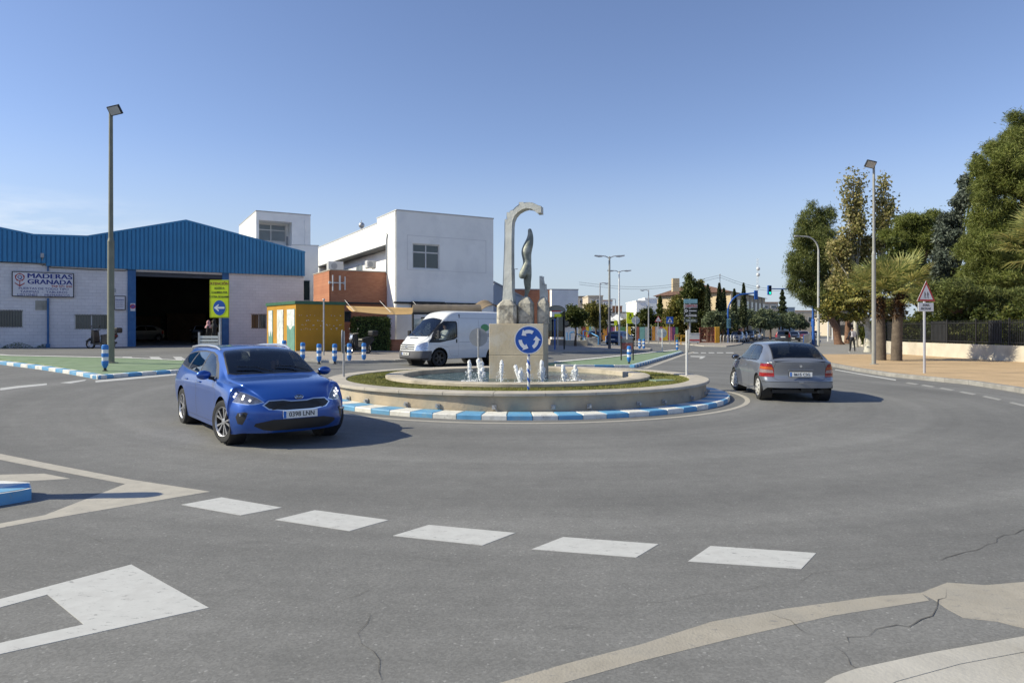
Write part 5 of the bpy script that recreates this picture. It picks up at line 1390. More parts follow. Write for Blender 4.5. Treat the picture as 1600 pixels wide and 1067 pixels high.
wa = fv(825, 408, 0, (.098,.09), pel); ri = fv(821.5, 396, -.01, (.135,.12), wa); ch = fv(824.5, 386, -.01, (.125,.115), ri); sh = fv(828, 376, 0, (.09,.085), ch)
ar = fv(829, 367, 0, (.062,.06), sh); tp = fv(827.3, 357, 0, (.036,.036), ar)
M_fig = mat('figure_bronze', (.20,.22,.195), .6, .25, var=.25, vs=5, bump=.5, bs=14, mottled=(.50,.50,.44), mscale=2.6)
R_ = [(a*1.5, b*1.35) for a, b in R_]
fig = skinmesh('statue', V_, E_, R_, [M_fig], None, 2, 0)
fig.location = (sx_, 18.9, sz_); tag(fig, 'headless grey figure poised on one leg with its arms merged above it', 'statue')

# ------------------------------------------------------------------ street furniture
M_postw = mat('post_white', (.68,.68,.68), .5, .2, var=.08, vs=6)
def arrowed_disc(parent, r, name='disc'):
    """blue roundabout disc facing -y in the parent frame, three curved arrows"""
    b = MB(); M = Matrix.Rotation(R(90), 4, 'X')
    b.lathe([(0,-.012),(r,-.012),(r,.002),(r*.995,.006),(0,.006)], 48, M, 0)
    d = b.build(name, [M_signback], parent)
    q = MB(); q.lathe([(r*.985,.0065),(r*.985,.009),(r*.93,.009),(r*.93,.0065)], 48, M, 0); q.build('white_rim', M_signwhite, d)
    q = MB(); q.lathe([(r*.93,.0065),(r*.93,.0085),(0,.0085)], 48, M, 0); q.build('blue_face', M_blue, d)
    for k in range(3):
        q = MB(); a0 = R(100+120*k); a1 = a0-R(62)   # arrows run counter-clockwise seen from the front
        a0, a1 = R(90-30+120*k), R(90-30+120*k+58)
        pts = []; n_ = 10
        for i in range(n_+1):
            a = a0+(a1-a0)*i/n_; pts.append((r*.70*math.cos(a), r*.70*math.sin(a)))
        inn = [(r*.46*math.cos(a0+(a1-a0)*i/n_), r*.46*math.sin(a0+(a1-a0)*i/n_)) for i in range(n_+1)]
        ah = a1+R(30)
        hd_ = [(r*.84*math.cos(a1), r*.84*math.sin(a1)), (r*.58*math.cos(ah), r*.58*math.sin(ah)), (r*.32*math.cos(a1), r*.32*math.sin(a1))]
        poly = pts+hd_+list(reversed(inn))
        q.prism(poly, (0,-.0095,0), (1,0,0), (0,0,1), (0,-.003,0)); q.build('arrow', M_signwhite, d)
    return d
def round_sign(px, D, zc, r, rz, label, base_dz=.36, post='white', group=None, stripes=False):
    p = onground(px, D); 
    t = thing('roundabout_sign', label, 'traffic sign', (p.x, D, p.z+base_dz), rz, group)
    zc -= p.z+base_dz
    d = arrowed_disc(t, r); d.location = (0, -.045, zc)
    b = MB()
    if stripes:
        # round post wrapped with slanted blue bands
        n_ = 16; hh = zc-.0; rr = .03; L_ = 44
        vs = []; fs = []; mi = []
        for j in range(L_+1):
            for k in range(n_):
                a = 2*PI*k/n_; vs.append((rr*math.cos(a), rr*math.sin(a), hh*j/L_))
        b.v += vs
        for j in range(L_):
            for k in range(n_):
                b.f.append((j*n_+k, j*n_+(k+1)%n_, (j+1)*n_+(k+1)%n_, (j+1)*n_+k)); b.m.append(1 if ((j/L_*hh/.19+k/n_) % 1) < .42 else 0); b.s.append(True)
    else: b.tube([(0,0,-.05),(0,0,zc+r*.9)], .03, 12)
    b.build('post', [M_postw if post == 'white' else M_galv, M_blue], t)
    b = MB(); b.box((0,-.02,zc), (.09,.03,.04)); b.build('bracket', M_galv, t)
    return t
round_sign(826, 14.75, Zp(531, 14.75), .31, 0, 'blue roundabout sign with three white arrows on a striped post in front of the plinth', post='white', stripes=True)
round_sign(537, 18.3, Zp(533.5, 18.3), .31, R(-78), 'roundabout sign seen edge-on at the left end of the fountain lawn', post='grey')
round_sign(747.5, 22.9, Zp(527, 22.9), .31, R(180), 'grey back of the round sign standing behind the pool in front of the white van', post='grey')
round_sign(1073, 18.9, Zp(532, 18.9), .31, R(80), 'roundabout sign seen edge-on as a white sliver at the right end of the fountain lawn')
# ---- bollards
M_bolblue = mat('bollard_blue', (.03,.19,.55), .45, var=.1, vs=6)
M_bolwhite = mat('bollard_white', (.72,.73,.74), .4, var=.06, vs=6)
def bollard():
    t = thing('bollard', '', 'bollard', group='blue and white striped flexible bollards')
    b = MB(); b.lathe([(.085,0),(.085,.012),(.045,.03),(.04,.08),(.05,.10)], 20, None, 0); b.build('base', M_trim, t)
    b = MB()
    b.lathe([(.05,.10),(.075,.16),(.092,.19),(.095,.24)], 24, None, 0)
    for (z0, z1, m_, r) in ((.24,.33,0,.1),(.33,.45,1,.094),(.45,.57,0,.102),(.57,.69,1,.094),(.69,.78,0,.102)): b.lathe([(.094,z0),(r,z0+.006),(r,z1-.006),(.094,z1)], 24, None, m_)
    b.lathe([(.098,.78),(.096,.82),(.07,.845),(0,.85)], 24, None, 0)
    b.build('body', [M_bolblue, M_bolwhite], t)
    return t
bol = bollard(); first = True
BL = [(164,583,'bollard on the tip of the left green island beside the lamp post'),
 (473,566,'first of the five bollards before the yellow kiosk, nearest the blue car roof'),(498.5,569,'second of the five bollards before the yellow kiosk, beside the thin grey pole'),(522.9,568.6,'third of the five bollards before the yellow kiosk, left of the edge-on sign'),
 (545.8,567,'fourth of the five bollards, right of the edge-on sign and before the scooter'),(568.5,565.7,'fifth bollard of that row, rightmost, before the low brick wall'),
 (444,561,'bollard half hidden behind the blue car roof rail'),
 (983,571,'big bollard on the near corner of the right green island beside the info board'),(1058,549.2,'lone bollard at the far tip of the right green island'),
 (999.5,547,'left one of the two bollards standing together beyond the info board'),(1006,547.2,'right one of the two bollards standing together beyond the info board')]
for i, (px_, py_, lb) in enumerate(BL):
    p = G(px_, py_); p.z = g(p.x, p.y)+(.07 if i in (0,7) else 0)
    o = bol if first else dup(bol, p, 0, lb); o.location = p; o['label'] = lb; first = False
for i, (px_, py_) in enumerate([(947.5,537),(950.5,537),(957.5,538.4),(962,538.9),(967,539)]):
    p = G(px_, py_); dup(bol, p, 0, ['leftmost bollard of the cluster right of the steps, beside the blue rail','second bollard of the cluster right of the steps, touching the first','middle bollard of the cluster, just right of the dark based lamp','fourth bollard of the cluster, before the parked blue car','last bollard of the cluster, at the foot of the tall twin lamp'][i])
row = [982.7,986.3,990,994,997.3,1001.8,1005.7,1010.3,1014.7,1019.8,1024.8]
nm_ = ['first','second','third','fourth','fifth','sixth','seventh','eighth','ninth','tenth','last']
for i, px_ in enumerate(row):
    p = G(px_, 532.6+i*.14); dup(bol, p, 0, nm_[i]+' from the left in the far row of bollards along the coloured fence')
# bollard-like marker whose shadow falls over the left kerb nose, just outside the frame
p = onground(0, 7.1); dup(bol, (-5.75, 7.05, .12), 0, 'large bollard on the blue and white kerb nose at the left edge', scale=(1.25,1.25,1.55))

# ---- floodlight poles and street lamps
M_pole = mat('pole_grey', (.30,.30,.28), .6, .2, var=.1, vs=3)
M_poleold = mat('pole_olive', (.20,.20,.155), .65, .1, var=.12, vs=3)
M_poledark = mat('pole_dark', (.10,.10,.115), .6, .2, var=.15)
def flood_pole(px, py, ytop, label, m, dirx, thick=1.0, dz=0, joint=.5):
    p = G(px, py); p.z = g(p.x,p.y)+dz; D = p.y; h = Zp(ytop, D)-p.z
    t = thing('floodlight_pole', label, 'lamp post', p)
    b = MB(); b.cyl((0,0,0),(0,0,h*joint), .10*thick, .092*thick, 16); b.cyl((0,0,h*joint-.02),(0,0,h*joint+.12), .098*thick, .07*thick, 16); b.cyl((0,0,h*joint+.1),(0,0,h), .068*thick, .055*thick, 14); b.lathe([(.2*thick,-.02),(.2*thick,.02),(.12*thick,.03)], 16); b.build('pole', m, t)
    f = MB(); M = Matrix.Translation((dirx*.22,-.12,h-.05))@Matrix.Rotation(R(32), 4, 'X')@Matrix.Rotation(R(-12*dirx), 4, 'Y')
    def tb(c, d, mi):
        o_ = len(f.v); f.box((0,0,0), d, mi=mi); 
        for i in range(o_, len(f.v)): f.v[i] = tuple(M@(Vector(f.v[i])+Vector(c)))
    tb((0,0,0), (.46,.09,.34), 0); tb((0,-.05,0), (.40,.012,.28), 1)
    for k in range(5): tb((-.16+.08*k,.06,0), (.012,.05,.28), 0)
    f.tube([(0,0,h-.12),(dirx*.1,-.03,h-.1),(dirx*.2,-.08,h-.08)], .025, 8, True, 0)
    f.build('floodlight', [M_black, M_lampface], t)
    return t
M_lampface = mat('lamp_glass_face', (.45,.46,.46), .25, .1, var=.1)
flood_pole(173, 570, 172, 'tall olive floodlight pole on the green island before the warehouse', M_poleold, 1, 1.22, .07, .48)
flood_pole(1365.5, 573, 256, 'tall grey floodlight pole on the tan pavement before the palms', M_pole, -1, .95, .12, .55)
def arm_lamp(px, D, ytop, label, arms, m=M_pole, dark_base=False, r=.07, base_dz=.1, armlen=1.2, rise=.1):
    p = onground(px, D); p.z += base_dz; h = Zp(ytop, D)-p.z
    t = thing('street_lamp', label, 'street lamp', p)
    b = MB(); b.cyl((0,0,0),(0,0,h*.45), r*1.25, r*1.15, 12, mi=1 if dark_base else 0); b.cyl((0,0,h*.45),(0,0,h), r, r*.75, 12); b.build('pole', [m, M_poledark], t)
    for s_ in arms:
        b = MB(); L_ = armlen*s_; b.tube([(0,0,h-.12),(L_*.35,0,h+rise*.2),(L_,0,h+rise)], [.04,.035,.03], 8)
        b.prism([(L_*.62,h+rise*.4),(L_*1.02,h+rise),(L_*1.45,h+rise+.03),(L_*1.48,h+rise-.04),(L_*1.0,h+rise-.12),(L_*.7,h+rise*.4-.05)], (0,-.12,0), (1,0,0), (0,0,1), (0,.24,0)); b.build('lamp_head', M_galv, t)
    return t
arm_lamp(952.3, 50, 401, 'tallest twin-headed street lamp, with dark lower shaft, right of the steps', (1,-1), dark_base=True, r=.085, armlen=.75, rise=.08)
arm_lamp(967.5, 63, 423.5, 'lower twin-headed street lamp beside the parked blue car', (1,-1), m=M_postw, r=.08, armlen=.75, rise=.06)
arm_lamp(937.5, 64, 442, 'single-armed street lamp at the foot of the steps', (1,), m=M_galv, armlen=.6, rise=-.02)
arm_lamp(1013.5, 78, 453, 'single-armed street lamp before the coloured fence', (-1,), m=M_galv, armlen=.65, rise=-.03)
arm_lamp(961.8, 98, 467, 'faint far street lamp with one arm between the two twin lamps', (-1,), m=M_galv, armlen=.6, rise=0)
arm_lamp(804, 95, 420, 'distant street lamp seen between the arch and the figure', (1,-1), m=M_galv, armlen=.3, rise=0)
# curved lamp by the street
p = G(1279, 543); p.z = g(p.x,p.y)+.12; D = p.y; h = Zp(392, D)-p.z
t = thing('street_lamp', 'tall white street lamp with curved arm on the pavement before the pines', 'street lamp', p)
cv = [(0,0,0),(0,0,h*.5),(0,0,h)]+[(-(1.25*(1-math.cos(a))), 0, h+1.35*math.sin(a)) for a in np.linspace(.2, PI/2, 7)]+[(-1.75,0,h+1.38)]
b = MB(); b.tube(cv, [.13,.11,.085]+[.07]*7+[.05], 12); b.build('pole', M_pole2 if False else mat('pole_pale', (.48,.48,.46), .5, .3, var=.1), t)
b = MB(); b.ball((-2.05,0,h+1.38), .3, 12, 8, 0, (1,.4,.3)); b.build('lamp_head', M_galv, t)
for (px_, D_, yt) in ((1294,90,500),(1301,104,503),(1306,118,505)):
    p = onground(px_, D_); t = thing('lamp_post', {1294:'short white post nearest behind the curved lamp',1301:'short white post second behind the curved lamp',1306:'short white post farthest behind the curved lamp'}[px_], 'post', p, group='white posts along the pavement'); b = MB(); hh = 4.4; b.cyl((0,0,0),(0,0,hh), .12,.09, 10); b.build('post', M_postw, t); b = MB(); b.lathe([(.09,hh),(.16,hh+.05),(.16,hh+.3),(.05,hh+.4)], 10); b.build('cap', M_galv, t)
# ---- traffic lights on blue masts
M_mast = mat('mast_blue', (.02,.10,.38), .45, .1, var=.08)
M_dark = mat('signal_black', (.01,.012,.015), .4, var=.1)
M_go = bpy.data.materials.new('green_signal'); M_go.use_nodes = True; _b = M_go.node_tree.nodes['Principled BSDF']; _b.inputs['Emission Color'].default_value = (.02,1,.55,1); _b.inputs['Emission Strength'].default_value = 1.3; _b.inputs['Base Color'].default_value = (.02,.5,.3,1)
def signal(parent, x, z, back=False, s=1.0):
    b = MB(); b.box((x,0,z), (.42*s,.3,1.1*s)); o = b.build('signal_head', M_mast, parent, bev=.04)
    if not back:
        for k in range(3):
            q = MB(); M = Matrix.Translation((x,-.15,z+(.34-.34*k)*s))@Matrix.Rotation(R(90), 4, 'X'); q.lathe([(.13*s,0),(.13*s,.02),(0,.03)], 16, M); q.lathe([(.15*s,0),(.15*s,.16),(.14*s,.16),(.14*s,0)], 16, M, 1); q.build('signal_lens', [M_go if k == 2 else M_dark, M_dark], o)
    return o
p = G(1137.5, 536.5); D = p.y; p.z = g(p.x,p.y)+.1; hh = Zp(458, D)-p.z; w_ = (1178-1137.5)/F*D
t = thing('traffic_light', 'blue curved mast carrying a traffic signal over the crossing', 'traffic light', p)
cv = [(0,0,0),(0,0,hh*.62)]+[(w_*.62*(1-math.cos(a)), 0, hh*.62+hh*.36*math.sin(a)) for a in np.linspace(.15, PI/2, 8)]+[(w_,0,hh)]
b = MB(); b.tube(cv, [.13,.11]+[.10]*8+[.08], 12); b.build('mast', M_mast, t)
signal(t, w_+.25, hh-.22, back=True); o = signal(t, .15, 2.35, s=.9)
b = MB(); b.box((.02,-.2,2.35), (.5,.02,1.15)); b.build('backing_board', mat('board_cyan', (.25,.5,.55), .5, var=.05), o)
p = onground(1270.5, 79); D = 79; p.z = g(p.x,p.y)+.1; hh = Zp(452, D)-p.z; w_ = (1270.5-1205)/F*D
t = thing('traffic_light', 'blue mast beside the pine holding out a green signal on a long arm', 'traffic light', p)
b = MB(); b.cyl((0,0,0),(0,0,hh), .14,.10, 12); b.tube([(0,0,hh),(-w_,0,hh+.05)], [.08,.06], 10); b.build('mast', M_mast, t); signal(t, -w_-.2, hh-.1); signal(t, .0, 2.4, s=.8)
# ---- other signs
def tri_sign(px, D, ytop, ybot, label, post_m, base_dz, plate_txt=None, rz=0, base_px=None):
    p = onground(px, D); p.z += base_dz; z1, z0 = Zp(ytop, D)-p.z, Zp(ybot, D)-p.z; s_ = (z1-z0)/.866
    t = thing('warning_sign', label, 'traffic sign', p, rz)
    b = MB(); b.cyl((0,0,0),(0,0,z0+.1), .045,.045, 12); b.build('post', post_m, t)
    cz = z0+(z1-z0)/3; yo = -.06
    def tri(k, y0, th, m_, nm, par):
        r = (z1-z0)*2/3*k; q = MB(); q.prism([(r*math.cos(a), r*math.sin(a)) for a in (R(90), R(210), R(330))], (0,y0,0), (1,0,0), (0,0,1), (0,-th,0)); o = q.build(nm, m_, par, bev=.0); o.location = (0,0,0) if par is not t else (0,0,cz); return o
    o = tri(1.0, yo, .02, M_signback, 'plate', t); tri(.985, yo-.021, .002, M_red, 'red_border', o); tri(.72, yo-.0235, .002, M_signwhite, 'white_face', o)
    k_ = (z1-z0)
    for sx in (-1, 1):  # two walking children
        q = MB(); x = sx*.09*k_/1.0; y = yo-.026
        q.ball((x, y, .10*k_), .032*k_, 8, 6, 0, (1,.1,1)); q.prism([(x-.03*k_,-.06*k_),(x+.035*k_,-.06*k_),(x+.03*k_,.07*k_),(x-.03*k_,.07*k_)], (0,y,0), (1,0,0), (0,0,1), (0,-.002,0))
        q.prism([(x-.03*k_,-.06*k_),(x-.005*k_,-.06*k_),(x-.05*k_,-.2*k_),(x-.07*k_,-.19*k_)], (0,y,0), (1,0,0), (0,0,1), (0,-.002,0)); q.prism([(x+.005*k_,-.06*k_),(x+.035*k_,-.06*k_),(x+.06*k_,-.2*k_),(x+.035*k_,-.2*k_)], (0,y,0), (1,0,0), (0,0,1), (0,-.002,0))
        q.prism([(x+.02*k_,.06*k_),(x+.09*k_,-.01*k_),(x+.08*k_,-.03*k_),(x+.02*k_,.03*k_)], (0,y,0), (1,0,0), (0,0,1), (0,-.002,0)); q.build('pictogram', M_black, o)
    if plate_txt:
        q = MB(); zc = z0-.28*k_; q.box((0,-.06,zc), (k_*.98,.02,.42*k_)); pb = q.build('plate', M_signwhite, t, bev=.005)
        for i, w_ in enumerate(plate_txt): text(w_, .15*k_, (0,-.073,zc+.09*k_-.17*k_*i), (R(90),0,0), M_black, pb, bold=.002)
    return t
tri_sign(1444.5, 25.4, 439, 471, 'red-edged children warning sign with a ZONA ESCOLAR plate on the tan pavement', mat('post_lilac', (.42,.42,.46), .5, .3, var=.06), .12, ('ZONA','ESCOLAR'), rz=R(18))
tri_sign(1028.5, 76, 493, 503, 'small warning triangle with plate before the coloured fence', M_galv, .1)
# pedestrian crossing sign
p = onground(1046.5, 72); p.z += .1; t = thing('crossing_sign', 'blue square pedestrian crossing sign beside the warning triangle', 'traffic sign', p)
b = MB(); b.cyl((0,0,0),(0,0,2.2), .04,.04, 10); b.build('post', M_galv, t); b = MB(); b.box((0,-.06,2.55), (.72,.03,.72)); o = b.build('plate', M_blue, t, bev=.02)
q = MB(); q.prism([(-.26,-.22),(.26,-.22),(0,.28)], (0,-.077,2.55), (1,0,0), (0,0,1), (0,-.003,0)); o2 = q.build('white_triangle', M_signwhite, o)
q = MB(); q.prism([(-.1,-.2),(-.04,-.2),(0,-.08),(.06,-.2),(.11,-.2),(.04,.02),(.03,.12),(-.03,.12),(-.05,0)], (0,-.081,2.55), (1,0,0), (0,0,1), (0,-.003,0)); q.build('pictogram', M_black, o2)
# round sign back on the island, octagonal back, yellow boards
def back_sign(px, D, yc, r, n, label, base_dz=.1, post=M_postw, name='traffic_sign'):
    p = onground(px, D); p.z += base_dz; zc = Zp(yc, D)-p.z; t = thing(name, label, 'traffic sign', p)
    b = MB(); M = Matrix.Rotation(R(90), 4, 'X'); b.lathe([(0,-.01),(r,-.01),(r,.01),(0,.01)], n, Matrix.Translation((0,.06,zc))@M@Matrix.Rotation(PI/n, 4, 'Z'), sm=False); b.build('plate', M_signback2, t)
    b = MB(); b.cyl((0,0,0),(0,0,zc+r*.8), .035,.035, 10); b.build('post', post, t); b = MB(); b.box((0,.02,zc), (r*1.5,.03,.04)); b.build('rail', M_galv, t); return t
M_signback2 = mat('sign_back_pale', (.50,.53,.54), .5, .2, var=.06)
back_sign(1034.8, 47, 520.5, .33, 32, 'pale round sign back on a white post on the right green island')
back_sign(993.5, 53, 500.5, .33, 8, 'octagonal stop sign seen from behind', post=M_galv)
back_sign(906.5, 78, 503.5, .28, 24, 'small bluish sign back under the green trees', post=M_galv)
def yellow_board(px, D, y0, y1, wpx, label, base_dz=.1, words=(), glyph=None, name='yellow_sign', post_m=M_postw, thick=.06, post_dx=0, rz=0):
    p = onground(px+post_dx, D); p.z += base_dz; z1, z0 = Zp(y0, D)-p.z, Zp(y1, D)-p.z; w_ = wpx/F*D
    t = thing(name, label, 'traffic sign', p, rz)
    b = MB(); b.cyl((0,.0,0),(0,0,z1-.1), thick, thick, 12); b.build('post', post_m, t)
    b = MB(); ox = -post_dx/F*D; b.box((ox,-thick-.02,(z0+z1)/2), (w_,.04,z1-z0)); o = b.build('panel', M_yellow, t, bev=.015)
    return t, o, (ox, -thick-.04, z0, z1, w_)
t, o, (ox, yy, z0, z1, w_) = yellow_board(344, 29.5, 438, 496.5, 30, 'tall yellow ATENCION direction board with a white arrow in a blue circle', .1, post_m=M_galv, thick=.05)
hh = z1-z0
q = MB()
for a, b_ in (((-w_/2+.02,z0+.02),(w_/2-.02,z0+.03)),((-w_/2+.02,z1-.03),(w_/2-.02,z1-.02))): q.box2(ox+a[0], ox+b_[0], yy-.004, yy-.001, a[1], b_[1])
q.box2(ox-w_/2+.02, ox-w_/2+.03, yy-.004, yy-.001, z0+.03, z1-.03); q.box2(ox+w_/2-.03, ox+w_/2-.02, yy-.004, yy-.001, z0+.03, z1-.03); q.build('black_edge', M_black, o)
q = MB(); M = Matrix.Translation((ox,yy,z0+hh*.265))@Matrix.Rotation(R(90),4,'X')@Matrix.Diagonal((.88,1.08,1,1)); q.lathe([(w_*.36,0),(w_*.36,.006),(0,.006)], 40, M); ob = q.build('blue_circle', M_blue, o)
q = MB(); s_ = w_*.3; q.prism([(-s_*.95,0),(-s_*.15,s_*.62),(-s_*.05,s_*.45),(-s_*.38,s_*.17),(s_*.9,s_*.17),(s_*.9,-s_*.17),(-s_*.38,-s_*.17),(-s_*.05,-s_*.45),(-s_*.15,-s_*.62)], (ox,yy-.007,z0+hh*.265), (1,0,0), (0,0,1), (0,-.003,0)); q.build('arrow', M_signwhite, ob)
text('ATENCIÓN', w_*.19, (ox,yy-.002,z1-hh*.095), (R(90),0,0), mat('brown_letters', (.22,.05,.02), .5, var=.05), o, bold=.004)
for i, (s_t, k) in enumerate((('ACCESO A',.15),('C/ ALMERIA POR',.15),('C/ CTRA. DE ALHAMA',.145))): text(s_t, w_*k, (ox,yy-.002,z1-hh*(.215+.115*i)), (R(90),0,0), M_black, o, sx=.72, bold=.002)
# small dark panel on the warehouse side of the yellow board
t, o, (ox, yy, z0, z1, w_) = yellow_board(984.5, 60, 488, 505.5, 11, 'yellow direction board with black symbols before the octagonal sign', .1, post_dx=-4.5, thick=.06)
q = MB(); q.lathe([(.14,0),(.14,.006),(.09,.006),(.09,0)], 20, Matrix.Translation((ox,yy,(z0+z1)/2+.02))@Matrix.Rotation(R(90),4,'X')); q.build('ring', M_black, o)
q = MB(); q.prism([(-.12,0),(.12,0),(0,.2)], (ox,yy-.002,(z0+z1)/2+.2), (1,0,0), (0,0,1), (0,-.004,0)); q.build('arrow', M_black, o)
t, o, _x = yellow_board(962, 84, 500.5, 508.5, 4.6, 'tiny yellow board far behind the twin lamp', .1)
t, o, _x = yellow_board(871.5, 46, 490.5, 495.3, 11, 'small yellow-green plate on a slim pole beside the bus shelter', .1, post_m=M_galv, thick=.035)
# direction signs stack
p = onground(1078, 76); p.z += .1; t = thing('direction_sign', 'tall stack of dark and pale direction panels on a pole beside the trees', 'direction sign', p); k_ = 76/F
def lz(y): return Zp(y, 76)-p.z
b = MB(); b.cyl((-.0,0,0),(0,0,lz(467)), .09,.09, 10); b.cyl((-.6,0,lz(506)),(-.6,0,lz(467)), .05,.05, 8); b.build('post', M_galv, t)
for (y0, y1, c, tx, tc_) in ((467.5,474,(.22,.42,.48),'',None),(475.5,481,(.45,.46,.48),'CENTRO',(.4,.05,.03)),(483,488.5,(.035,.04,.045),'',None),(490.5,496,(.025,.028,.03),'AUSMAR',(.7,.7,.7)),(498,504,(.07,.085,.08),'SALIDA',(.5,.55,.5))):
    b = MB(); z0, z1 = lz(y1), lz(y0); b.box((.05,-.12,(z0+z1)/2), (1.5,.05,z1-z0)); o = b.build('panel', mat('panel_%d' % int(y0), c, .5, var=.1), t)
    if tx: text(tx, .32, (.1,-.15,(z0+z1)/2), (R(90),0,0), mat('panel_letters_%d' % int(y0), tc_, .5, var=.03), o, bold=.01)
    elif c[0] < .1:
        q = MB(); q.lathe([(.17,0),(.17,.01),(.09,.01),(.09,0)], 18, Matrix.Translation((-.45,-.146,(z0+z1)/2))@Matrix.Rotation(R(90),4,'X')); q.box2(-.15,.7,-.155,-.147,(z0+z1)/2-.04,(z0+z1)/2+.04); q.build('emblem', M_signwhite, o)
# info board on the right green island (red and grey)
p = G(980, 565.5); p.z = g(p.x,p.y)+.09; D = p.y; t = thing('notice_board', 'small red and grey notice board on two dark posts on the right green island', 'notice board', p); k_ = D/F
b1 = 1
for s_ in (-1,1): b = MB(); b.cyl((s_*9.3*k_,0,0),(s_*9.3*k_,0,34*k_), .035,.035, 8); b.build('post', M_black, t)
b = MB(); b.box2(-8.6*k_,8.6*k_,-.015,.015,17*k_,27*k_); b.build('panel', mat('notice_red', (.22,.05,.05), .6, var=.2, vs=4, mottled=(.3,.15,.13), mscale=3), t); b = MB(); b.box2(-8.6*k_,8.6*k_,-.015,.015,27.3*k_,32.5*k_); b.build('header_panel', mat('notice_grey', (.2,.2,.2), .6, var=.2), t)
# plain thin poles
def thin_pole(px, D, y1, label, r=.03, m=M_galv, base_dz=.1, head=False):
    p = onground(px, D); p.z += base_dz; hh = Zp(y1, D)-p.z; t = thing('pole', label, 'pole', p); b = MB(); b.cyl((0,0,0),(0,0,hh), r, r*.9, 10); b.build('shaft', m, t); b = MB(); b.ball((0,0,hh), r*1.6, 8, 6); b.build('cap', m, t); return t
thin_pole(505.8, 33, 468.5, 'thin grey pole standing before the yellow kiosk', .04, M_galv)
thin_pole(1125, 96, 429, 'very tall thin mast among the cypresses', .06, M_galv)
thin_pole(867, 46, 500, 'slim blue-grey post beside the bus shelter', .05, M_mast)
thin_pole(900, 62, 505, 'dark slim pole on the concrete block by the steps', .05, M_black, 1.0)
# far lattice mast
p = onground(1183.5, 300); t = thing('radio_mast', 'slender lattice radio mast on the horizon', 'radio mast', p); hh = Zp(404, 300)-p.z; b = MB()
for a, c in ((-.45,-.4),(.45,-.4),(0,.45)): b.cyl((a,c,0),(a*.6,c*.6,hh), .05,.04, 5)
for k in range(40):
    z = hh*k/40; s_ = 1 if k % 2 else -1; b.cyl((-.45*s_,-.4,z),(.45*s_,-.4,z+hh/40), .028,.028, 4); b.cyl((.45*s_,-.4,z),(0,.45,z+hh/40), .028,.028, 4)
b.build('lattice', M_postw, t)
for z in (.62,.78,.86): b = MB(); b.ball((.2,-.6,hh*z), .8, 12, 8, 0, (1,.5,1)); b.build('dish', M_postw, t)
# ------------------------------------------------------------------ buildings
class Facade:
    """a vertical wall line: local x runs along it to the right, local y into the building, z is height over the camera's datum"""
    def __init__(s, name, label, cat, ox, oy, ang, make=True):
        s.o = Vector((ox, oy)); s.a = R(ang); s.u = Vector((math.cos(s.a), math.sin(s.a))); s.n = Vector((-s.u.y, s.u.x))
        s.t = thing(name, label, cat, (ox, oy, 0), s.a) if make else None
    def sz(s, px, py, yo=0.0):
        k = (px-800)/F; o = s.o+s.n*yo; q = (k*o.y-o.x)/(s.u.x-k*s.u.y); D = o.y+q*s.u.y
        return q, Zp(py, D)
    def side(s, px, py, xo=0.0):
        """point on the side wall (a line into the building at local x = xo): returns (y, z)"""
        k = (px-800)/F; o = s.o+s.u*xo; q = (k*o.y-o.x)/(s.n.x-k*s.n.y); D = o.y+q*s.n.y
        return q, Zp(py, D)
def wallmesh(x0, x1, z0, z1, ops, y=0.0, th=.2, mb=None, mi=0, flip=False):
    """wall plate in the x-z plane with real openings [(x0,x1,z0,z1)]"""
    mb = mb or MB()
    xs = sorted(set([x0, x1]+[v for o in ops for v in (o[0], o[1]) if x0 < v < x1])); zs = sorted(set([z0, z1]+[v for o in ops for v in (o[2], o[3]) if z0 < v < z1]))
    for i in range(len(xs)-1):
        for j in range(len(zs)-1):
            cx, cz = (xs[i]+xs[i+1])/2, (zs[j]+zs[j+1])/2
            if any(o[0] < cx < o[1] and o[2] < cz < o[3] for o in ops): continue
            a, b, c, d = xs[i], xs[i+1], zs[j], zs[j+1]
            mb.add([(a,y,c),(b,y,c),(b,y,d),(a,y,d)], [(0,1,2,3)], mi); mb.add([(a,y+th,c),(b,y+th,c),(b,y+th,d),(a,y+th,d)], [(3,2,1,0)], mi)
    for (a, b, c, d) in ops:
        a, b, c, d = max(a,x0), min(b,x1), max(c,z0), min(d,z1)
        mb.add([(a,y,c),(a,y+th,c),(a,y+th,d),(a,y,d)], [(0,3,2,1)], mi); mb.add([(b,y,c),(b,y+th,c),(b,y+th,d),(b,y,d)], [(0,1,2,3)], mi)
        mb.add([(a,y,d),(b,y,d),(b,y+th,d),(a,y+th,d)], [(0,1,2,3)], mi)
        if c > z0: mb.add([(a,y,c),(b,y,c),(b,y+th,c),(a,y+th,c)], [(3,2,1,0)], mi)
    return mb
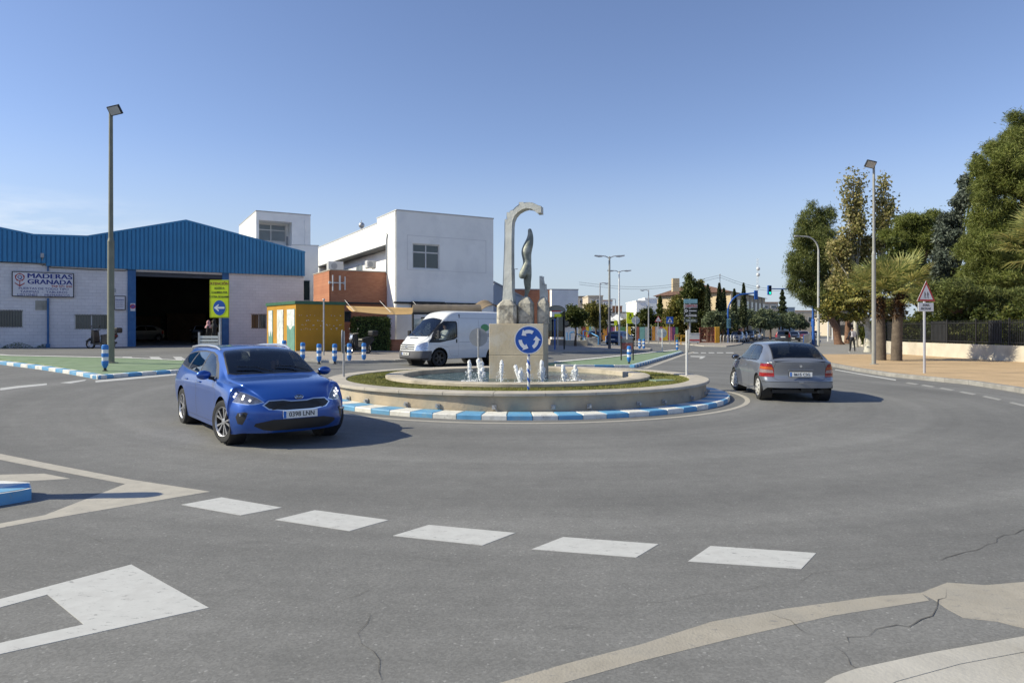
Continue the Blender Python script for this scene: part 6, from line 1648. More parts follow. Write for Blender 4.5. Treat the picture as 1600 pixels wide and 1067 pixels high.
def window(parent, x0, x1, z0, z1, y, fm, gm, nx=2, nz=1, fw=.06, bars=0, name='window', splits=None):
    f = MB()
    f.box2(x0,x1,y-.03,y+.05,z0,z0+fw); f.box2(x0,x1,y-.03,y+.05,z1-fw,z1); f.box2(x0,x0+fw,y-.03,y+.05,z0+fw,z1-fw); f.box2(x1-fw,x1,y-.03,y+.05,z0+fw,z1-fw)
    for k in range(1, nx): xx = x0+(x1-x0)*k/nx; f.box2(xx-fw/2,xx+fw/2,y-.028,y+.05,z0+fw,z1-fw)
    for zz in (splits if splits is not None else [z0+(z1-z0)*k/nz for k in range(1, nz)]): f.box2(x0+fw,x1-fw,y-.026,y+.05,zz-fw/2,zz+fw/2)
    w = f.build(name, fm, parent)
    g_ = MB(); g_.box2(x0+fw*.5,x1-fw*.5,y+.015,y+.025,z0+fw*.5,z1-fw*.5); g_.build('pane', gm, w)
    if bars:
        b = MB(); n_ = int((x1-x0)/bars)
        for k in range(1, n_): xx = x0+(x1-x0)*k/n_; b.box2(xx-.009,xx+.009,y-.10,y-.082,z0,z1)
        b.box2(x0,x1,y-.105,y-.085,z0+.05,z0+.07); b.box2(x0,x1,y-.105,y-.085,z1-.07,z1-.05); b.build('bars', M_barmetal, w)
    return w
M_barmetal = mat('bar_metal', (.10,.105,.12), .6, .2, var=.15)
M_pane = mat('window_pane', (.03,.045,.05), .08, 0, var=.3, vs=.8, spec=.8)
M_pane2 = mat('window_pane_pale', (.12,.14,.15), .1, 0, var=.3, vs=.8, spec=.8)
M_alu = mat('window_frame_white', (.6,.6,.6), .4, .1, var=.05)
M_block = pavers('whitewashed_blocks', (.69,.68,.70), (.65,.64,.66), (.55,.54,.57), 1, bw=.4, rh=.2, rotx=R(90), msize=.008, var=.08, bump=.6)
M_clad = mat('blue_cladding', (.035,.205,.42), .45, .15, var=.08, vs=.6)
M_pillar = mat('blue_pillar', (.022,.11,.29), .55, var=.12, vs=2, mottled=(.04,.15,.33), mscale=3)
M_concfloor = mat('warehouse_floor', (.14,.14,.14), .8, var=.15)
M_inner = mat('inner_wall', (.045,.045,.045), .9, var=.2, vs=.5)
M_white = mat('white_render', (.88,.88,.87), .85, var=.03, vs=.8, bump=.1, bs=30, mottled=(.76,.765,.77), mscale=.5)
M_brick = pavers('red_brick', (.46,.20,.11), (.39,.155,.085), (.33,.16,.10), 3.2, bw=.72, rh=.24, rotx=R(90), msize=.012, var=.1, bump=.4)
M_brickside = M_brick

W = Facade('warehouse', 'low white block warehouse with blue ribbed gable cladding and a dark open doorway', 'warehouse', -29.9, 39.9, 31)
wt_ = W.t; zb = .62
L0 = W.sz(-170, 500)[0]; L1 = W.sz(474.5, 500)[0]
sx = lambda px: W.sz(px, 500)[0]; sz = lambda px, py: W.sz(px, py)
d0, d1 = sx(212), sx(347); dtop = W.sz(280, 427)[1]
ops = []
wins = [(-12,36,484,512),(116,169,491,515),(392,417,490.5,514)]
WW = []
for a, b, c, d in wins:
    x0, x1 = sx(a), sx(b); zt_ = W.sz((a+b)/2, c)[1]; z0_ = W.sz((a+b)/2, d)[1]; ops.append((x0,x1,z0_,zt_)); WW.append((x0,x1,z0_,zt_))
ztop = W.sz(280, 418)[1]
b = wallmesh(L0, d0-.0, 0, 5.9, ops[:2], 0, .25); wallmesh(d1, L1, 0, 5.9, ops[2:], 0, .25, b); wallmesh(d0, d1, dtop, 5.9, [], 0.0, .25, b)
b.build('wall', M_block, wt_)
for i, (x0,x1,z0_,z1_) in enumerate(WW): window(wt_, x0, x1, z0_, z1_, .1, M_alu, M_pane, nx=2 if i != 0 else 1, bars=.13 if i < 2 else .16)
# pillars at both sides of the door, header
for a, b_ in ((199,212),(347,357.5)):
    q = MB(); q.box2(sx(a), sx(b_), -.06, .3, 0, W.sz((a+b_)/2, 419.5)[1]); q.build('pillar', M_pillar, wt_, bev=.01)
q = MB(); q.box2(d0, d1, .05, .45, dtop-.28, dtop-.02); q.box2(d0+.03, d1-.03, .0, .045, dtop-.10, dtop-.06); q.build('roller_box', mat('roller_box', (.05,.055,.07), .5, .2, var=.2), wt_)
# cladding with real ribs; the profile follows the two gables
prof = [(-170,343),(-150,340),(0,356),(53,367),(136,369.5),(290,344.5),(476,394)]
TP = [W.sz(*p) for p in prof]
def topz(x):
    for i in range(len(TP)-1):
        if x <= TP[i+1][0]: t = (x-TP[i][0])/(TP[i+1][0]-TP[i][0]); return TP[i][1]+(TP[i+1][1]-TP[i][1])*t
    return TP[-1][1]
xs_step = sx(72); bz0 = W.sz(40, 410.5)[1]; bz1 = W.sz(280, 424)[1]
poly = [(L0, bz0)]+[(xs_step, bz0), (xs_step, bz1), (L1+.05, bz1)]+[(p[0] if i < len(TP)-1 else L1+.05, p[1]) for i, p in reversed(list(enumerate(TP)))]
poly[-1] = (L0, TP[0][1])
q = MB(); q.prism(poly, (0,-.14,0), (1,0,0), (0,0,1), (0,.10,0))
x = L0+.1
while x < L1:
    zt_ = topz(x)-.03; z0_ = bz0 if x < xs_step else bz1
    q.add([(x-.095,-.141,z0_),(x-.08,-.20,z0_),(x+.08,-.20,z0_),(x+.095,-.141,z0_),(x-.095,-.141,zt_),(x-.08,-.20,zt_),(x+.08,-.20,zt_),(x+.095,-.141,zt_)], [(0,1,5,4),(1,2,6,5),(2,3,7,6),(4,5,6,7),(3,2,1,0)]); x += .235
q.build('cladding', M_clad, wt_)
q = MB()
for i in range(len(TP)-1):
    a, b_ = TP[i], TP[i+1]
    if a[0] < L0: a = (L0, topz(L0))
    if b_[0] > L1: b_ = (L1+.06, b_[1])
    q.add([(a[0],-.21,a[1]-.10),(b_[0],-.21,b_[1]-.10),(b_[0],-.21,b_[1]+.03),(a[0],-.21,a[1]+.03),(a[0],.02,a[1]-.10),(b_[0],.02,b_[1]-.10),(b_[0],.02,b_[1]+.03),(a[0],.02,a[1]+.03)], [(0,1,2,3),(3,2,6,7),(1,0,4,5),(0,3,7,4),(1,5,6,2)])
q.build('edge_trim', M_clad, wt_)
# roof, rear and end walls, floor
q = MB(); dep = 26
RP = [(L0, topz(L0)-.15)]+[(p[0], p[1]-.15) for p in TP if L0 < p[0] < L1]+[(L1, topz(L1)-.15)]
for i in range(len(RP)-1):
    a, b_ = RP[i], RP[i+1]; q.add([(a[0],0,a[1]),(b_[0],0,b_[1]),(b_[0],dep,b_[1]),(a[0],dep,a[1]),(a[0],0,a[1]-.12),(b_[0],0,b_[1]-.12),(b_[0],dep,b_[1]-.12),(a[0],dep,a[1]-.12)], [(0,1,2,3),(7,6,5,4)])
q.build('roof', mat('roof_sheet', (.12,.125,.13), .8, var=.15), wt_)
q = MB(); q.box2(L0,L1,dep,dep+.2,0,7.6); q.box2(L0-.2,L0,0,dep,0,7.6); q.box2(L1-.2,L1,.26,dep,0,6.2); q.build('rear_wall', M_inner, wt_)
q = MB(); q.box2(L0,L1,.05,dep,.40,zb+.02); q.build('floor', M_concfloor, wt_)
# small fittings
q = MB(); q.cyl((sx(75),-.1,0),(sx(75),-.1,W.sz(75,466)[1]), .06,.06, 10); q.cyl((sx(75),-.1,W.sz(75,424)[1]),(sx(75),-.1,bz1), .05,.05, 10); q.box((sx(75),-.15,zb+.1),(.2,.3,.3)); q.build('downpipe', M_pillar, wt_)
q = MB(); zc = W.sz(100,418)[1]-.04; q.tube([(L0,-.05,zc+.22),(sx(60),-.05,zc+.20),(sx(72),-.07,zc+.12),(sx(80),-.05,zc),(sx(140),-.05,zc-.03),(sx(195),-.05,zc-.03),(sx(199),-.07,zc+.06)], .018, 6); q.build('cable', M_black, wt_)
q = MB(); q.box((sx(66.5),-.3,W.sz(66,400)[1]),(.16,.2,.26)); q.tube([(sx(66.5),-.25,W.sz(66,403)[1]),(sx(66),-.1,W.sz(66,412)[1]),(sx(66),-.0,W.sz(66,416)[1])], .02, 6); q.build('wall_lamp', M_signback, wt_)
x0, z1 = sz(55,469.5); x1, z0 = sz(73.5,484.5); q = MB(); q.box2(x0,x1,-.03,.0,z0,z1); q.build('plaque', mat('plaque', (.33,.32,.28), .8, var=.15, mottled=(.25,.24,.2), mscale=4), wt_)
x0, z1 = sz(183.5,512.5); x1, z0 = sz(190,520); q = MB(); q.box2(x0,x1,-.04,.0,z0,z1); q.build('meter_box', M_signback, wt_, bev=.01)
def wall_board(fac, px0, px1, py0, py1, m, edge, name='sign_board', y=-.06, parent=None):
    x0, z1 = fac.sz(px0, py0); x1, z0 = fac.sz(px1, py1); q = MB(); q.box2(x0,x1,y,y+.05,z0,z1); o = q.build(name, m, parent or fac.t)
    e = MB(); w_ = .045; e.box2(x0,x1,y-.012,y-.002,z0,z0+w_); e.box2(x0,x1,y-.012,y-.002,z1-w_,z1); e.box2(x0,x0+w_,y-.012,y-.002,z0+w_,z1-w_); e.box2(x1-w_,x1,y-.012,y-.002,z0+w_,z1-w_); e.build('border', edge, o)
    return o, x0, x1, z0, z1, y
M_navy = mat('navy_letters', (.012,.03,.22), .5, var=.05); M_redlet = mat('red_letters', (.35,.03,.03), .5, var=.05); M_signgrey = mat('sign_board_white', (.66,.66,.70), .5, var=.04)
sb = thing('shop_sign', 'large white framed sign with blue letters MADERAS GRANADA on the warehouse wall', 'sign', (-29.9, 39.9, 0), R(31))
o, x0, x1, z0, z1, y = wall_board(W, 18.5, 115.5, 424, 465.2, M_signgrey, M_black, parent=sb, y=-.13)
w_, h_ = x1-x0, z1-z0; X = lambda t: x0+w_*t; Z = lambda t: z0+h_*t
def serif_line(body, xc, zc, size, target_w, m, bold, parent, name='lettering'):
    """writing stretched to a given width, with slab serifs suggested by a heavy stroke"""
    t_ = text(body, size, (0,0,0), (R(90),0,0), m, parent, name=name)
    if bold:      # heavier strokes: the same letters laid side by side
        me = t_.data; q = MB(); vs = [tuple(v.co) for v in me.vertices]; fs = [tuple(p_.vertices) for p_ in me.polygons]
        for i, d in enumerate((-bold, 0, bold)): q.add([(a+d, b_, c+i*.0004) for a, b_, c in vs], fs)
        nm_ = bpy.data.meshes.new(name); nm_.from_pydata(q.v, [], q.f); nm_.materials.append(m); t_.data = nm_
    bb = [v.co.x for v in t_.data.vertices]; k = target_w/(max(bb)-min(bb)); t_.scale = (k,1,1); t_.location = (xc-(max(bb)+min(bb))/2*k, y-.006, zc); return t_
serif_line('MADERAS', X(.61), Z(.835), h_*.27, w_*.73, M_navy, .014, o); serif_line('GRANADA', X(.61), Z(.60), h_*.27, w_*.73, M_navy, .014, o)
serif_line('958 571 020', X(.80), Z(.445), h_*.11, w_*.34, M_redlet, .004, o)
serif_line('PUERTAS DE TODO TIPO', X(.51), Z(.33), h_*.13, w_*.80, M_navy, .0, o); serif_line('TARIMAS  -  TABLEROS', X(.51), Z(.20), h_*.13, w_*.76, M_navy, .0, o); serif_line('LISTONES  -  PREMARCOS', X(.51), Z(.075), h_*.13, w_*.84, M_navy, .0, o)
q = MB(); q.lathe([(h_*.155,0),(h_*.155,.006),(h_*.125,.006),(h_*.125,0)], 24, Matrix.Translation((X(.125), y-.004, Z(.77)))@Matrix.Rotation(R(90),4,'X'))
for a in range(5): aa = R(72*a+18); q.ball((X(.125)+h_*.14*math.cos(aa), y-.008, Z(.77)+h_*.14*math.sin(aa)), h_*.03, 8, 6, 0, (1,.1,1))
q.prism([(-.02,0),(.02,0),(.02,-h_*.2),(-.02,-h_*.2)], (X(.125),y-.004,Z(.62)), (1,0,0), (0,0,1), (0,-.004,0)); q.prism([(-.16*h_,-h_*.06),(0,-h_*.17),(.16*h_,-h_*.06),(.16*h_,-h_*.1),(0,-h_*.22),(-.16*h_,-h_*.1)], (X(.125),y-.009,Z(.62)), (1,0,0), (0,0,1), (0,-.003,0)); q.build('emblem', M_redlet, o)
text('Q', h_*.2, (X(.125), y-.006, Z(.77)), (R(90),0,0), M_navy, o, bold=.003)
sb2 = thing('wall_sign', 'small framed notice with fine blue lettering left of the blue door pillar', 'sign', (-29.9, 39.9, 0), R(31))
o, x0, x1, z0, z1, y = wall_board(W, 178, 196, 462, 484.5, M_signgrey, M_black, parent=sb2, y=-.12); w_, h_ = x1-x0, z1-z0
serif_line('MADERAS', (x0+x1)/2, z0+h_*.70, h_*.13, w_*.75, M_navy, .003, o)
for k in range(4): serif_line('puertas y tableros', (x0+x1)/2, z0+h_*(.56-.11*k), h_*.08, w_*(.6 if k % 2 else .7), M_navy, .0, o)
sb3 = thing('no_parking_sign', 'small white no-parking sign with a red and blue disc on the left blue pillar', 'sign', (-29.9, 39.9, 0), R(31))
x0, z1 = sz(203.5,474); x1, z0 = sz(211,486); q = MB(); q.box2(x0,x1,-.10,-.07,z0,z1); o = q.build('plate', M_signgrey, sb3)
q = MB(); q.lathe([(.15,0),(.15,.004),(.10,.004),(.10,0)], 24, Matrix.Translation(((x0+x1)/2,-.10,z1-.2))@Matrix.Rotation(R(90),4,'X')); q.box(((x0+x1)/2,-.106,z1-.2),(.27,.003,.03), rot=Matrix.Rotation(R(45),3,'Y')); q.build('red_ring', M_red, o)
q = MB(); q.lathe([(.10,0),(.10,.003),(0,.003)], 24, Matrix.Translation(((x0+x1)/2,-.10,z1-.2))@Matrix.Rotation(R(90),4,'X')); q.build('blue_disc', M_blue, o)
sb4 = thing('wall_sign', 'blue-grey arrow-shaped plate half hidden behind the olive floodlight pole', 'sign', (-29.9, 39.9, 0), R(31))
x0, z1 = sz(172,449); x1, z0 = sz(181,457); q = MB(); q.prism([(x0,z0),(x1,z0),(x1,z1-.1),(x1-.15,z1),(x0,z1)], (0,-.05,0), (1,0,0), (0,0,1), (0,.04,0)); q.build('plate', M_signback, sb4)
# inside the hall
def wl(x, y, z=0): p = W.o+W.u*x+W.n*y; return Vector((p.x, p.y, z))
xm = (d0+d1)/2
ic = small_car('white hatchback parked deep inside the dark warehouse hall', cpaint('hall_shaded_white', (.3,.3,.3))); p = wl(xm+3.3, 17); ic.location = (p.x,p.y,zb+.03); ic.rotation_euler = (0,0,R(31-90-8))  # white paint dimmed: the shade of the hall is put into its colour
ic = small_car('low white car standing sideways at the left inside the dark hall', cpaint('hall_shaded_white2', (.2,.2,.2))); p = wl(xm-1.6, 19); ic.location = (p.x,p.y,zb+.03); ic.rotation_euler = (0,0,R(31-160))  # second white car, its paint darkened further to look shaded
for i, (a, b_, c) in enumerate(((xm-2,xm+.5,(.07,.045,.03)),(xm+1,xm+4.5,(.08,.05,.03)),(xm+5,xm+8,(.07,.045,.03)))):
    q = MB(); q.box2(a,b_,dep-1.2,dep-.4,zb,3.0+.3*i)
    for k in range(6): q.box2(a+.02+(b_-a)*k/6,a+(b_-a)*(k+1)/6-.05,dep-1.24,dep-1.2,zb+.1,2.9+.3*i)
    t = tag(q.build('timber_stack', mat('timber_%d' % i, c, .8, var=.2)), ('short','middle','tall')[i]+' stack of brown door panels at the back of the dark warehouse', 'timber stack', 'door panels in the hall'); t.location = (W.o.x, W.o.y, 0); t.rotation_euler = (0,0,R(31))

# ---- white two storey building
B = Facade('clinic_building', 'tall plain white two-storey building with a four-pane window', 'building', -7.1, 42, 29.75)
bt = B.t; ZT1, ZT2 = 9.07, 8.74
wx0, wz1 = B.sz(644.5, 380); wx1, wz0 = B.sz(687, 421.5)
q = wallmesh(0, 6.75, 0, ZT1, [(wx0,wx1,wz0,wz1),(1.6,5.6,.3,2.5)], 0, .25)
q.box2(6.5,6.75,.25,8,0,ZT1)
q.build('front_wall', M_white, bt)
y1 = B.side(604.5, 420)[0]; y2 = B.side(590.5, 420)[0]; y3 = B.side(589, 345)[0]
zl = 7.15
q = MB(); q.box2(.001,.25,.26,y1,0,ZT1-.001); q.box2(.001,.25,y1,y3,zl,ZT1-.001); q.box2(.001,.25,y3,19.2,zl,ZT2); q.box2(.70,.95,y2,19.2,0,zl); q.box2(.25,.95,y1-.002,y1+.2,0,zl); q.box2(.25,.95,y1+.2,19.2,zl,zl+.12)
q.box2(0.002,6.7,19,19.25,0,ZT2-.01); q.box2(6.5,6.76,8,19,0,ZT2-.01); q.box2(.25,6.5,y3,y3+.2,ZT2-.2,ZT1-.002)
q.build('side_wall', M_white, bt)
q = MB(); q.box2(.2,6.6,.2,y3,ZT1-.4,ZT1-.3); q.box2(.2,6.6,y3,19.1,ZT2-.5,ZT2-.4); q.build('roof', mat('flat_roof', (.3,.29,.28), .9, var=.1), bt)
for (x0,x1,ya,yb,z) in ((-.03,6.78,-.03,.28,ZT1),(-.03,.28,.28,y3,ZT1),(-.03,.28,y3,19.25,ZT2),(6.48,6.78,.28,y3,ZT1)): q = MB(); q.box2(x0,x1,ya,yb,z-.02,z+.05); q.build('coping', mat('coping_grey', (.5,.5,.5), .7, var=.08), bt)
q = MB(); q.box2(-.06,.72,y1,19.0,zl-.13,zl-.01); q.build('ledge', M_black, bt)
q = MB(); q.tube([(-.04,y1-.05,5.3),(-.04,y1-.05,zl+.3)], .05, 8); q.tube([(-.04,y1-.05,zl+.3),(-.05,y1-.2,zl+.6),(-.05,y1,zl+.7)], .04, 8); q.build('downpipe', M_signback, bt)
# glazed door to the terrace, in the recess between front block and long wing
q = MB(); q.box2(.55,.62,y1+.22,y2,5.35,zl-.15); w_ = q.build('window', M_barmetal, bt); q = MB(); q.box2(.54,.549,y1+.3,(y1+y2)/2-.03,5.45,zl-.9); q.box2(.54,.549,(y1+y2)/2+.03,y2-.08,5.45,zl-.9); q.box2(.54,.549,y1+.3,y2-.08,zl-.8,zl-.25); q.build('pane', M_pane, w_)
for (ya, yb) in ((9.0,10.6),(12.6,13.6),(16.5,17.8)):
    q = MB(); q.box2(.68,.72,ya,yb,5.0,6.6); w_ = q.build('window', M_alu, bt); q = MB(); q.box2(.668,.679,ya+.08,(ya+yb)/2-.03,5.08,6.52); q.box2(.668,.679,(ya+yb)/2+.03,yb-.08,5.08,6.52); q.build('pane', M_pane2, w_)
window(bt, wx0, wx1, wz0, wz1, .12, M_alu, M_pane, nx=2, fw=.08, splits=[wz0+(wz1-wz0)*.66])
q = MB(); q.box2(wx0,wx1,.24,.26,wz0,wz1); q.build('blind', M_inner, bt)
# shallow groove framing the window
gx0, gz1 = B.sz(636, 367); gx1, gz0 = B.sz(759.5, 427); q = MB(); 
for (a,b_,c,d) in ((gx0,gx1,gz0,gz0+.03),(gx0,gx1,gz1-.03,gz1),(gx0,gx0+.03,gz0+.03,gz1-.03),(gx1-.03,gx1,gz0+.03,gz1-.03)): q.box2(a,b_,-.012,-.001,c,d)
q.build('groove', mat('groove_grey', (.66,.66,.67), .8, var=.05), bt)
# ground floor: dark rail, shutter box, doors
q = MB(); zr = B.sz(690, 474.5)[1]; q.box2(-.2,6.7,-.14,-.02,zr-.05,zr+.07); q.box2(.9,3.1,-.3,-.142,zr-.28,zr+.10); q.build('awning_rail', M_black, bt)
q = MB(); q.box2(1.6,5.6,.15,.2,.3,2.5); w_ = q.build('shopfront', M_barmetal, bt); 
for k in range(4): q = MB(); q.box2(1.68+k,2.52+k,.135,.148,.5,2.42); q.build('pane', M_pane, w_)
# brick wing
bs0 = B.sz(516, 424, 1.78)[0]; bz = B.sz(560, 424, 1.78)[1]
q = wallmesh(bs0, -.002, 0, bz, [(B.sz(538,490,1.78)[0], B.sz(549,490,1.78)[0], B.sz(545,503,1.78)[1], B.sz(545,486,1.78)[1])], 1.78, .25)
q.box2(bs0,bs0+.25,2.03,6.0,0,bz); q.box2(bs0+.25,-.002,5.8,6.0,0,bz); br = q.build('brick_wing', M_brick, bt)
q = MB(); q.box2(bs0-.03,.0,1.74,2.06,bz,bz+.06); q.box2(bs0-.03,bs0+.28,2.06,6.03,bz,bz+.06); q.box2(bs0+.2,0,2.0,5.9,bz-.3,bz-.2); q.build('coping', M_coping, bt)
window(bt, B.sz(538,490,1.78)[0], B.sz(549,490,1.78)[0], B.sz(545,503,1.78)[1], B.sz(545,486,1.78)[1], 1.9, M_barmetal, M_pane, nx=1)
q = MB(); zr2 = B.sz(560, 474, 1.78)[1]; q.box2(bs0,-.2,1.64,1.76,zr2-.04,zr2+.06); q.build('awning_rail', M_black, bt)
# white metal emblem of crossed bars on the brick
e = MB(); ex = lambda px: B.sz(px, 442, 1.78)[0]; ez = lambda py: B.sz(528, py, 1.78)[1]
for (px, ya, yb, r) in ((518.5,430.5,455,.03),(529.5,431,453.5,.05),(537.5,432,453,.03)): e.box2(ex(px)-r,ex(px)+r,1.55,1.61,ez(yb),ez(ya))
e.box2(ex(512.5),ex(538),1.62,1.66,ez(443),ez(441.3)); e.box2(ex(513),ex(515),1.66,1.775,ez(444),ez(440)); e.box2(ex(536),ex(538),1.66,1.775,ez(444),ez(440)); e.build('emblem', M_postw, bt)
# AC units
def ac(fac, px0, px1, py0, py1, yo, label):
    x0, z1 = fac.sz(px0, py0, yo); x1, z0 = fac.sz(px1, py1, yo); t = thing('air_conditioner', label, 'air conditioner', tuple((fac.o+fac.u*((x0+x1)/2)+fac.n*(yo+.3)))+(z0,), fac.a); w_, h_ = x1-x0, z1-z0
    q = MB(); q.box2(-w_/2,w_/2,-.25,.25,.05,h_); q.build('casing', M_alu, t, bev=.03); q = MB(); q.lathe([(h_*.33,0),(h_*.33,.012),(0,.015)], 20, Matrix.Translation((-w_*.12,-.25,h_*.52))@Matrix.Rotation(R(90),4,'X')); q.build('fan_grille', M_signback, t)
    q = MB(); q.box2(-w_/2+.05,-w_/2+.12,-.3,.25,0,.05); q.box2(w_/2-.12,w_/2-.05,-.3,.25,0,.05); q.build('foot', M_signback, t)
ac(B, 513.5, 537, 408, 424, 4.0, 'bulky white air conditioner on the brick roof, left'); ac(B, 574, 588, 406.5, 420, 3.0, 'small white air conditioner on a bracket by the glazed terrace door')
q = MB(); q.cyl((0,0,0),(0,0,.5),.1,.1,10); q.ball((0,0,.62),.22,10,8); q.cyl((0,0,.7),(0,0,1.0),.02,.02,6); p = B.o+B.n*9+B.u*.6; t = q.build('roof_vent', M_galv, None, (p.x,p.y,ZT2)); tag(t, 'small round metal vent on the long white roof edge', 'roof vent')
# ---- stair tower behind
T = Facade('white_tower', 'white stair tower with a recessed glazed balcony behind the blue gable', 'building', -23.24, 62, 29.75)
tx1 = T.sz(485, 340)[0]; tz = T.sz(400, 330)[1]; lx0, lz1 = T.sz(404, 343.5); lx1, _z = T.sz(456, 350); lz0 = T.sz(425, 383)[1]
q = wallmesh(0, tx1, 0, tz, [(lx0,lx1,lz0,lz1)], 0, .3); q.box2(tx1-.3,tx1,.3,14.9,0,tz-.001)
rim = [(-0.001,0),(-.001,10.2),(.25,12.2),(1.0,14),(2.0,15),(tx1,15.0),(tx1-.3,14.7),(2.2,14.7),(1.3,13.8),(.6,12.0),(.3,10.1),(.3,.3),(0.0,0)]
q.prism(rim[:6]+rim[6:12], (0,0,0), (1,0,0), (0,1,0), (0,0,tz-.002)); q.build('wall', M_white, T.t)
q = MB(); q.box2(lx0,lx1,1.7,1.9,lz0,lz1); q.box2(lx0-.2,lx0,.3,1.9,lz0-.2,lz1+.2); q.box2(lx1,lx1+.2,.3,1.9,lz0-.2,lz1+.2); q.box2(lx0,lx1,.3,1.9,lz0-.2,lz0); q.box2(lx0,lx1,.3,1.9,lz1,lz1+.2); q.build('balcony', M_white, T.t)
a0, zz1 = T.sz(404, 349.5, 1.7); a1, zz0 = T.sz(446, 379, 1.7); window(T.t, lx0, a1, zz0, zz1, 1.62, M_alu, M_pane2, nx=2, fw=.08, splits=[zz0+(zz1-zz0)*.66])
q = MB(); q.box2(T.sz(452,375,1.7)[0]-.3,T.sz(452,375,1.7)[0]+.1,1.62,1.69,lz0,T.sz(450,370,1.7)[1]); q.build('door', M_signback, T.t)
q = MB(); q.box2(.3,tx1-.3,.3,13,tz-.4,tz-.3); q.build('roof', M_signback, T.t); q = MB(); q.box2(-.04,tx1+.04,-.04,.3,tz,tz+.08); q.box2(-.04,.3,.3,10.2,tz,tz+.08); q.build('coping', mat('coping_grey2', (.4,.4,.4), .7), T.t)
q = MB(); x_ = T.sz(476,360)[0]; q.cyl((x_,-.05,4),(x_,-.05,tz-.5),.05,.05,8); q.build('downpipe', M_white, T.t)
q = MB(); p0 = P(455, 386, 59); p1 = P(498, 383, 57.5)
N = Facade('white_annex', 'low white annex joining the stair tower to the long white wing', 'building', p0.x, p0.y, 12); q = MB(); nx1 = N.sz(497.5, 383)[0]; q.box2(0,nx1,0,3,0,N.sz(485,384)[1]); q.build('wall', M_white, N.t); q = MB(); q.box2(-.03,nx1+.03,-.03,.2,N.sz(485,384)[1],N.sz(485,384)[1]+.06); q.build('coping', mat('coping_grey3', (.55,.55,.55), .7), N.t); window(N.t, nx1*.35, nx1*.7, 4.2, 6.0, -.04, M_alu, M_pane, nx=1)

# ---- yellow kiosk
K = Facade('transformer_kiosk', 'mustard yellow kiosk with green roof edge and torn posters on its doors', 'kiosk', -11.4, 36, 38)
kt = K.t; kw = K.sz(538, 500)[0]; kg = .42; kh = K.sz(462, 470)[1]; kl = K.side(417, 500)[0]
M_must = mat('mustard_render', (.46,.235,.018), .8, var=.08, vs=1.2, mottled=(.40,.20,.02), mscale=1.0); M_dkgreen = mat('dark_green_trim', (.035,.12,.07), .6, var=.15)
q = MB(); q.box2(0,kw,0,kl,.2,kh-.17); q.build('wall', M_must, kt); q = MB(); q.box2(-.06,kw+.06,-.06,kl+.06,kh-.17,kh); q.build('roof', M_dkgreen, kt, bev=.01)
M_poster = mat('torn_poster', (.55,.60,.60), .8, var=.25, vs=3, mottled=(.75,.76,.75), mscale=4); M_kdoor = mat('kiosk_door_green', (.12,.27,.22), .7, var=.15)
for (pa, pb, pz, pf) in ((420,426.5,482,.35),(433.5,443,480,.98),(449,461,479,.45)):
    ya, yb = K.side(pa, 500)[0], K.side(pb, 500)[0]; zt_ = kh-.42; y0_, y1_ = min(ya,yb), max(ya,yb)
    q = MB(); q.box2(-.03,-.001,y0_,y1_,.6,zt_); dd = q.build('door', M_kdoor if pf < .9 else M_poster, kt)
    q = MB(); rg2 = random.Random(int(pa)); pts = [(y0_+.02, zt_-.02)]+[(y0_+.02+(y1_-y0_-.04)*i/6, zt_-(zt_-.6)*(.45 if pf > .4 else .62)-rg2.uniform(-.2,.25)) for i in range(7)]+[(y1_-.02, zt_-.02)]
    q.prism([(p_[0], p_[1]) for p_ in pts], (-.036,0,0), (0,1,0), (0,0,1), (.005,0,0)); q.build('poster', M_poster, dd)
q = MB(); rg2 = random.Random(5)
for _ in range(46):
    x, z = rg2.uniform(.15,kw-.15), rg2.choice([2.45,2.2,1.95,1.75])+rg2.uniform(-.04,.04); s_ = rg2.uniform(.015,.04); q.box2(x,x+s_*1.4,-.006,-.001,z,z+s_)
q.build('paper_scraps', M_poster, kt)
# ---- bits along the brick building
M_sail = mat('tan_canvas', (.50,.32,.13), .8, var=.08)
def awning(px0, px1, D, ya, yb, drop, label, m=M_sail, depth=1.6, arch_=0.0):
    p = onground(px0, D); t = thing('awning', label, 'awning', (p.x, D, 0), R(29.75)); L_ = (px1-px0)/F*D*1.15; n_ = 16; q = MB(); vs = []
    for j in range(9):
        v = j/8
        for i in range(n_+1):
            u = i/n_; vs.append((L_*u, -depth*(1-v), Zp(ya, D)+(Zp(yb, D)-Zp(ya, D))*u+drop*v-.12*math.sin(PI*u)*(1-v)-.1*math.sin(PI*v)+arch_*math.sin(PI*u)))
    q.add(vs, [(j*(n_+1)+i, j*(n_+1)+i+1, (j+1)*(n_+1)+i+1, (j+1)*(n_+1)+i) for j in range(8) for i in range(n_)], 0, True); o = q.build('canvas', m, t); so_ = o.modifiers.new('th', 'SOLIDIFY'); so_.thickness = .02
    for i in ((0, .5, 1) if depth > 1.3 else ()): q = MB(); q.tube([(L_*i,-depth,Zp(ya,D)+(Zp(yb,D)-Zp(ya,D))*i+arch_*math.sin(PI*i)),(L_*i,.3,Zp(ya,D)+.7)], .011, 6); q.build('stay', M_postw, t)
    return t
awning(541, 640, 39.5, 487.5, 489, .35, 'long tan canvas awning strung along the brick wall')
awning(738, 776, 41.5, 485, 485, .2, 'brown domed canvas awning right of the curved shelter roof', mat('brown_canvas', (.20,.15,.10), .8, var=.1), depth=1.2, arch_=.45)
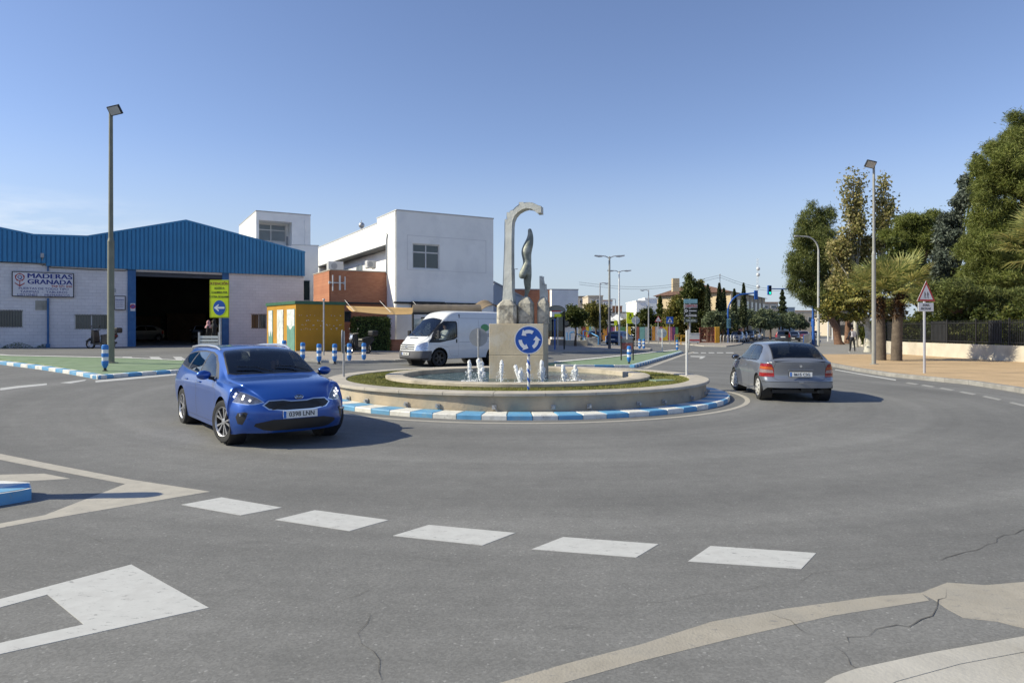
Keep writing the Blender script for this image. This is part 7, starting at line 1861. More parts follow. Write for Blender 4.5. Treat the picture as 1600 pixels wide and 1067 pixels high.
# bus shelter with curved smoky roof
p = onground(645, 36.5); BS = thing('shelter', 'shelter with curved smoky roof and dark posts against the white building', 'shelter', (p.x, 36.5, 0), R(9)); L_ = 3.6; zc = Zp(489, 36.5); q = MB(); vs = []; r_ = .92; nl = 14
for i in range(nl+1):
    for k in range(13): a = PI*k/12; vs.append((L_*i/nl, -r_*math.cos(a), zc+.44*math.sin(a)+(.012 if i % 2 else 0)))
q.add(vs, [(i*13+k, i*13+k+1, (i+1)*13+k+1, (i+1)*13+k) for i in range(nl) for k in range(12)], 0, False); M_smoke = mat('smoky_sheet', (.16,.13,.09), .35, var=.2, vs=2); o = q.build('roof', M_smoke, BS); sm_ = o.modifiers.new('t', 'SOLIDIFY'); sm_.thickness = .02
q = MB(); q.prism([(-r_*math.cos(PI*k/12), .40*math.sin(PI*k/12)) for k in range(13)], (-.02,0,zc), (0,1,0), (0,0,1), (.03,0,0)); q.build('end_panel', mat('smoky_end', (.30,.22,.12), .4, var=.2), BS)
for x in (0, 1.8, 3.6):
    for y in (-r_, r_): q = MB(); q.cyl((x,y,.3),(x,y,zc), .045,.045, 10); q.build('post', M_black, BS)
for y in (-r_, r_): q = MB(); q.box2(0,L_,y-.04,y+.04,zc-.06,zc+.02); q.build('beam', M_black, BS)
q = MB(); q.box2(.05,L_-.05,r_-.02,r_,.5,zc-.3); q.build('glass_panel', M_glass, BS)
# hedge and low brick wall
wl_p = [G(560,549), G(643,551.5)]
d_ = (wl_p[1]-wl_p[0]); L_ = d_.length; t = thing('low_brick_wall', 'low red brick wall before the clipped hedge', 'wall', wl_p[0], math.atan2(d_.y, d_.x)); q = MB(); q.box2(0,L_,0,.3,-.2,.62); q.build('wall', M_brick, t); q = MB(); q.box2(-.02,L_+.02,-.03,.33,.62,.68); q.build('coping', mat('brick_coping', (.33,.12,.06), .8, var=.15), t)
# thing at right of the van: slanted grey roofline and brick wall beyond the monument
Q = Facade('grey_shed', 'grey shed with sloping roofline seen behind the monument', 'building', -1.3, 54, 12); q = MB(); pr = [Q.sz(773,441), Q.sz(787,449), Q.sz(830,472), Q.sz(830,535), Q.sz(773,535)]
q.prism([(p_[0], max(0,p_[1])) for p_ in pr], (0,0,0), (1,0,0), (0,0,1), (0,3,0)); q.build('wall', mat('grey_render', (.40,.44,.50), .8, var=.05), Q.t); q = MB(); q.prism([(pr[0][0]-.1,pr[0][1]),(pr[1][0],pr[1][1]),(pr[2][0],pr[2][1]),(pr[2][0],pr[2][1]+.1),(pr[1][0],pr[1][1]+.1),(pr[0][0]-.1,pr[0][1]+.1)], (0,-.1,0), (1,0,0), (0,0,1), (0,3.2,0)); q.build('roof', M_signback, Q.t)
Q = Facade('brick_building', 'plain brown brick block behind the monument, joined to a white wall', 'building', .3, 61, 8); x1, z1 = Q.sz(862, 453); q = MB(); q.box2(-1.0,x1,0,6,0,z1); q.build('wall', M_brick, Q.t); q = MB(); q.box2(-1.03,x1+.03,-.03,.2,z1,z1+.08); q.build('coping', M_signback, Q.t)
Q = Facade('white_wall_building', 'white building with a big black round window right of the monument', 'building', P(862,0,60.5).x, 60.5, 8); x1, z1 = Q.sz(903.5, 453); xr, zr_ = Q.sz(882.5, 499.5); rr_ = 12/F*61
q = MB(); q.box2(0,x1,0,7,0,z1); q.build('wall', M_white, Q.t); q = MB(); q.box2(-.03,x1+.03,-.03,.2,z1,z1+.07); q.build('coping', M_signback, Q.t)
q = MB(); M = Matrix.Translation((xr,-.02,zr_))@Matrix.Rotation(R(90),4,'X'); q.lathe([(rr_*.82,-.02),(rr_*.82,.12),(rr_,.12),(rr_,-.02)], 40, M); w_ = q.build('round_window', M_black, Q.t); q = MB(); q.lathe([(rr_*.82,.0),(0,.0)], 36, M); q.box2(xr-.03,xr+.03,-.1,-.02,zr_-rr_*.8,zr_+rr_*.8); q.build('pane', M_pane, w_)
# far white canopy shelter beside the green tree
p = onground(868, 47); t = thing('bus_stop', 'small bus stop with a curved grey roof and red rim beside the round window', 'shelter', (p.x, 47, 0)); q = MB(); vs = []; zc = Zp(487, 47)
for i in range(2):
    for k in range(11): a = PI*k/10; vs.append((-.65*math.cos(a), -.8+1.6*i, zc+.42*math.sin(a)))
q.add(vs, [(k, k+1, 12+k, 11+k) for k in range(10)], 0, True); o = q.build('roof', mat('roof_grey', (.22,.22,.19), .6, var=.1), t); o.modifiers.new('t', 'SOLIDIFY').thickness = .04
q = MB(); q.prism([(-.65*math.cos(PI*k/10), .42*math.sin(PI*k/10)) for k in range(11)], (0,-.78,zc), (1,0,0), (0,0,1), (0,.03,0)); q.build('end_panel', MATS['roof_grey'], t)
for x in (-.6,.6): q = MB(); q.cyl((x,0,.3),(x,0,zc), .05,.05, 8); q.build('post', M_black, t)
q = MB(); q.box2(-.62,.62,.3,.34,1.2,zc-.35); q.build('glass_panel', M_glassdark, t); q = MB(); q.box2(-.3,.3,-.83,-.80,zc-.03,zc+.05); q.build('red_rim', M_red, t)
# steps, concrete block, blue rails
p = onground(900, 58); gz = p.z; st = thing('steps', 'pale concrete steps with a low concrete block at their left', 'steps', (p.x, 58, gz)); k_ = 58/F
q = MB(); q.box2(-17*k_,17*k_,-.6,.6,-.2,10*k_); q.build('concrete_block', M_concrete, st, bev=.02)
for i in range(4): q = MB(); q.box2(17*k_+.02, (38-4.6*i)*k_, -.4+.55*i, .15+.55*i, -.2, .14+.15*i); q.build('step', M_kerbstone, st, bev=.01)
q = MB(); q.box2(17*k_+.02,39*k_,1.85,4.5,-.2,.74); q.build('landing', M_kerbstone, st)
q = MB(); q.box2(-40*k_,-17*k_-.02,-.3,3.5,-.2,.62); q.build('terrace', M_sidepave, st)
M_rail = mat('rail_blue', (.05,.24,.52), .5, .1, var=.1)
def rail(pts, D, label, posts, r=.035):
    P3 = [P(a, b_, D+dd) for a, b_, dd in pts]; o_ = Vector((P3[0].x, P3[0].y, gz)); t = thing('handrail', label, 'handrail', o_); q = MB(); q.tube([v-o_ for v in P3], r, 8); q.build('rail', M_rail, t)
    for (a, b_, c, dd) in posts: q = MB(); q.cyl(P(a,b_,D+dd)-o_, P(a,c,D+dd)-o_, r*.9,r*.9, 8); q.build('post', M_rail, t)
rail([(866,515,0),(881,515,0),(882,534,0)], 61, 'blue handrail before the round window, ending in a thick light blue post', [(881.5,515,534,0),(868,516,534,0)], .05)
rail([(866,523,0),(876,523,0),(878,525,0),(878,534,0)], 60, 'lower curved blue rail beside the slim bus stop pole', [(867,523,534,0)], .03)
rail([(891,520,0),(896,518.5,0),(902,522,.5),(914,526,1)], 58.5, 'blue stair rail rising on the left of the steps', [(890.6,520,541,0),(886,519,541,0),(914,525,536,1)], .05)
rail([(911,518,0),(914,516.5,.3),(923,520,1),(934,525.5,.2)], 59.5, 'light blue stair rail descending on the right of the steps', [(911.5,518,534,0),(935,525,541,-.6)], .05)
# ---- school fence of coloured boards
FC = thing('school_fence', 'long school fence of upright boards painted in many colours', 'fence', onground(902, 87), 0)
cols = [(.5,.2,.03),(.6,.42,.03),(.16,.05,.18),(.55,.5,.5),(.2,.42,.38),(.3,.07,.06),(.1,.24,.1),(.5,.15,.2),(.55,.25,.04),(.45,.5,.5),(.35,.12,.08)]
fx0 = onground(902, 87); rg3 = random.Random(11); x = 0; i = 0; Lf = (1058-902)/F*87
cm_ = [mat('board_%d' % k, c, .7, var=.15, vs=2) for k, c in enumerate(cols)]
while x < Lf:
    w_ = rg3.choice([.38,.55,.7]); q = MB()
    px_ = 902+x/87*F
    if 1024 < px_ or rg3.random() < .82: q.box2(x+.02,x+w_-.02,-.04,.0,.12,1.85+rg3.uniform(-.04,.06)); q.build('board', cm_[(i*5+rg3.randrange(3)) % len(cm_)], FC)
    x += w_; i += 1
q = MB(); [q.cyl((k*1.9,.06,0),(k*1.9,.06,1.95),.04,.04,6) for k in range(int(Lf/1.9)+1)]; q.box2(0,Lf,.02,.05,.5,.56); q.box2(0,Lf,.02,.05,1.5,1.56); q.build('rail', M_galv, FC)
q = MB(); q.box2(0,Lf,-.1,.15,-.1,.12); q.build('kerb', M_concrete, FC)
FC2 = thing('school_railing', 'dark railing with scattered orange and yellow boards behind the parked cars', 'fence', onground(1118, 91), a_s-.0); rg3 = random.Random(5)
for k in range(46):
    x = .75*k; q = MB(); q.cyl((x,0,0),(x,0,1.9),.025,.025,6); q.build('bar', M_black, FC2) if k % 2 else None
    if rg3.random() < .33: q = MB(); q.box2(x+.05,x+.62,-.05,-.01,.3,1.85); q.build('board', cm_[rg3.randrange(len(cm_))], FC2)
q = MB(); q.box2(0,34,-.01,.02,1.78,1.84); q.box2(0,34,-.01,.02,.2,.26); q.build('rail', M_black, FC2)
# gate panel, yellow barriers, bin, racks before the trees
p = G(1105, 537.4); p.z = g(p.x,p.y)+.1; k_ = p.y/F; t = thing('metal_gate', 'rusty red mesh gate panel beside the yellow post', 'gate', p); q = MB(); w_ = 11.5*k_; h_ = 24*k_
for x in (-w_,w_): q.cyl((x,0,0),(x,0,h_),.05,.05,8)
for z in (.1,h_*.5,h_): q.cyl((-w_,0,z),(w_,0,z),.035,.035,6)
q.build('frame', mat('gate_red', (.22,.06,.04), .7, var=.2), t); q = MB()
for k in range(16): x = -w_+2*w_*k/16; q.cyl((x,0,.1),(x,0,h_),.014,.014,4)
for k in range(12): z = h_*k/12; q.cyl((-w_,0,z),(w_,0,z),.014,.014,4)
q.build('mesh', MATS['gate_red'], t)
q = MB(); q.box((0,0,.95),(.55,.3,1.9)); p = onground(1120.5, 81); t = q.build('yellow_post', mat('yellow_paint', (.55,.30,.03), .6, var=.12), None, (p.x,p.y,p.z+.1), bev=.04); tag(t, 'wide orange-yellow post right of the rusty gate panel', 'post')
def ped_barrier(px, D, wpx, hpx, m, label, name='barrier', base_dz=.1, rz=0):
    p = onground(px, D); p.z += base_dz; k_ = D/F; w_, h_ = wpx*k_, hpx*k_; t = thing(name, label, 'barrier', p, rz); q = MB(); r = .025
    q.tube([(-w_/2,0,0),(-w_/2,0,h_*.93),(-w_/2+.08,0,h_),(w_/2-.08,0,h_),(w_/2,0,h_*.93),(w_/2,0,0)], r, 8); q.cyl((-w_/2,0,h_*.35),(w_/2,0,h_*.35),r*.8,r*.8,6); q.build('frame', m, t)
    q = MB(); n_ = max(3, int(w_/.26)); [q.cyl((-w_/2+w_*k/n_,0,h_*.35),(-w_/2+w_*k/n_,0,h_),.011,.011,5) for k in range(1, n_)]; q.build('bars', m, t); q = MB(); q.box((0,-.02,h_*.85),(.34,.02,h_*.18)); q.build('plate', M_yellowp, t); q = MB(); [q.box((s_*w_*.42,0,.02),(.05,.5,.04)) for s_ in (-1,1)]; q.build('foot', m, t)
    return t
M_yellowp = MATS['yellow_paint']; M_rusty = mat('worn_yellow_rust', (.33,.20,.08), .8, var=.3, vs=8)
p = G(132, 541); ped_barrier(130, p.y-1.0, 84, 24, M_rusty, 'worn yellow crowd barrier against the white warehouse wall', base_dz=0, rz=R(25))
ped_barrier(1059, 74, 9, 15, M_yellowp, 'bright yellow barrier at the end of the coloured fence'); ped_barrier(1069, 72, 9, 15, M_yellowp, 'second yellow barrier, nearer the white bin')
p = onground(1084, 76); p.z += .1; t = thing('bin', 'white and red container beside the yellow barriers', 'bin', p); q = MB(); q.box((0,0,.62),(1.15,.7,1.0)); q.build('body', M_alu, t, bev=.05); q = MB(); q.box((0,-.36,.42),(1.1,.02,.14)); q.build('stripe', M_red, t); q = MB(); q.box((0,0,1.16),(1.2,.75,.08)); q.build('lid', M_alu, t, bev=.03); q = MB(); [q.cyl((s_*.45,0,0),(s_*.45,0,.15),.05,.05,8) for s_ in (-1,1)]; q.build('leg', M_black, t)
for i in range(5):
    p = onground(1127+5.2*i, 80); p.z += .1; t = thing('bicycle_rack', ['bicycle rack hoop next to the yellow post','second hoop of the bicycle rack row','middle hoop of the bicycle rack row, by the traffic light mast','fourth hoop of the bicycle rack row','last hoop of the bicycle rack row, before the person in white trousers'][i], 'bicycle rack', p, R(60), 'bicycle rack hoops'); q = MB(); q.tube([(-.4,0,0),(-.4,0,.75),(-.25,0,.95),(.25,0,.95),(.4,0,.75),(.4,0,0)], .03, 8); q.build('hoop', M_galv, t)
# street barrier panels with blue end post
b0 = Vector((26.9, 63)); BR = thing('street_barrier', 'long grey panelled barrier along the street kerb with a blue end post', 'barrier', (b0.x, b0.y, .12), a_s)
M_pan = mat('barrier_panel', (.28,.31,.33), .4, .4, var=.12)
for k in range(20):
    q = MB(); q.box2(k*2.0+.06,k*2.0+1.94,-.02,.02,.18,1.0); q.build('panel', M_pan, BR); q = MB(); q.cyl((k*2.0,0,0),(k*2.0,0,1.08),.035,.035,8); q.build('post', M_galv if k else M_mast, BR)
q = MB(); q.cyl((0,0,1.05),(40,0,1.05),.03,.03,8); q.build('handrail', M_galv, BR)
p = onground(1271, 70); q = MB(); q.cyl((0,0,0),(0,0,2.55),.13,.13,12); q.lathe([(.13,2.55),(.10,2.65),(0,2.68)], 12); t = q.build('blue_post', M_mast, None, (p.x,p.y,p.z+.1)); tag(t, 'stout bright blue post at the end of the street barrier', 'post')
# white slatted advertising frame in front of the hall, two posts
p = onground(326.5, 30.5); t = thing('slatted_board', 'white slatted board on two grey posts in front of the warehouse door', 'board', p); k_ = 30.5/F
for s_ in (-1,1): q = MB(); q.box2(s_*15.5*k_-.035,s_*15.5*k_+.035,-.03,.03,0,Zp(519,30.5)-p.z); q.build('post', M_galv, t)
for i in range(5): z = Zp(524.5+5.4*i,30.5)-p.z; q = MB(); q.box2(-15*k_,15*k_,-.02,.02,z-.12,z-.005); q.build('slat', mat('slat_white', (.60,.62,.60), .5, var=.06), t)
# ---- far buildings
def far_box(name, label, px0, px1, D, ytop, m, depth=10, rz=0, wins=(), roof=None, par=.3):
    o = onground(px0, D); t = thing(name, label, 'building', (o.x, D, 0), R(rz)); w_ = (px1-px0)/F*D; z1 = Zp(ytop, D); q = MB(); q.box2(0,w_,0,depth,-.5,z1); q.build('wall', m, t); q = MB(); q.box2(-.1,w_+.1,-.1,depth+.1,z1,z1+.18); q.build('roof', roof or m, t)
    for (a, b_, c, d) in wins:
        x0, x1 = w_*a, w_*b_; zz0, zz1 = Zp(d, D), Zp(c, D); q = MB(); q.box2(x0,x1,-.05,-.005,zz0,zz1); wi = q.build('window', M_alu, t); q = MB(); q.box2(x0+.12,x1-.12,-.07,-.052,zz0+.12,zz1-.12); q.build('pane', M_pane, wi)
    return t
M_cream = mat('cream_render', (.52,.45,.36), .85, var=.06); M_beige = mat('beige_render', (.50,.40,.26), .85, var=.06); M_tile = mat('brown_tiles', (.13,.075,.06), .9, var=.25, vs=2.5, bump=.6, bs=4); M_terra = mat('terracotta_roof', (.42,.22,.12), .85, var=.15); M_bluegrey = mat('bluegrey_render', (.34,.40,.46), .8, var=.05)
far_box('apartment_block', 'cream flats with brown balconies behind the green trees', 903, 922, 140, 464, M_cream, wins=((.1,.35,468,474),(.5,.8,468,474),(.1,.35,480,487),(.5,.8,480,487)), roof=M_tile)
far_box('apartment_block', 'pale flats with rooftop chimneys right of the cream flats', 919, 942, 128, 463, M_cream, wins=((.15,.35,468,473),(.55,.75,468,473),(.15,.35,478,484),(.55,.75,478,484)))
far_box('white_house', 'low white house with terracotta edge behind the twin lamps', 941, 957, 150, 470, M_white, wins=((.2,.4,475,480),), roof=M_terra); far_box('grey_house', 'low grey building with a dark roof behind the yellow board', 955, 1000, 118, 489, M_signback, roof=M_inner)
far_box('terrace_house', 'low terracotta and grey house between the twin lamps', 957, 972, 160, 479, M_terra); far_box('white_block', 'stepped plain white block left of the tan roofed school', 994.5, 1010, 112, 471, M_white); far_box('white_block', 'taller plain white block joined to the tan roofed school', 1008, 1027, 116, 467, M_white, depth=6)
far_box('roadside_house', 'cream house with orange roof at the end of the street', 1190, 1216, 165, 473, M_cream, roof=M_terra, wins=((.1,.4,477,482),(.55,.9,477,482))); far_box('grey_shop', 'pale grey-blue shop building at the end of the street', 1197, 1242, 175, 481, M_bluegrey)
far_box('end_house', 'cream and white houses closing the far end of the street', 1238, 1300, 210, 486, M_cream, wins=((.1,.25,495,503),(.4,.55,495,503),(.7,.85,495,503)), roof=M_terra)
far_box('end_wall', 'white wall glimpsed between the trunks on the right', 1296, 1350, 190, 497, M_cream)
far_box('long_house', 'long low cream houses behind the school trees', 1100, 1190, 190, 484, M_cream, roof=M_terra)
# school with hipped tile roof
A, Bc, Cc = P(1025,0,137), P(1142,0,120), P(1195.5,0,147); Dd = A+(Cc-Bc); zE = Zp(456, 120); t = thing('school_building', 'ochre school building with a wide brown hipped tile roof and side windows', 'building', (A.x, A.y, 0)); o_ = Vector((A.x, A.y, 0))
q = MB(); c_ = [Vector((v.x, v.y, 0))-o_ for v in (A, Bc, Cc, Dd)]; q.add([v for v in c_]+[v+Vector((0,0,zE)) for v in c_], [(0,1,5,4),(1,2,6,5),(2,3,7,6),(3,0,4,7),(4,5,6,7)]); q.build('wall', M_beige, t)
q = MB(); cen = sum(c_, Vector())/4; ov = [cen+(v-cen)*1.06 for v in c_]; rA = P(1085,0,127)-o_; rB = P(1100,0,140)-o_; rA.z = Zp(441.5,127); rB.z = rA.z+.2
q.add([v+Vector((0,0,zE+.02)) for v in ov]+[rA, rB], [(0,1,4),(1,2,5,4),(2,3,5),(3,0,4,5),(3,2,1,0)]); q.build('roof', M_tile, t); q = MB(); q.box((rA.x-4.0,rA.y-2,rA.z-.6),(1.2,1.2,2.4)); q.build('chimney', M_beige, t)
dd = (Cc-Bc).normalized(); nn = Vector((dd.y,-dd.x,0)); Ls = (Cc-Bc).length
for k in range(8):
    a = Bc-o_+dd*(Ls*(k+.25)/8)+nn*.03; b_ = Bc-o_+dd*(Ls*(k+.75)/8)+nn*.03; q = MB(); zz0, zz1 = zE-3.6, zE-1.2; q.add([Vector((v.x,v.y,z)) for z in (zz0,zz1) for v in (a,b_)]+[Vector((v.x+nn.x*.08,v.y+nn.y*.08,z)) for z in (zz0,zz1) for v in (a,b_)], [(4,5,7,6),(0,4,6,2),(5,1,3,7),(2,6,7,3)]); q.build('window', M_pane2, t)
for k in range(8): a = Bc-o_+dd*(Ls*k/8)+nn*.1; q = MB(); q.box((a.x,a.y,zE/2),(.35,.35,zE)); q.build('pilaster', M_cream, t)
for px_, lb in ((951,'left peaked white marquee tent behind the lamps'),(964,'right peaked white marquee tent beside the yellow board')):
    p = onground(px_, 96); t = thing('marquee', lb, 'tent', p); q = MB(); s_ = 1.05; z0 = Zp(502,96)-p.z; z1 = Zp(491,96)-p.z; q.add([(-s_,-s_,z0),(s_,-s_,z0),(s_,s_,z0),(-s_,s_,z0),(0,0,z1),(-s_,-s_,z0-.3),(s_,-s_,z0-.3),(s_,s_,z0-.3),(-s_,s_,z0-.3)], [(0,1,4),(1,2,4),(2,3,4),(3,0,4),(5,6,1,0),(6,7,2,1),(7,8,3,2),(8,5,0,3)]); q.build('canopy', M_white, t); q = MB(); [q.cyl((a*s_,b_*s_,0),(a*s_,b_*s_,z0),.04,.04,6) for a in (-1,1) for b_ in (-1,1)]; q.build('pole', M_galv, t)
# ------------------------------------------------------------------ vegetation
rn = np.random.default_rng(21)
def unit(n):
    v = rn.normal(size=(n, 3)); return v/np.linalg.norm(v, axis=1, keepdims=True)
def leaves(centres, sizes, aspect=.6, up=0.0, name='crown', m=None, parent=None):
    """one quad per leaf clump, random orientation"""
    n = len(centres); d = unit(n); d[:,2] += up; d /= np.linalg.norm(d, axis=1, keepdims=True)
    e = np.cross(d, unit(n)); e /= np.linalg.norm(e, axis=1, keepdims=True)
    s = sizes[:,None]; v = np.zeros((n,4,3))
    v[:,0] = centres-e*s*aspect*.5; v[:,1] = centres+d*s*.5-e*s*aspect*.12; v[:,2] = centres+e*s*aspect*.5; v[:,3] = centres-d*s*.5
    v = v[:, [3,0,1,2]]
    return mesh_np(name, v.reshape(-1,3), np.arange(n*4).reshape(-1,4), m, parent)
def blobs_points(blobs, n_clump, per, spread, flat=1.0, shell=2.0):
    """leaf positions: clumps spread through ellipsoids, thicker near their surface"""
    w = np.array([b[3]*b[4]*b[5] for b in blobs])**.67; w /= w.sum(); out = []
    for b, k in zip(blobs, w):
        m = max(3, int(n_clump*k)); u = unit(m); r = rn.uniform(0, 1, m)**(1/shell/1.5); r = .35+.65*r
        c = np.array(b[:3])+u*r[:,None]*np.array(b[3:6])*rn.uniform(.86, 1.1, (m,1))
        p = np.repeat(c, per, axis=0)+rn.normal(0, spread, (m*per, 3))*np.array([1,1,flat]); out.append(p)
    return np.concatenate(out)
def limbs(mb, base, blobs, r, rngs, n=2, mi=0):
    for b in blobs:
        for _ in range(n):
            t = Vector(b[:3])+Vector((rngs.uniform(-.4,.4)*b[3], rngs.uniform(-.4,.4)*b[4], rngs.uniform(-.2,.3)*b[5]))
            s0 = Vector((base.x, base.y, base.z))*1.0; z0 = min(t.z-.3, base.z); s0.z = max(base.z*.55, z0*.8 if z0 > 0 else base.z*.6)
            mid = s0.lerp(t, .5)+Vector((rngs.uniform(-.3,.3), rngs.uniform(-.3,.3), rngs.uniform(.1,.5)))
            mb.tube([s0, mid, t], [r*.6, r*.35, r*.1], 6, True, mi)
M_bark = mat('bark_brown', (.10,.07,.05), .95, var=.3, vs=5, bump=1, bs=14); M_barkred = mat('bark_pine', (.16,.09,.06), .95, var=.35, vs=4, bump=1, bs=10); M_barkpale = mat('bark_pale', (.50,.48,.42), .85, var=.2, vs=4, mottled=(.30,.27,.2), mscale=3)
L_pine = leafmat('pine_needles', (.085,.11,.022), (.15,.18,.04), (.25,.26,.075)); L_pinedark = leafmat('dark_pine_needles', (.075,.10,.028), (.13,.155,.042), (.21,.22,.07)); L_cedar = leafmat('blue_cedar', (.065,.085,.065), (.11,.135,.105), (.19,.215,.17))
L_poplar = leafmat('poplar_leaves', (.15,.16,.045), (.30,.27,.10), (.52,.44,.22), trans=.4); L_green = leafmat('street_leaves', (.035,.055,.012), (.065,.085,.018), (.12,.13,.03)); L_yellowgreen = leafmat('yellow_green_leaves', (.08,.09,.02), (.15,.15,.035), (.28,.23,.05)); L_olive = leafmat('olive_leaves', (.07,.095,.045), (.12,.15,.08), (.19,.22,.125)); L_cypress = leafmat('cypress_leaves', (.03,.045,.018), (.055,.07,.03), (.085,.10,.045))
L_hedge = leafmat('hedge_leaves', (.06,.10,.03), (.10,.15,.04), (.17,.21,.06)); L_bush = leafmat('bush_leaves', (.05,.075,.015), (.10,.12,.025), (.19,.19,.05), trans=.35)
def tree(name, label, cat, px, D, blobs_px, lm, bm_, r=.25, n_clump=500, per=14, spread=.18, size=.16, aspect=.55, group=None, trunk=None, depth=1.0, base_dz=.1, limb=2, trunk_px=None, flat=.8, up=0, seed=1, jitter_blobs=7):
    """blobs_px: (px, py, rx_px, ry_px) lobes of the crown, each turned into an ellipsoid at its true distance"""
    p = onground(px, D); p.z += base_dz; rr = random.Random(seed); k_ = D/F; B_ = []
    for (a, b_, rx, ry) in blobs_px:
        c = P(a, b_, D)-p; B_.append((c.x, rr.uniform(-.35,.35)*rx*k_*depth, c.z, rx*k_, rx*k_*depth, ry*k_))
    # break big lobes into smaller ones for an uneven outline
    S_ = []
    for b in B_:
        m = jitter_blobs
        S_.append((b[0],b[1],b[2],b[3]*.70,b[4]*.70,b[5]*.70))
        for _ in range(m):
            u = Vector((rr.gauss(0,1), rr.gauss(0,1), rr.gauss(0,1))).normalized(); q_ = rr.uniform(.18,.38); w_ = rr.uniform(.66,1.12); S_.append((b[0]+u.x*b[3]*w_, b[1]+u.y*b[4]*w_, b[2]+u.z*b[5]*w_, b[3]*q_, b[4]*q_, b[5]*q_))
    t = thing(name, label, cat, p, 0, group)
    pts = blobs_points(S_, n_clump, per, spread, flat); pts = pts[pts[:,2] > .25]
    leaves(pts, rn.uniform(.7, 1.3, len(pts))*size, aspect, up, 'crown', lm, t)
    q = MB(); top = min(b[2]-b[5]*.3 for b in B_); cx = sum(b[0] for b in B_)/len(B_); mx = max(b[2] for b in B_)
    tx = 0 if trunk_px is None else (trunk_px-px)*k_
    q.tube([(0,0,-.15),(tx*.2,0,.3),(tx*.5+.05,0.05,top*.5),(tx+cx*.25,0,max(top,.8)),(cx*.6,0,(top+mx)/2)], [r*1.35,r,r*.85,r*.7,r*.3], 10)
    limbs(q, Vector((cx*.25,0,max(top,.8))), B_, r*.7, rr, limb); q.build('trunk', bm_, t)
    return t
def conifer(label, px, D, ytop, ybot, wpx, lm=None, name='conifer', cat='tree', n=2600, size=.28, group=None, shape=1.0, tiers=0, base_dz=.1):
    lm = lm or L_cypress
    p = onground(px, D); p.z += base_dz; k_ = D/F; z1 = Zp(ytop, D)-p.z; z0 = max(.3, Zp(ybot, D)-p.z); t = thing(name, label, cat, p, 0, group)
    h = z1-z0; u = rn.uniform(0, 1, n)**.8; z = z0+h*u; R0 = wpx*k_/2
    prof_ = R0*np.power(1-u, .75*shape)*(.72+.28*np.sin(u*tiers*2*PI)) if tiers else R0*np.minimum(1, np.power(1-u, .6)*1.25)*np.minimum(1, .55+u*3)
    a = rn.uniform(0, 2*PI, n); lob = 1+.18*np.sin(a*3+z*1.3)+.10*np.sin(a*5-z*2.1); r = prof_*lob*rn.uniform(.55, 1.05, n); c = np.stack([r*np.cos(a), r*np.sin(a), z], 1)
    leaves(c, rn.uniform(.7,1.3,n)*size, .5, .9 if not tiers else .1, 'crown', lm, t); q = MB(); q.cyl((0,0,-.1),(0,0,z0+h*.8), .18,.05, 8); q.build('trunk', M_bark, t); return t

# right side: pines, poplar, cedar, big pine
tree('pine_tree', 'tall dark pine leaning over the street behind the curved lamp', 'tree', 1312, 72, [(1266,345,20,28),(1258,378,22,24),(1252,408,24,26),(1275,375,26,30),(1290,345,20,26),(1250,440,20,20),(1275,425,28,26),(1292,400,24,30),(1268,462,24,20),(1296,450,24,28),(1300,480,20,16)], L_pinedark, M_barkred, r=.42, n_clump=2600, per=26, spread=.24, size=.36, aspect=.15, trunk_px=1300, seed=2)
tree('pine_tree', 'second dark pine trunk and low crown right of the leaning pine', 'tree', 1325, 76, [(1318,470,20,20),(1335,455,18,22),(1310,440,18,24),(1340,480,16,14)], L_pinedark, M_barkred, r=.38, n_clump=1300, per=30, spread=.24, size=.36, aspect=.15, seed=5)
tree('poplar_tree', 'left pale golden poplar with upright branches', 'tree', 1337, 62, [(1322,298,4,24),(1332,290,3.5,26),(1342,296,5,26),(1327,330,8,22),(1340,332,8,22),(1337,360,12,22),(1316,385,14,24),(1322,412,15,22),(1302,392,8,20),(1330,436,18,20),(1345,392,13,24),(1352,420,14,24),(1310,445,14,18)], L_poplar, M_barkpale, r=.22, n_clump=2100, per=5, spread=.28, size=.23, aspect=.85, seed=3, depth=1.1, jitter_blobs=3)
tree('poplar_tree', 'right pale golden poplar with bare white twigs at its top', 'tree', 1375, 62, [(1381,292,4,30),(1372,318,4,22),(1384,330,7,24),(1394,322,4,20),(1376,352,10,20),(1385,375,12,18),(1366,385,10,18)], L_poplar, M_barkpale, r=.2, n_clump=800, per=5, spread=.28, size=.23, aspect=.85, seed=6, jitter_blobs=3)
tree('pine_tree', 'round-topped bright green pine behind the palms', 'tree', 1440, 58, [(1416,345,18,12),(1437,352,20,18),(1410,372,24,18),(1446,378,26,22),(1425,400,26,20),(1460,345,12,12)], L_pine, M_barkred, r=.35, n_clump=2100, per=34, spread=.2, size=.30, aspect=.14, seed=7)
tree('dark_tree', 'dark leafy tree filling the gap behind the palms and the warning sign', 'tree', 1450, 54, [(1398,405,20,24),(1380,435,18,22),(1420,425,24,22),(1455,430,24,24),(1490,440,22,22),(1435,460,26,20),(1475,470,24,18),(1395,440,18,22)], L_green, M_bark, r=.2, n_clump=1400, per=14, spread=.2, size=.26, aspect=.6, seed=17)
tree('cedar_tree', 'slim blue-grey cedar between the pines', 'tree', 1485, 52, [(1530,262,8,16),(1515,290,10,16),(1500,315,13,16),(1489,345,16,18),(1482,375,18,20),(1472,405,20,20),(1480,435,22,18)], L_cedar, M_bark, r=.25, n_clump=1400, per=18, spread=.16, size=.32, aspect=.34, seed=8)
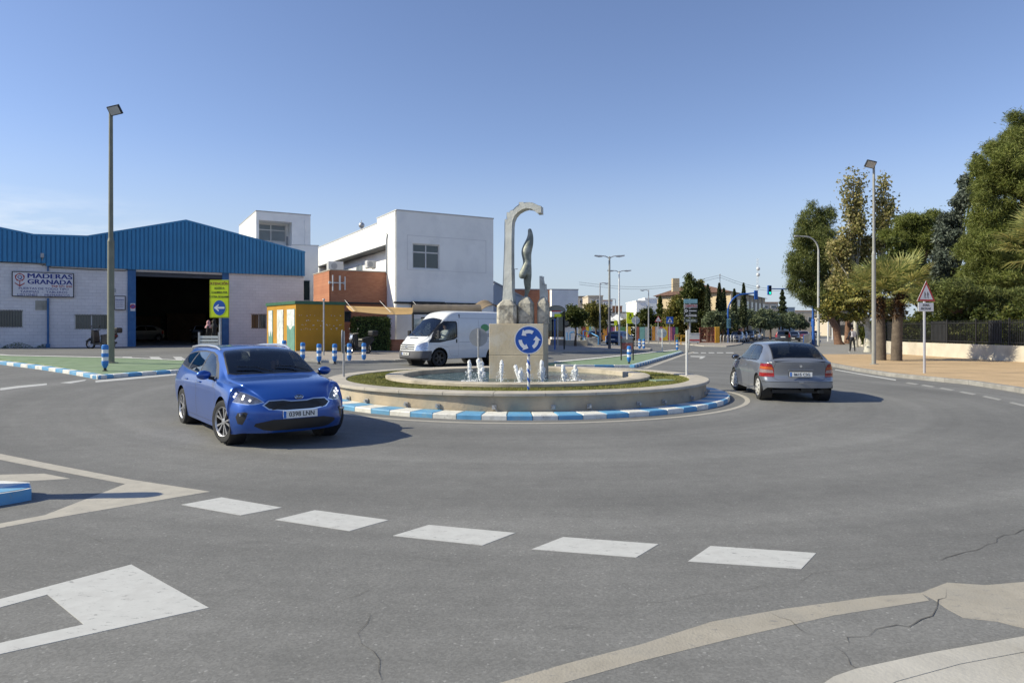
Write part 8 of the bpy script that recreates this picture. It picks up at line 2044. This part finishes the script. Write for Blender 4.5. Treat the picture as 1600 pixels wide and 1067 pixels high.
tree('pine_tree', 'huge green pine filling the right edge of the picture', 'tree', 1585, 47, [(1625,200,44,34),(1590,225,34,34),(1570,262,34,34),(1552,285,34,36),(1610,290,50,44),(1545,335,36,34),(1592,345,48,40),(1528,385,36,34),(1575,400,50,40),(1630,380,50,50),(1520,430,34,26),(1560,450,44,28),(1610,450,44,30),(1650,300,40,60)], L_pine, M_barkred, r=.5, n_clump=8000, per=42, spread=.19, size=.27, aspect=.13, seed=9, jitter_blobs=8)
tree('pine_tree', 'shadowed low pine under the huge pine at the right edge', 'tree', 1500, 42, [(1500,466,28,24),(1540,474,32,22),(1580,472,34,22),(1470,462,24,20),(1445,455,16,18)], L_pinedark, M_barkred, r=.3, n_clump=1800, per=34, spread=.18, size=.27, aspect=.14, seed=10)
tree('plane_tree', 'white-barked plane tree with yellow-green leaves beside the palms', 'tree', 1357, 48.5, [(1340,448,20,12),(1322,468,22,14),(1300,482,18,12),(1350,470,16,14),(1375,480,14,12),(1338,490,14,8)], L_yellowgreen, M_barkpale, r=.26, n_clump=620, per=10, spread=.22, size=.2, aspect=.8, seed=12, limb=3, base_dz=.12)
tree('street_tree', 'leafy tree with slim dark trunk on the pavement beyond the pedestrian', 'tree', 1311, 74, [(1305,478,16,12),(1322,492,14,10),(1296,492,12,10)], L_yellowgreen, M_bark, r=.16, n_clump=300, per=10, spread=.25, size=.28, aspect=.8, seed=14, base_dz=.12)
# shrubs behind the dark railing
k = 0
for (px_, D_, y_, rx, ry, lb) in ((1395,47,505,16,26,'bush behind the railing, first to the right of the left palm'),(1432,41,510,20,26,'bush behind the railing between palm and warning sign'),(1465,39.5,508,22,26,'dense bush behind the railing right of the warning sign'),(1500,38,512,22,24,'dark bush behind the middle of the railing'),(1538,37,512,22,24,'broad bush behind the railing under the huge pine'),(1580,35.8,512,26,26,'bush behind the railing at the right edge'),(1625,35,512,26,28,'bush behind the railing just past the right edge'),(1365,62,508,14,16,'far bush behind the railing near the white-barked plane tree')):
    tree('bush', lb, 'bush', px_, max(D_, 27.4*F/(px_-800)), [(px_,y_+8,rx*1.15,ry*1.2),(px_+8,y_-14,rx*.8,ry*.7),(px_-9,y_+16,rx,ry)], L_bush if k % 2 else L_green, M_bark, r=.06, n_clump=620, per=12, spread=.14, size=.15, aspect=.75, seed=30+k, group='bushes behind the dark railing'); k += 1
# ---- fan palms
L_palm = leafmat('palm_blades', (.17,.21,.065), (.30,.32,.11), (.56,.50,.19), trans=.35); L_palmdry = leafmat('palm_dry', (.16,.09,.04), (.24,.15,.07), (.34,.22,.11)); M_palmtrunk = mat('palm_trunk', (.11,.088,.068), .95, var=.3, vs=7, bump=1, bs=9, mottled=(.09,.07,.055), mscale=3)
def fan(mb_v, mb_f, root, d, L, fanr, droop, rr):
    """petiole and fan of narrow blades"""
    d = d.normalized(); side = d.cross(Vector((0,0,1)))
    if side.length < .05: side = Vector((1,0,0))
    side.normalize(); up = side.cross(d).normalized(); tip = root+d*L+Vector((0,0,-droop*L*.3))
    def quad(a, b, c, e): o = len(mb_v); mb_v.extend([a,b,c,e]); mb_f.append((o,o+1,o+2,o+3))
    quad(root-side*.025, root+side*.025, tip+side*.015, tip-side*.015)
    n = 26
    for i in range(n):
        a = R(-115+230*i/(n-1)); bd = (d*math.cos(a)+side*math.sin(a)).normalized(); bl = fanr*(.78+.22*math.cos(a))*rr.uniform(.9,1.08); w = .042
        sd_ = bd.cross(up).normalized()*w; m1 = tip+bd*bl*.55+up*.05*rr.uniform(-1,1.4); e = tip+bd*bl+Vector((0,0,-droop*bl*rr.uniform(.25,.6)))
        quad(tip, m1-sd_, m1+up*.02, m1+sd_); o = len(mb_v); mb_v.extend([m1-sd_, m1+sd_, e]); mb_f.append((o,o+1,o+2,o+2))
def palm(label, px, D, ytop_trunk, rad_px, nf, seed, lean=0, base_r=.34, fanr=1.05, pet=1.0, base_dz=.12, py=None):
    p = onground(px, D); p.z += base_dz; rr = random.Random(seed); h = Zp(ytop_trunk, D)-p.z; t = thing('palm_tree', label, 'palm', p); q = MB(); n_ = 26; pts = []; rad = []
    for i in range(n_+1):
        u = i/n_; pts.append((lean*u*u, 0, h*u-.1)); rad.append(base_r*(1.12 if i == 0 else (1-.18*u))*(1+.02*(i % 2)))
    q.tube(pts, rad, 20); q.build('trunk', M_palmtrunk, t)
    # skirt of old leaf bases
    v = []; f = []
    for i in range(520):
        a = rr.uniform(0,2*PI); z = h*rr.uniform(.66,1.03); r0 = base_r*.86; o = Vector((lean*(z/h)**2+r0*math.cos(a), r0*math.sin(a), z)); ou = Vector((math.cos(a), math.sin(a), rr.uniform(-.9,.9))); e = o+ou*rr.uniform(.10,.28); s_ = Vector((-math.sin(a), math.cos(a), 0))*.035; k = len(v); v += [o-s_, o+s_, e+s_*.5, e-s_*.5]; f.append((k,k+1,k+2,k+3))
    mesh_np('leaf_bases', [tuple(x) for x in v], f, L_palmdry2, t)
    v = []; f = []; vd = []; fd = []
    for i in range(nf):
        el = R(-30+112*rr.random()**.8); a = rr.uniform(0, 2*PI) if i > 6 else 2*PI*i/7; d = Vector((math.cos(a)*math.cos(el), math.sin(a)*math.cos(el), math.sin(el)))
        fan(v if el > R(-18) else v, f, Vector((lean, 0, h+.05)), d, pet*rr.uniform(.8,1.15)*(.82+.5*max(0,math.sin(el))), fanr*rr.uniform(.85,1.1)*(.9+.25*max(0,math.sin(el))), .12+.32*(1-math.sin(max(0,el))), rr)
    o_ = [tuple(x) for x in v]; me = bpy.data.meshes.new('fronds'); me.from_pydata(o_, [], [tuple(dict.fromkeys(x)) for x in f]); me.materials.append(L_palm); me.update(); o = bpy.data.objects.new('fronds', me); C.objects.link(o); o.parent = t
    for i in range(3):
        pass
    return t
L_palmdry2 = leafmat('palm_leaf_bases', (.035,.02,.012), (.07,.04,.022), (.15,.085,.045), trans=.05)
palm('left fan palm with shaggy neck, behind the grey floodlight pole', 1377, 35.9, 462, 0, 21, 3, lean=-.12, base_r=.25, fanr=1.02, pet=1.1)
palm('right fan palm with shaggy neck, leaning slightly, nearest the warning sign', 1401, 35.2, 462, 0, 21, 5, lean=.15, base_r=.27, fanr=1.02, pet=1.1)
palm('fan palm just outside the right edge, its fronds reaching into view', 1640, 30, 395, 0, 34, 9, lean=-.2, base_r=.3, fanr=1.1, pet=1.2)
# ---- trees of the middle distance
tree('orange_tree', 'round dark green tree over the bus stop, nearest the black round window', 'tree', 899, 56, [(899,487,13,9),(888,494,9,6),(910,492,8,9),(902,502,10,7)], L_green, M_bark, r=.1, n_clump=520, per=12, spread=.14, size=.17, aspect=.7, seed=41)
tree('street_tree', 'yellow-green tree between the dark green tree and the lamps', 'tree', 931, 70, [(928,486,14,14),(940,492,12,12),(920,495,10,10),(934,506,12,6)], L_yellowgreen, M_bark, r=.12, n_clump=520, per=12, spread=.18, size=.22, aspect=.7, seed=42)
tree('street_tree', 'small yellowish tree behind the yellow board', 'tree', 982, 92, [(978,505,11,6),(992,503,8,6)], L_yellowgreen, M_bark, r=.1, n_clump=220, per=10, spread=.2, size=.28, seed=43)
tree('street_tree', 'dark tree left of the spruce behind the coloured fence', 'tree', 1011, 93, [(1008,492,12,14),(1000,500,9,10),(1018,500,8,10)], L_green, M_bark, r=.15, n_clump=420, per=12, spread=.2, size=.28, seed=44)
conifer('pointed dark spruce before the ochre school building', 1031.5, 92, 463, 511, 22, L_green, tiers=6, n=3600, size=.34)
tree('street_tree', 'tall light green tree left of the direction sign', 'tree', 1056, 90, [(1054,478,14,16),(1048,495,14,14),(1064,492,12,18),(1056,508,16,8)], L_yellowgreen, M_bark, r=.18, n_clump=640, per=12, spread=.22, size=.3, seed=45)
tree('tall_conifer', 'tallest ragged dark conifer behind the direction sign', 'tree', 1076, 88, [(1076,434,4,6),(1078,445,9,9),(1074,458,11,11),(1084,460,13,13),(1074,478,13,13),(1080,498,15,13)], L_green, M_bark, r=.2, n_clump=800, per=12, spread=.2, size=.28, seed=46)
tree('round_tree', 'rounded green tree right of the tallest conifer', 'tree', 1094, 89, [(1092,452,14,12),(1100,462,12,14),(1092,478,15,16),(1100,498,13,14)], L_yellowgreen, M_bark, r=.2, n_clump=800, per=12, spread=.2, size=.28, seed=47)
for px_, yt, w_, D_, lb in ((1106,445,9,86,'narrow cypress, first from the left beside the rounded green tree'),(1124,443,11,88,'cypress split by the very tall thin mast'),(1131,451,10,90,'cypress just right of the thin mast'),(1147.5,452,9,95,'cypress rising behind the curved traffic mast'),(1162,443,10,96,'slender pointed cypress right of the curved mast')):
    conifer(lb, px_, D_, yt, 512, w_, L_cypress, name='cypress', n=2600, size=.32, group='cypresses before the school')
conifer('triangular dark fir under the arm of the second traffic light', 1222.5, 130, 452, 490, 17, L_cypress, tiers=5, n=2400, size=.45)
k = 0
for (px_, D_, y_, rx, ry, lb) in ((1112,84,500,12,13,'low leafy tree left of the traffic light mast'),(1130,86,498,12,13,'leafy tree right behind the traffic light mast'),(1152,100,492,16,17,'pale olive tree over the silver parked car'),(1168,104,497,13,15,'olive tree over the dark parked cars'),(1188,110,500,13,14,'olive tree in the middle of the row over the parked cars'),(1204,116,500,13,14,'olive tree right of the middle of the row'),(1218,122,500,13,13,'olive tree under the triangular fir'),(1234,128,501,12,13,'olive tree near the far end of the row'),(1250,134,502,12,12,'last olive tree of the row, below the leaning pine')):
    tree('olive_tree', lb, 'tree', px_, D_, [(px_,y_,rx,ry*.85),(px_-rx*.5,y_+5,rx*.6,ry*.6),(px_+rx*.5,y_+3,rx*.6,ry*.6)], L_olive, M_bark, r=.18, n_clump=460, per=11, spread=.24, size=.34, aspect=.5, seed=60+k, group='row of olive trees along the street'); k += 1
# low dark planting behind the coloured fence
def mass(n):
    x = rn.uniform(onground(905,92).x, onground(1150,92).x, n); y = rn.uniform(89.5, 93, n); return np.stack([x, y, rn.uniform(.1, 2.6, n)+.35*np.sin(x*1.3)], 1)
o = leaves(mass(9000), rn.uniform(.25,.45,9000), .6, 0, 'shrubbery', L_green); tag(o, 'dark low shrubbery massed behind the coloured school fence', 'shrubbery', kind='stuff')
# clipped hedge by the brick wing
def hedge(label, a, b_, D, y0, y1):
    p = onground(a, D); w_ = (b_-a)/F*D; z1 = Zp(y0, D)-p.z; t = thing('hedge', label, 'hedge', (p.x, D, p.z), R(18)); n = 9000; f = rn.integers(0, 4, n); x = rn.uniform(0, w_, n); y = rn.uniform(0, 1.1, n); z = rn.uniform(.05, z1, n)
    y = np.where(f == 0, rn.normal(.02,.04,n), y); z = np.where(f == 1, z1+rn.normal(0,.05,n), z); x = np.where(f == 2, rn.normal(0,.05,n), np.where(f == 3, w_+rn.normal(0,.05,n), x)); leaves(np.stack([x,y,z],1), rn.uniform(.05,.11,n), .7, 0, 'foliage', L_hedge, t)
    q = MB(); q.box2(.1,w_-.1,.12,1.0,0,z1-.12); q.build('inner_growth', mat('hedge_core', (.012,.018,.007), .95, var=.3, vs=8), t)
hedge('square clipped green hedge behind the low brick wall', 552, 608, 38.2, 497, 531)
# weeds at the foot of the warehouse
def weeds(n):
    s_ = rn.uniform(sx(-60), sx(72), n); return np.stack([W.o.x+W.u.x*s_+W.n.x*-.25, W.o.y+W.u.y*s_+W.n.y*-.25, zb+rn.uniform(0,.35,n)*np.abs(np.sin(s_*1.9))], 1)
o = leaves(weeds(900), rn.uniform(.06,.13,900), .35, .6, 'weeds', L_olive); tag(o, 'grey-green weeds growing along the foot of the warehouse wall', 'weeds', kind='stuff')

# ---- garden wall and dark railing on the right
M_gwall = mat('garden_wall', (.54,.49,.41), .9, var=.08, vs=1.5, bump=.3, bs=18, mottled=(.42,.38,.31), mscale=.8)
def railing(name, label, x0, y0, L_, ang, panels=()):
    t = thing(name, label, 'fence', (x0, y0, .12), ang); q = MB(); q.box2(0,L_,-.12,.12,-.2,.80); q.build('wall', M_gwall, t); q = MB(); n_ = int(L_/.125)
    q.box2(0,L_,-.02,.02,.92,.96); q.box2(0,L_,-.02,.02,1.95,1.99)
    for k in range(n_): q.box2(L_*k/n_-.013,L_*k/n_+.013,-.013,.013,.80,2.12)
    q.build('bars', M_black, t); k = 0
    while k*2.5 < L_: q = MB(); q.box2(k*2.5-.04,k*2.5+.04,-.04,.04,.8,2.2); q.build('post', M_black, t); k += 1
    for (a, b_) in panels: q = MB(); q.box2(a,b_,-.035,-.02,.85,2.1); q.build('sheet', mat('dark_sheet', (.035,.038,.045), .6, var=.2), t)
    return t
railing('garden_railing', 'pale garden wall topped with black railing behind the tan pavement', 25.5, 20, 25.2, R(90), ((15.6,16.6),(20.0,21.6)))
railing('garden_railing', 'far stretch of pale wall with black railing behind the palms along the street', 25.3, 45.3, 62, a_s+R(2.5), ((3,8),))
# ------------------------------------------------------------------ people and scooters
def standing(loc, rz, label, top, bottom, shoes=None, hair=M_hair, height=1.72, stride=.12, arms=(.06,.06), scarf=None, long_coat=False, name='person'):
    """standing figure: x forward"""
    t = thing(name, label, 'person', loc, rz); s = height/1.72
    V = [(0,0,.96),(0,0,1.08),(.0,0,1.28),(-.01,0,1.42),(0,0,1.49),(.015,0,1.57),(.015,0,1.64)]
    E = [(i,i+1) for i in range(6)]; Rr = [(.15,.12),(.14,.105),(.165,.115),(.10,.08),(.055,.055),(.075,.085),(.06,.07)]
    def add(v, r, l): V.append(v); Rr.append(r if hasattr(r,'__len__') else (r,r)); E.append((l, len(V)-1)); return len(V)-1
    for sd, st in ((1,stride),(-1,-stride)):
        h_ = add((0,.09*sd,.90), (.095,.10), 0); k_ = add((st*.5+.02,.10*sd,.50), .065, h_); c_ = add((st*.6-.02,.10*sd,.36), .06, k_); a_ = add((st,.10*sd,.10), .04, c_); f_ = add((st+.05,.105*sd,.045), .042, a_); add((st+.16,.115*sd,.035), .032, f_)
    for sd, fw in ((1,arms[0]),(-1,arms[1])):
        s_ = add((-.01,.19*sd,1.39), .062, 3); e_ = add((-.03+fw*.3,.245*sd,1.12), .046, s_); w_ = add((fw,.25*sd,.88), .032, e_); add((fw+.02,.25*sd,.80), (.04,.025), w_)
    V = [(a*s,b*s,c*s) for a,b,c in V]; Rr = [(a*s,b*s) for a,b in Rr]; sh = shoes or M_alu
    def mf(c):
        z = c.z/s
        if z < .085: return 3
        if abs(c.y)/s > .18 and z < .87: return 2
        if z > 1.50: return 2
        if z > .93: return 0
        return 1
    skinmesh('body', V, E, Rr, [top, bottom, M_skin, sh], t, 2, 0, mf)
    hc = Vector((.012*s, 0, 1.625*s))
    if scarf:
        q = MB(); q.lathe([(.0,1.76*s),(.06*s,1.74*s),(.105*s,1.68*s),(.11*s,1.60*s),(.10*s,1.52*s),(.15*s,1.44*s),(.21*s,1.34*s),(.2*s,1.30*s)], 20); o = q.build('headscarf', scarf, t); o.scale = (.95,.85,1)
        q = MB(); q.ball((.075*s,0,1.615*s), .062*s, 12, 8, 0, (.6,.85,1.05)); q.build('face', M_skin, t)
    else: head_parts(t, hc+Vector((-.012,0,.01)), hair, s=s*.92)
    q = MB(); q.ball((.10*s,0,1.60*s), .016*s, 8, 6, 0, (1,.7,1.3)); q.build('nose', M_skin, t)
    return t
c_navy = mat('navy_cloth', (.02,.024,.04), .85, var=.2, vs=6); c_black = mat('black_cloth', (.014,.014,.016), .85, var=.2, vs=6); c_white = mat('white_cloth', (.6,.6,.6), .85, var=.06); c_pink = mat('pink_scarf', (.50,.26,.27), .85, var=.35, vs=22); c_khaki = mat('khaki_cloth', (.16,.14,.12), .85, var=.15)
p = G(1332, 553.5); p.z = g(p.x,p.y)+.12
pd = standing(p, R(85), 'pedestrian in dark clothes and white trainers walking away with a pale grey backpack', c_navy, c_black, M_alu, stride=.16, arms=(.12,.02), height=1.74)
bp_ = thing('backpack', 'pale grey backpack on the back of the pedestrian', 'backpack', p, R(85)); q = MB(); q.box((-.20,0,1.27),(.17,.30,.42)); q.build('bag', mat('bag_grey', (.42,.40,.42), .8, var=.15, vs=10), bp_, bev=.05, segs=3); q = MB(); q.box((-.30,0,1.20),(.05,.24,.20)); q.build('pocket', mat('bag_pocket', (.33,.31,.34), .8, var=.15), bp_, bev=.02)
q = MB(); [q.tube([(-.14,s_*.12,1.42),(-.02,s_*.13,1.52),(.11,s_*.13,1.42),(.10,s_*.14,1.2),(-.12,s_*.15,1.08)], .018, 8) for s_ in (-1,1)]; q.build('straps', MATS['bag_pocket'], bp_)
p = onground(1155, 84); p.z += .1; standing(p, R(200), 'person in a dark coat and white trousers beside the silver parked car', c_black, c_white, M_alu, stride=.05)
k_ = 36/F
p = onground(325.5, 36.5); standing(p, R(190), 'woman in a pink and white headscarf passing the warehouse door', c_black, c_black, scarf=c_pink, height=1.60, stride=.14)
p = onground(334.5, 36); standing(p, R(190), 'companion all in black with a dark hood, right of the pink headscarf', c_black, c_black, scarf=c_black, height=1.66, stride=.14)
p = onground(1272, 80); p.z += .1; standing(p, R(80), 'distant person in dark clothes beside the blue post', c_black, c_navy, stride=.1)

def scooter(loc, rz, label, body_m, s=1.0, box=True):
    t = thing('scooter', label, 'scooter', loc, rz)
    for x in (.62,-.62):
        q = MB(); M = Matrix.Translation((x,0,.26))@Matrix.Rotation(R(90),4,'X'); q.lathe([(.26+.055*math.cos(a), .05*math.sin(a)) for a in np.linspace(0,2*PI,11)[:-1]][0:0] or [(.205,.045),(.25,.05),(.29,.025),(.30,0),(.29,-.025),(.25,-.05),(.205,-.045)], 28, M, 0, closed=True); w = q.build('wheel', M_tyre, t)
        q = MB(); q.lathe([(.20,.03),(.20,-.03)], 24, M); [q.cyl(M@Vector((0,0,0)), M@Vector((.2*math.cos(R(60*k)),.2*math.sin(R(60*k)),0)), .016,.014, 6) for k in range(6)]; q.cyl((x,-.06,.26),(x,.06,.26),.04,.04,10); q.build('rim', M_rim, w)
    q = MB(); q.prism([(.34,.30),(.44,.42),(.40,.98),(.30,1.00),(.24,.70),(.22,.36)], (0,-.17,0), (1,0,0), (0,0,1), (0,.34,0)); q.build('front_shield', body_m, t, bev=.05, segs=3)
    q = MB(); q.prism([(.40,.60),(.50,.78),(.44,.98),(.36,.95)], (0,-.10,0), (1,0,0), (0,0,1), (0,.2,0)); q.build('headlight', M_lamplit, t, bev=.04)
    q = MB(); q.prism([(.30,.22),(.28,.32),(-.18,.34),(-.30,.22)], (0,-.16,0), (1,0,0), (0,0,1), (0,.32,0)); q.build('footboard', M_trim, t, bev=.03)
    q = MB(); q.prism([(-.12,.32),(-.16,.66),(-.45,.70),(-.92,.78),(-.95,.68),(-.75,.50),(-.55,.42),(-.40,.28)], (0,-.16,0), (1,0,0), (0,0,1), (0,.32,0)); q.build('rear_body', body_m, t, bev=.05, segs=3)
    q = MB(); q.prism([(-.10,.68),(-.14,.76),(-.45,.80),(-.88,.88),(-.90,.80),(-.45,.70)], (0,-.15,0), (1,0,0), (0,0,1), (0,.30,0)); q.build('seat', M_trim, t, bev=.04, segs=3)
    q = MB(); q.tube([(.62,.0,.26),(.50,0,.62),(.36,0,1.02)], [.035,.04,.03], 8); q.tube([(.30,-.34,1.04),(.36,-.12,1.04),(.37,0,1.02),(.36,.12,1.04),(.30,.34,1.04)], .02, 8); q.build('handlebar', M_trim, t)
    for s_ in (-1,1): q = MB(); q.tube([(.33,s_*.26,1.05),(.34,s_*.30,1.24)], .008, 6); q.ball((.33,s_*.32,1.27), .06, 10, 6, 0, (.25,1,.7)); q.build('mirror', M_trim, t)
    q = MB(); q.prism([(.46,.30),(.40,.46),(.62,.60),(.86,.42),(.84,.38),(.62,.55)], (0,-.07,0), (1,0,0), (0,0,1), (0,.14,0)); q.build('mudguard', body_m, t, bev=.02)
    q = MB(); q.box((-.35,0,.24),(.45,.22,.2)); q.cyl((-.35,-.17,.28),(-.85,-.19,.34),.05,.055,10); q.tube([(-.1,.1,.22),(-.16,.2,.01)], .015, 6); q.build('engine', M_rimdark, t)
    if box: q = MB(); q.box((-1.02,0,1.04),(.42,.42,.30)); q.build('top_box', M_trim, t, bev=.08, segs=3)
    q = MB(); q.box((-.95,0,.72),(.05,.16,.08)); q.build('tail_light', M_tail, t, bev=.02)
    return t
p = G(162, 544.5); scooter((p.x, p.y-.3, g(p.x,p.y)), R(172), 'black and white scooter with a top box parked before the warehouse', M_trim)
sp = G(556, 556); scooter((sp.x, sp.y+.6, g(sp.x,sp.y)+.1), R(235), 'dark scooter parked by the low brick wall, seen between the bollards', M_trim)

# thin cables slung across the far street
for k_, (dz_, lb) in enumerate(((0, 'upper thin overhead cable slung across the far street'), (3.5, 'lower thin overhead cable slung across the far street'))):
    q = MB()
    for a, b_ in ((P(905,441+dz_,92), P(1125,430+dz_,96)), (P(1125,430+dz_,96), P(1262,446+dz_,100))): q.tube([a.lerp(b_, t/12)-Vector((0,0,1.1*math.sin(PI*t/12))) for t in range(13)], .018, 5)
    tag(q.build('overhead_cable', M_black), lb, 'cable')
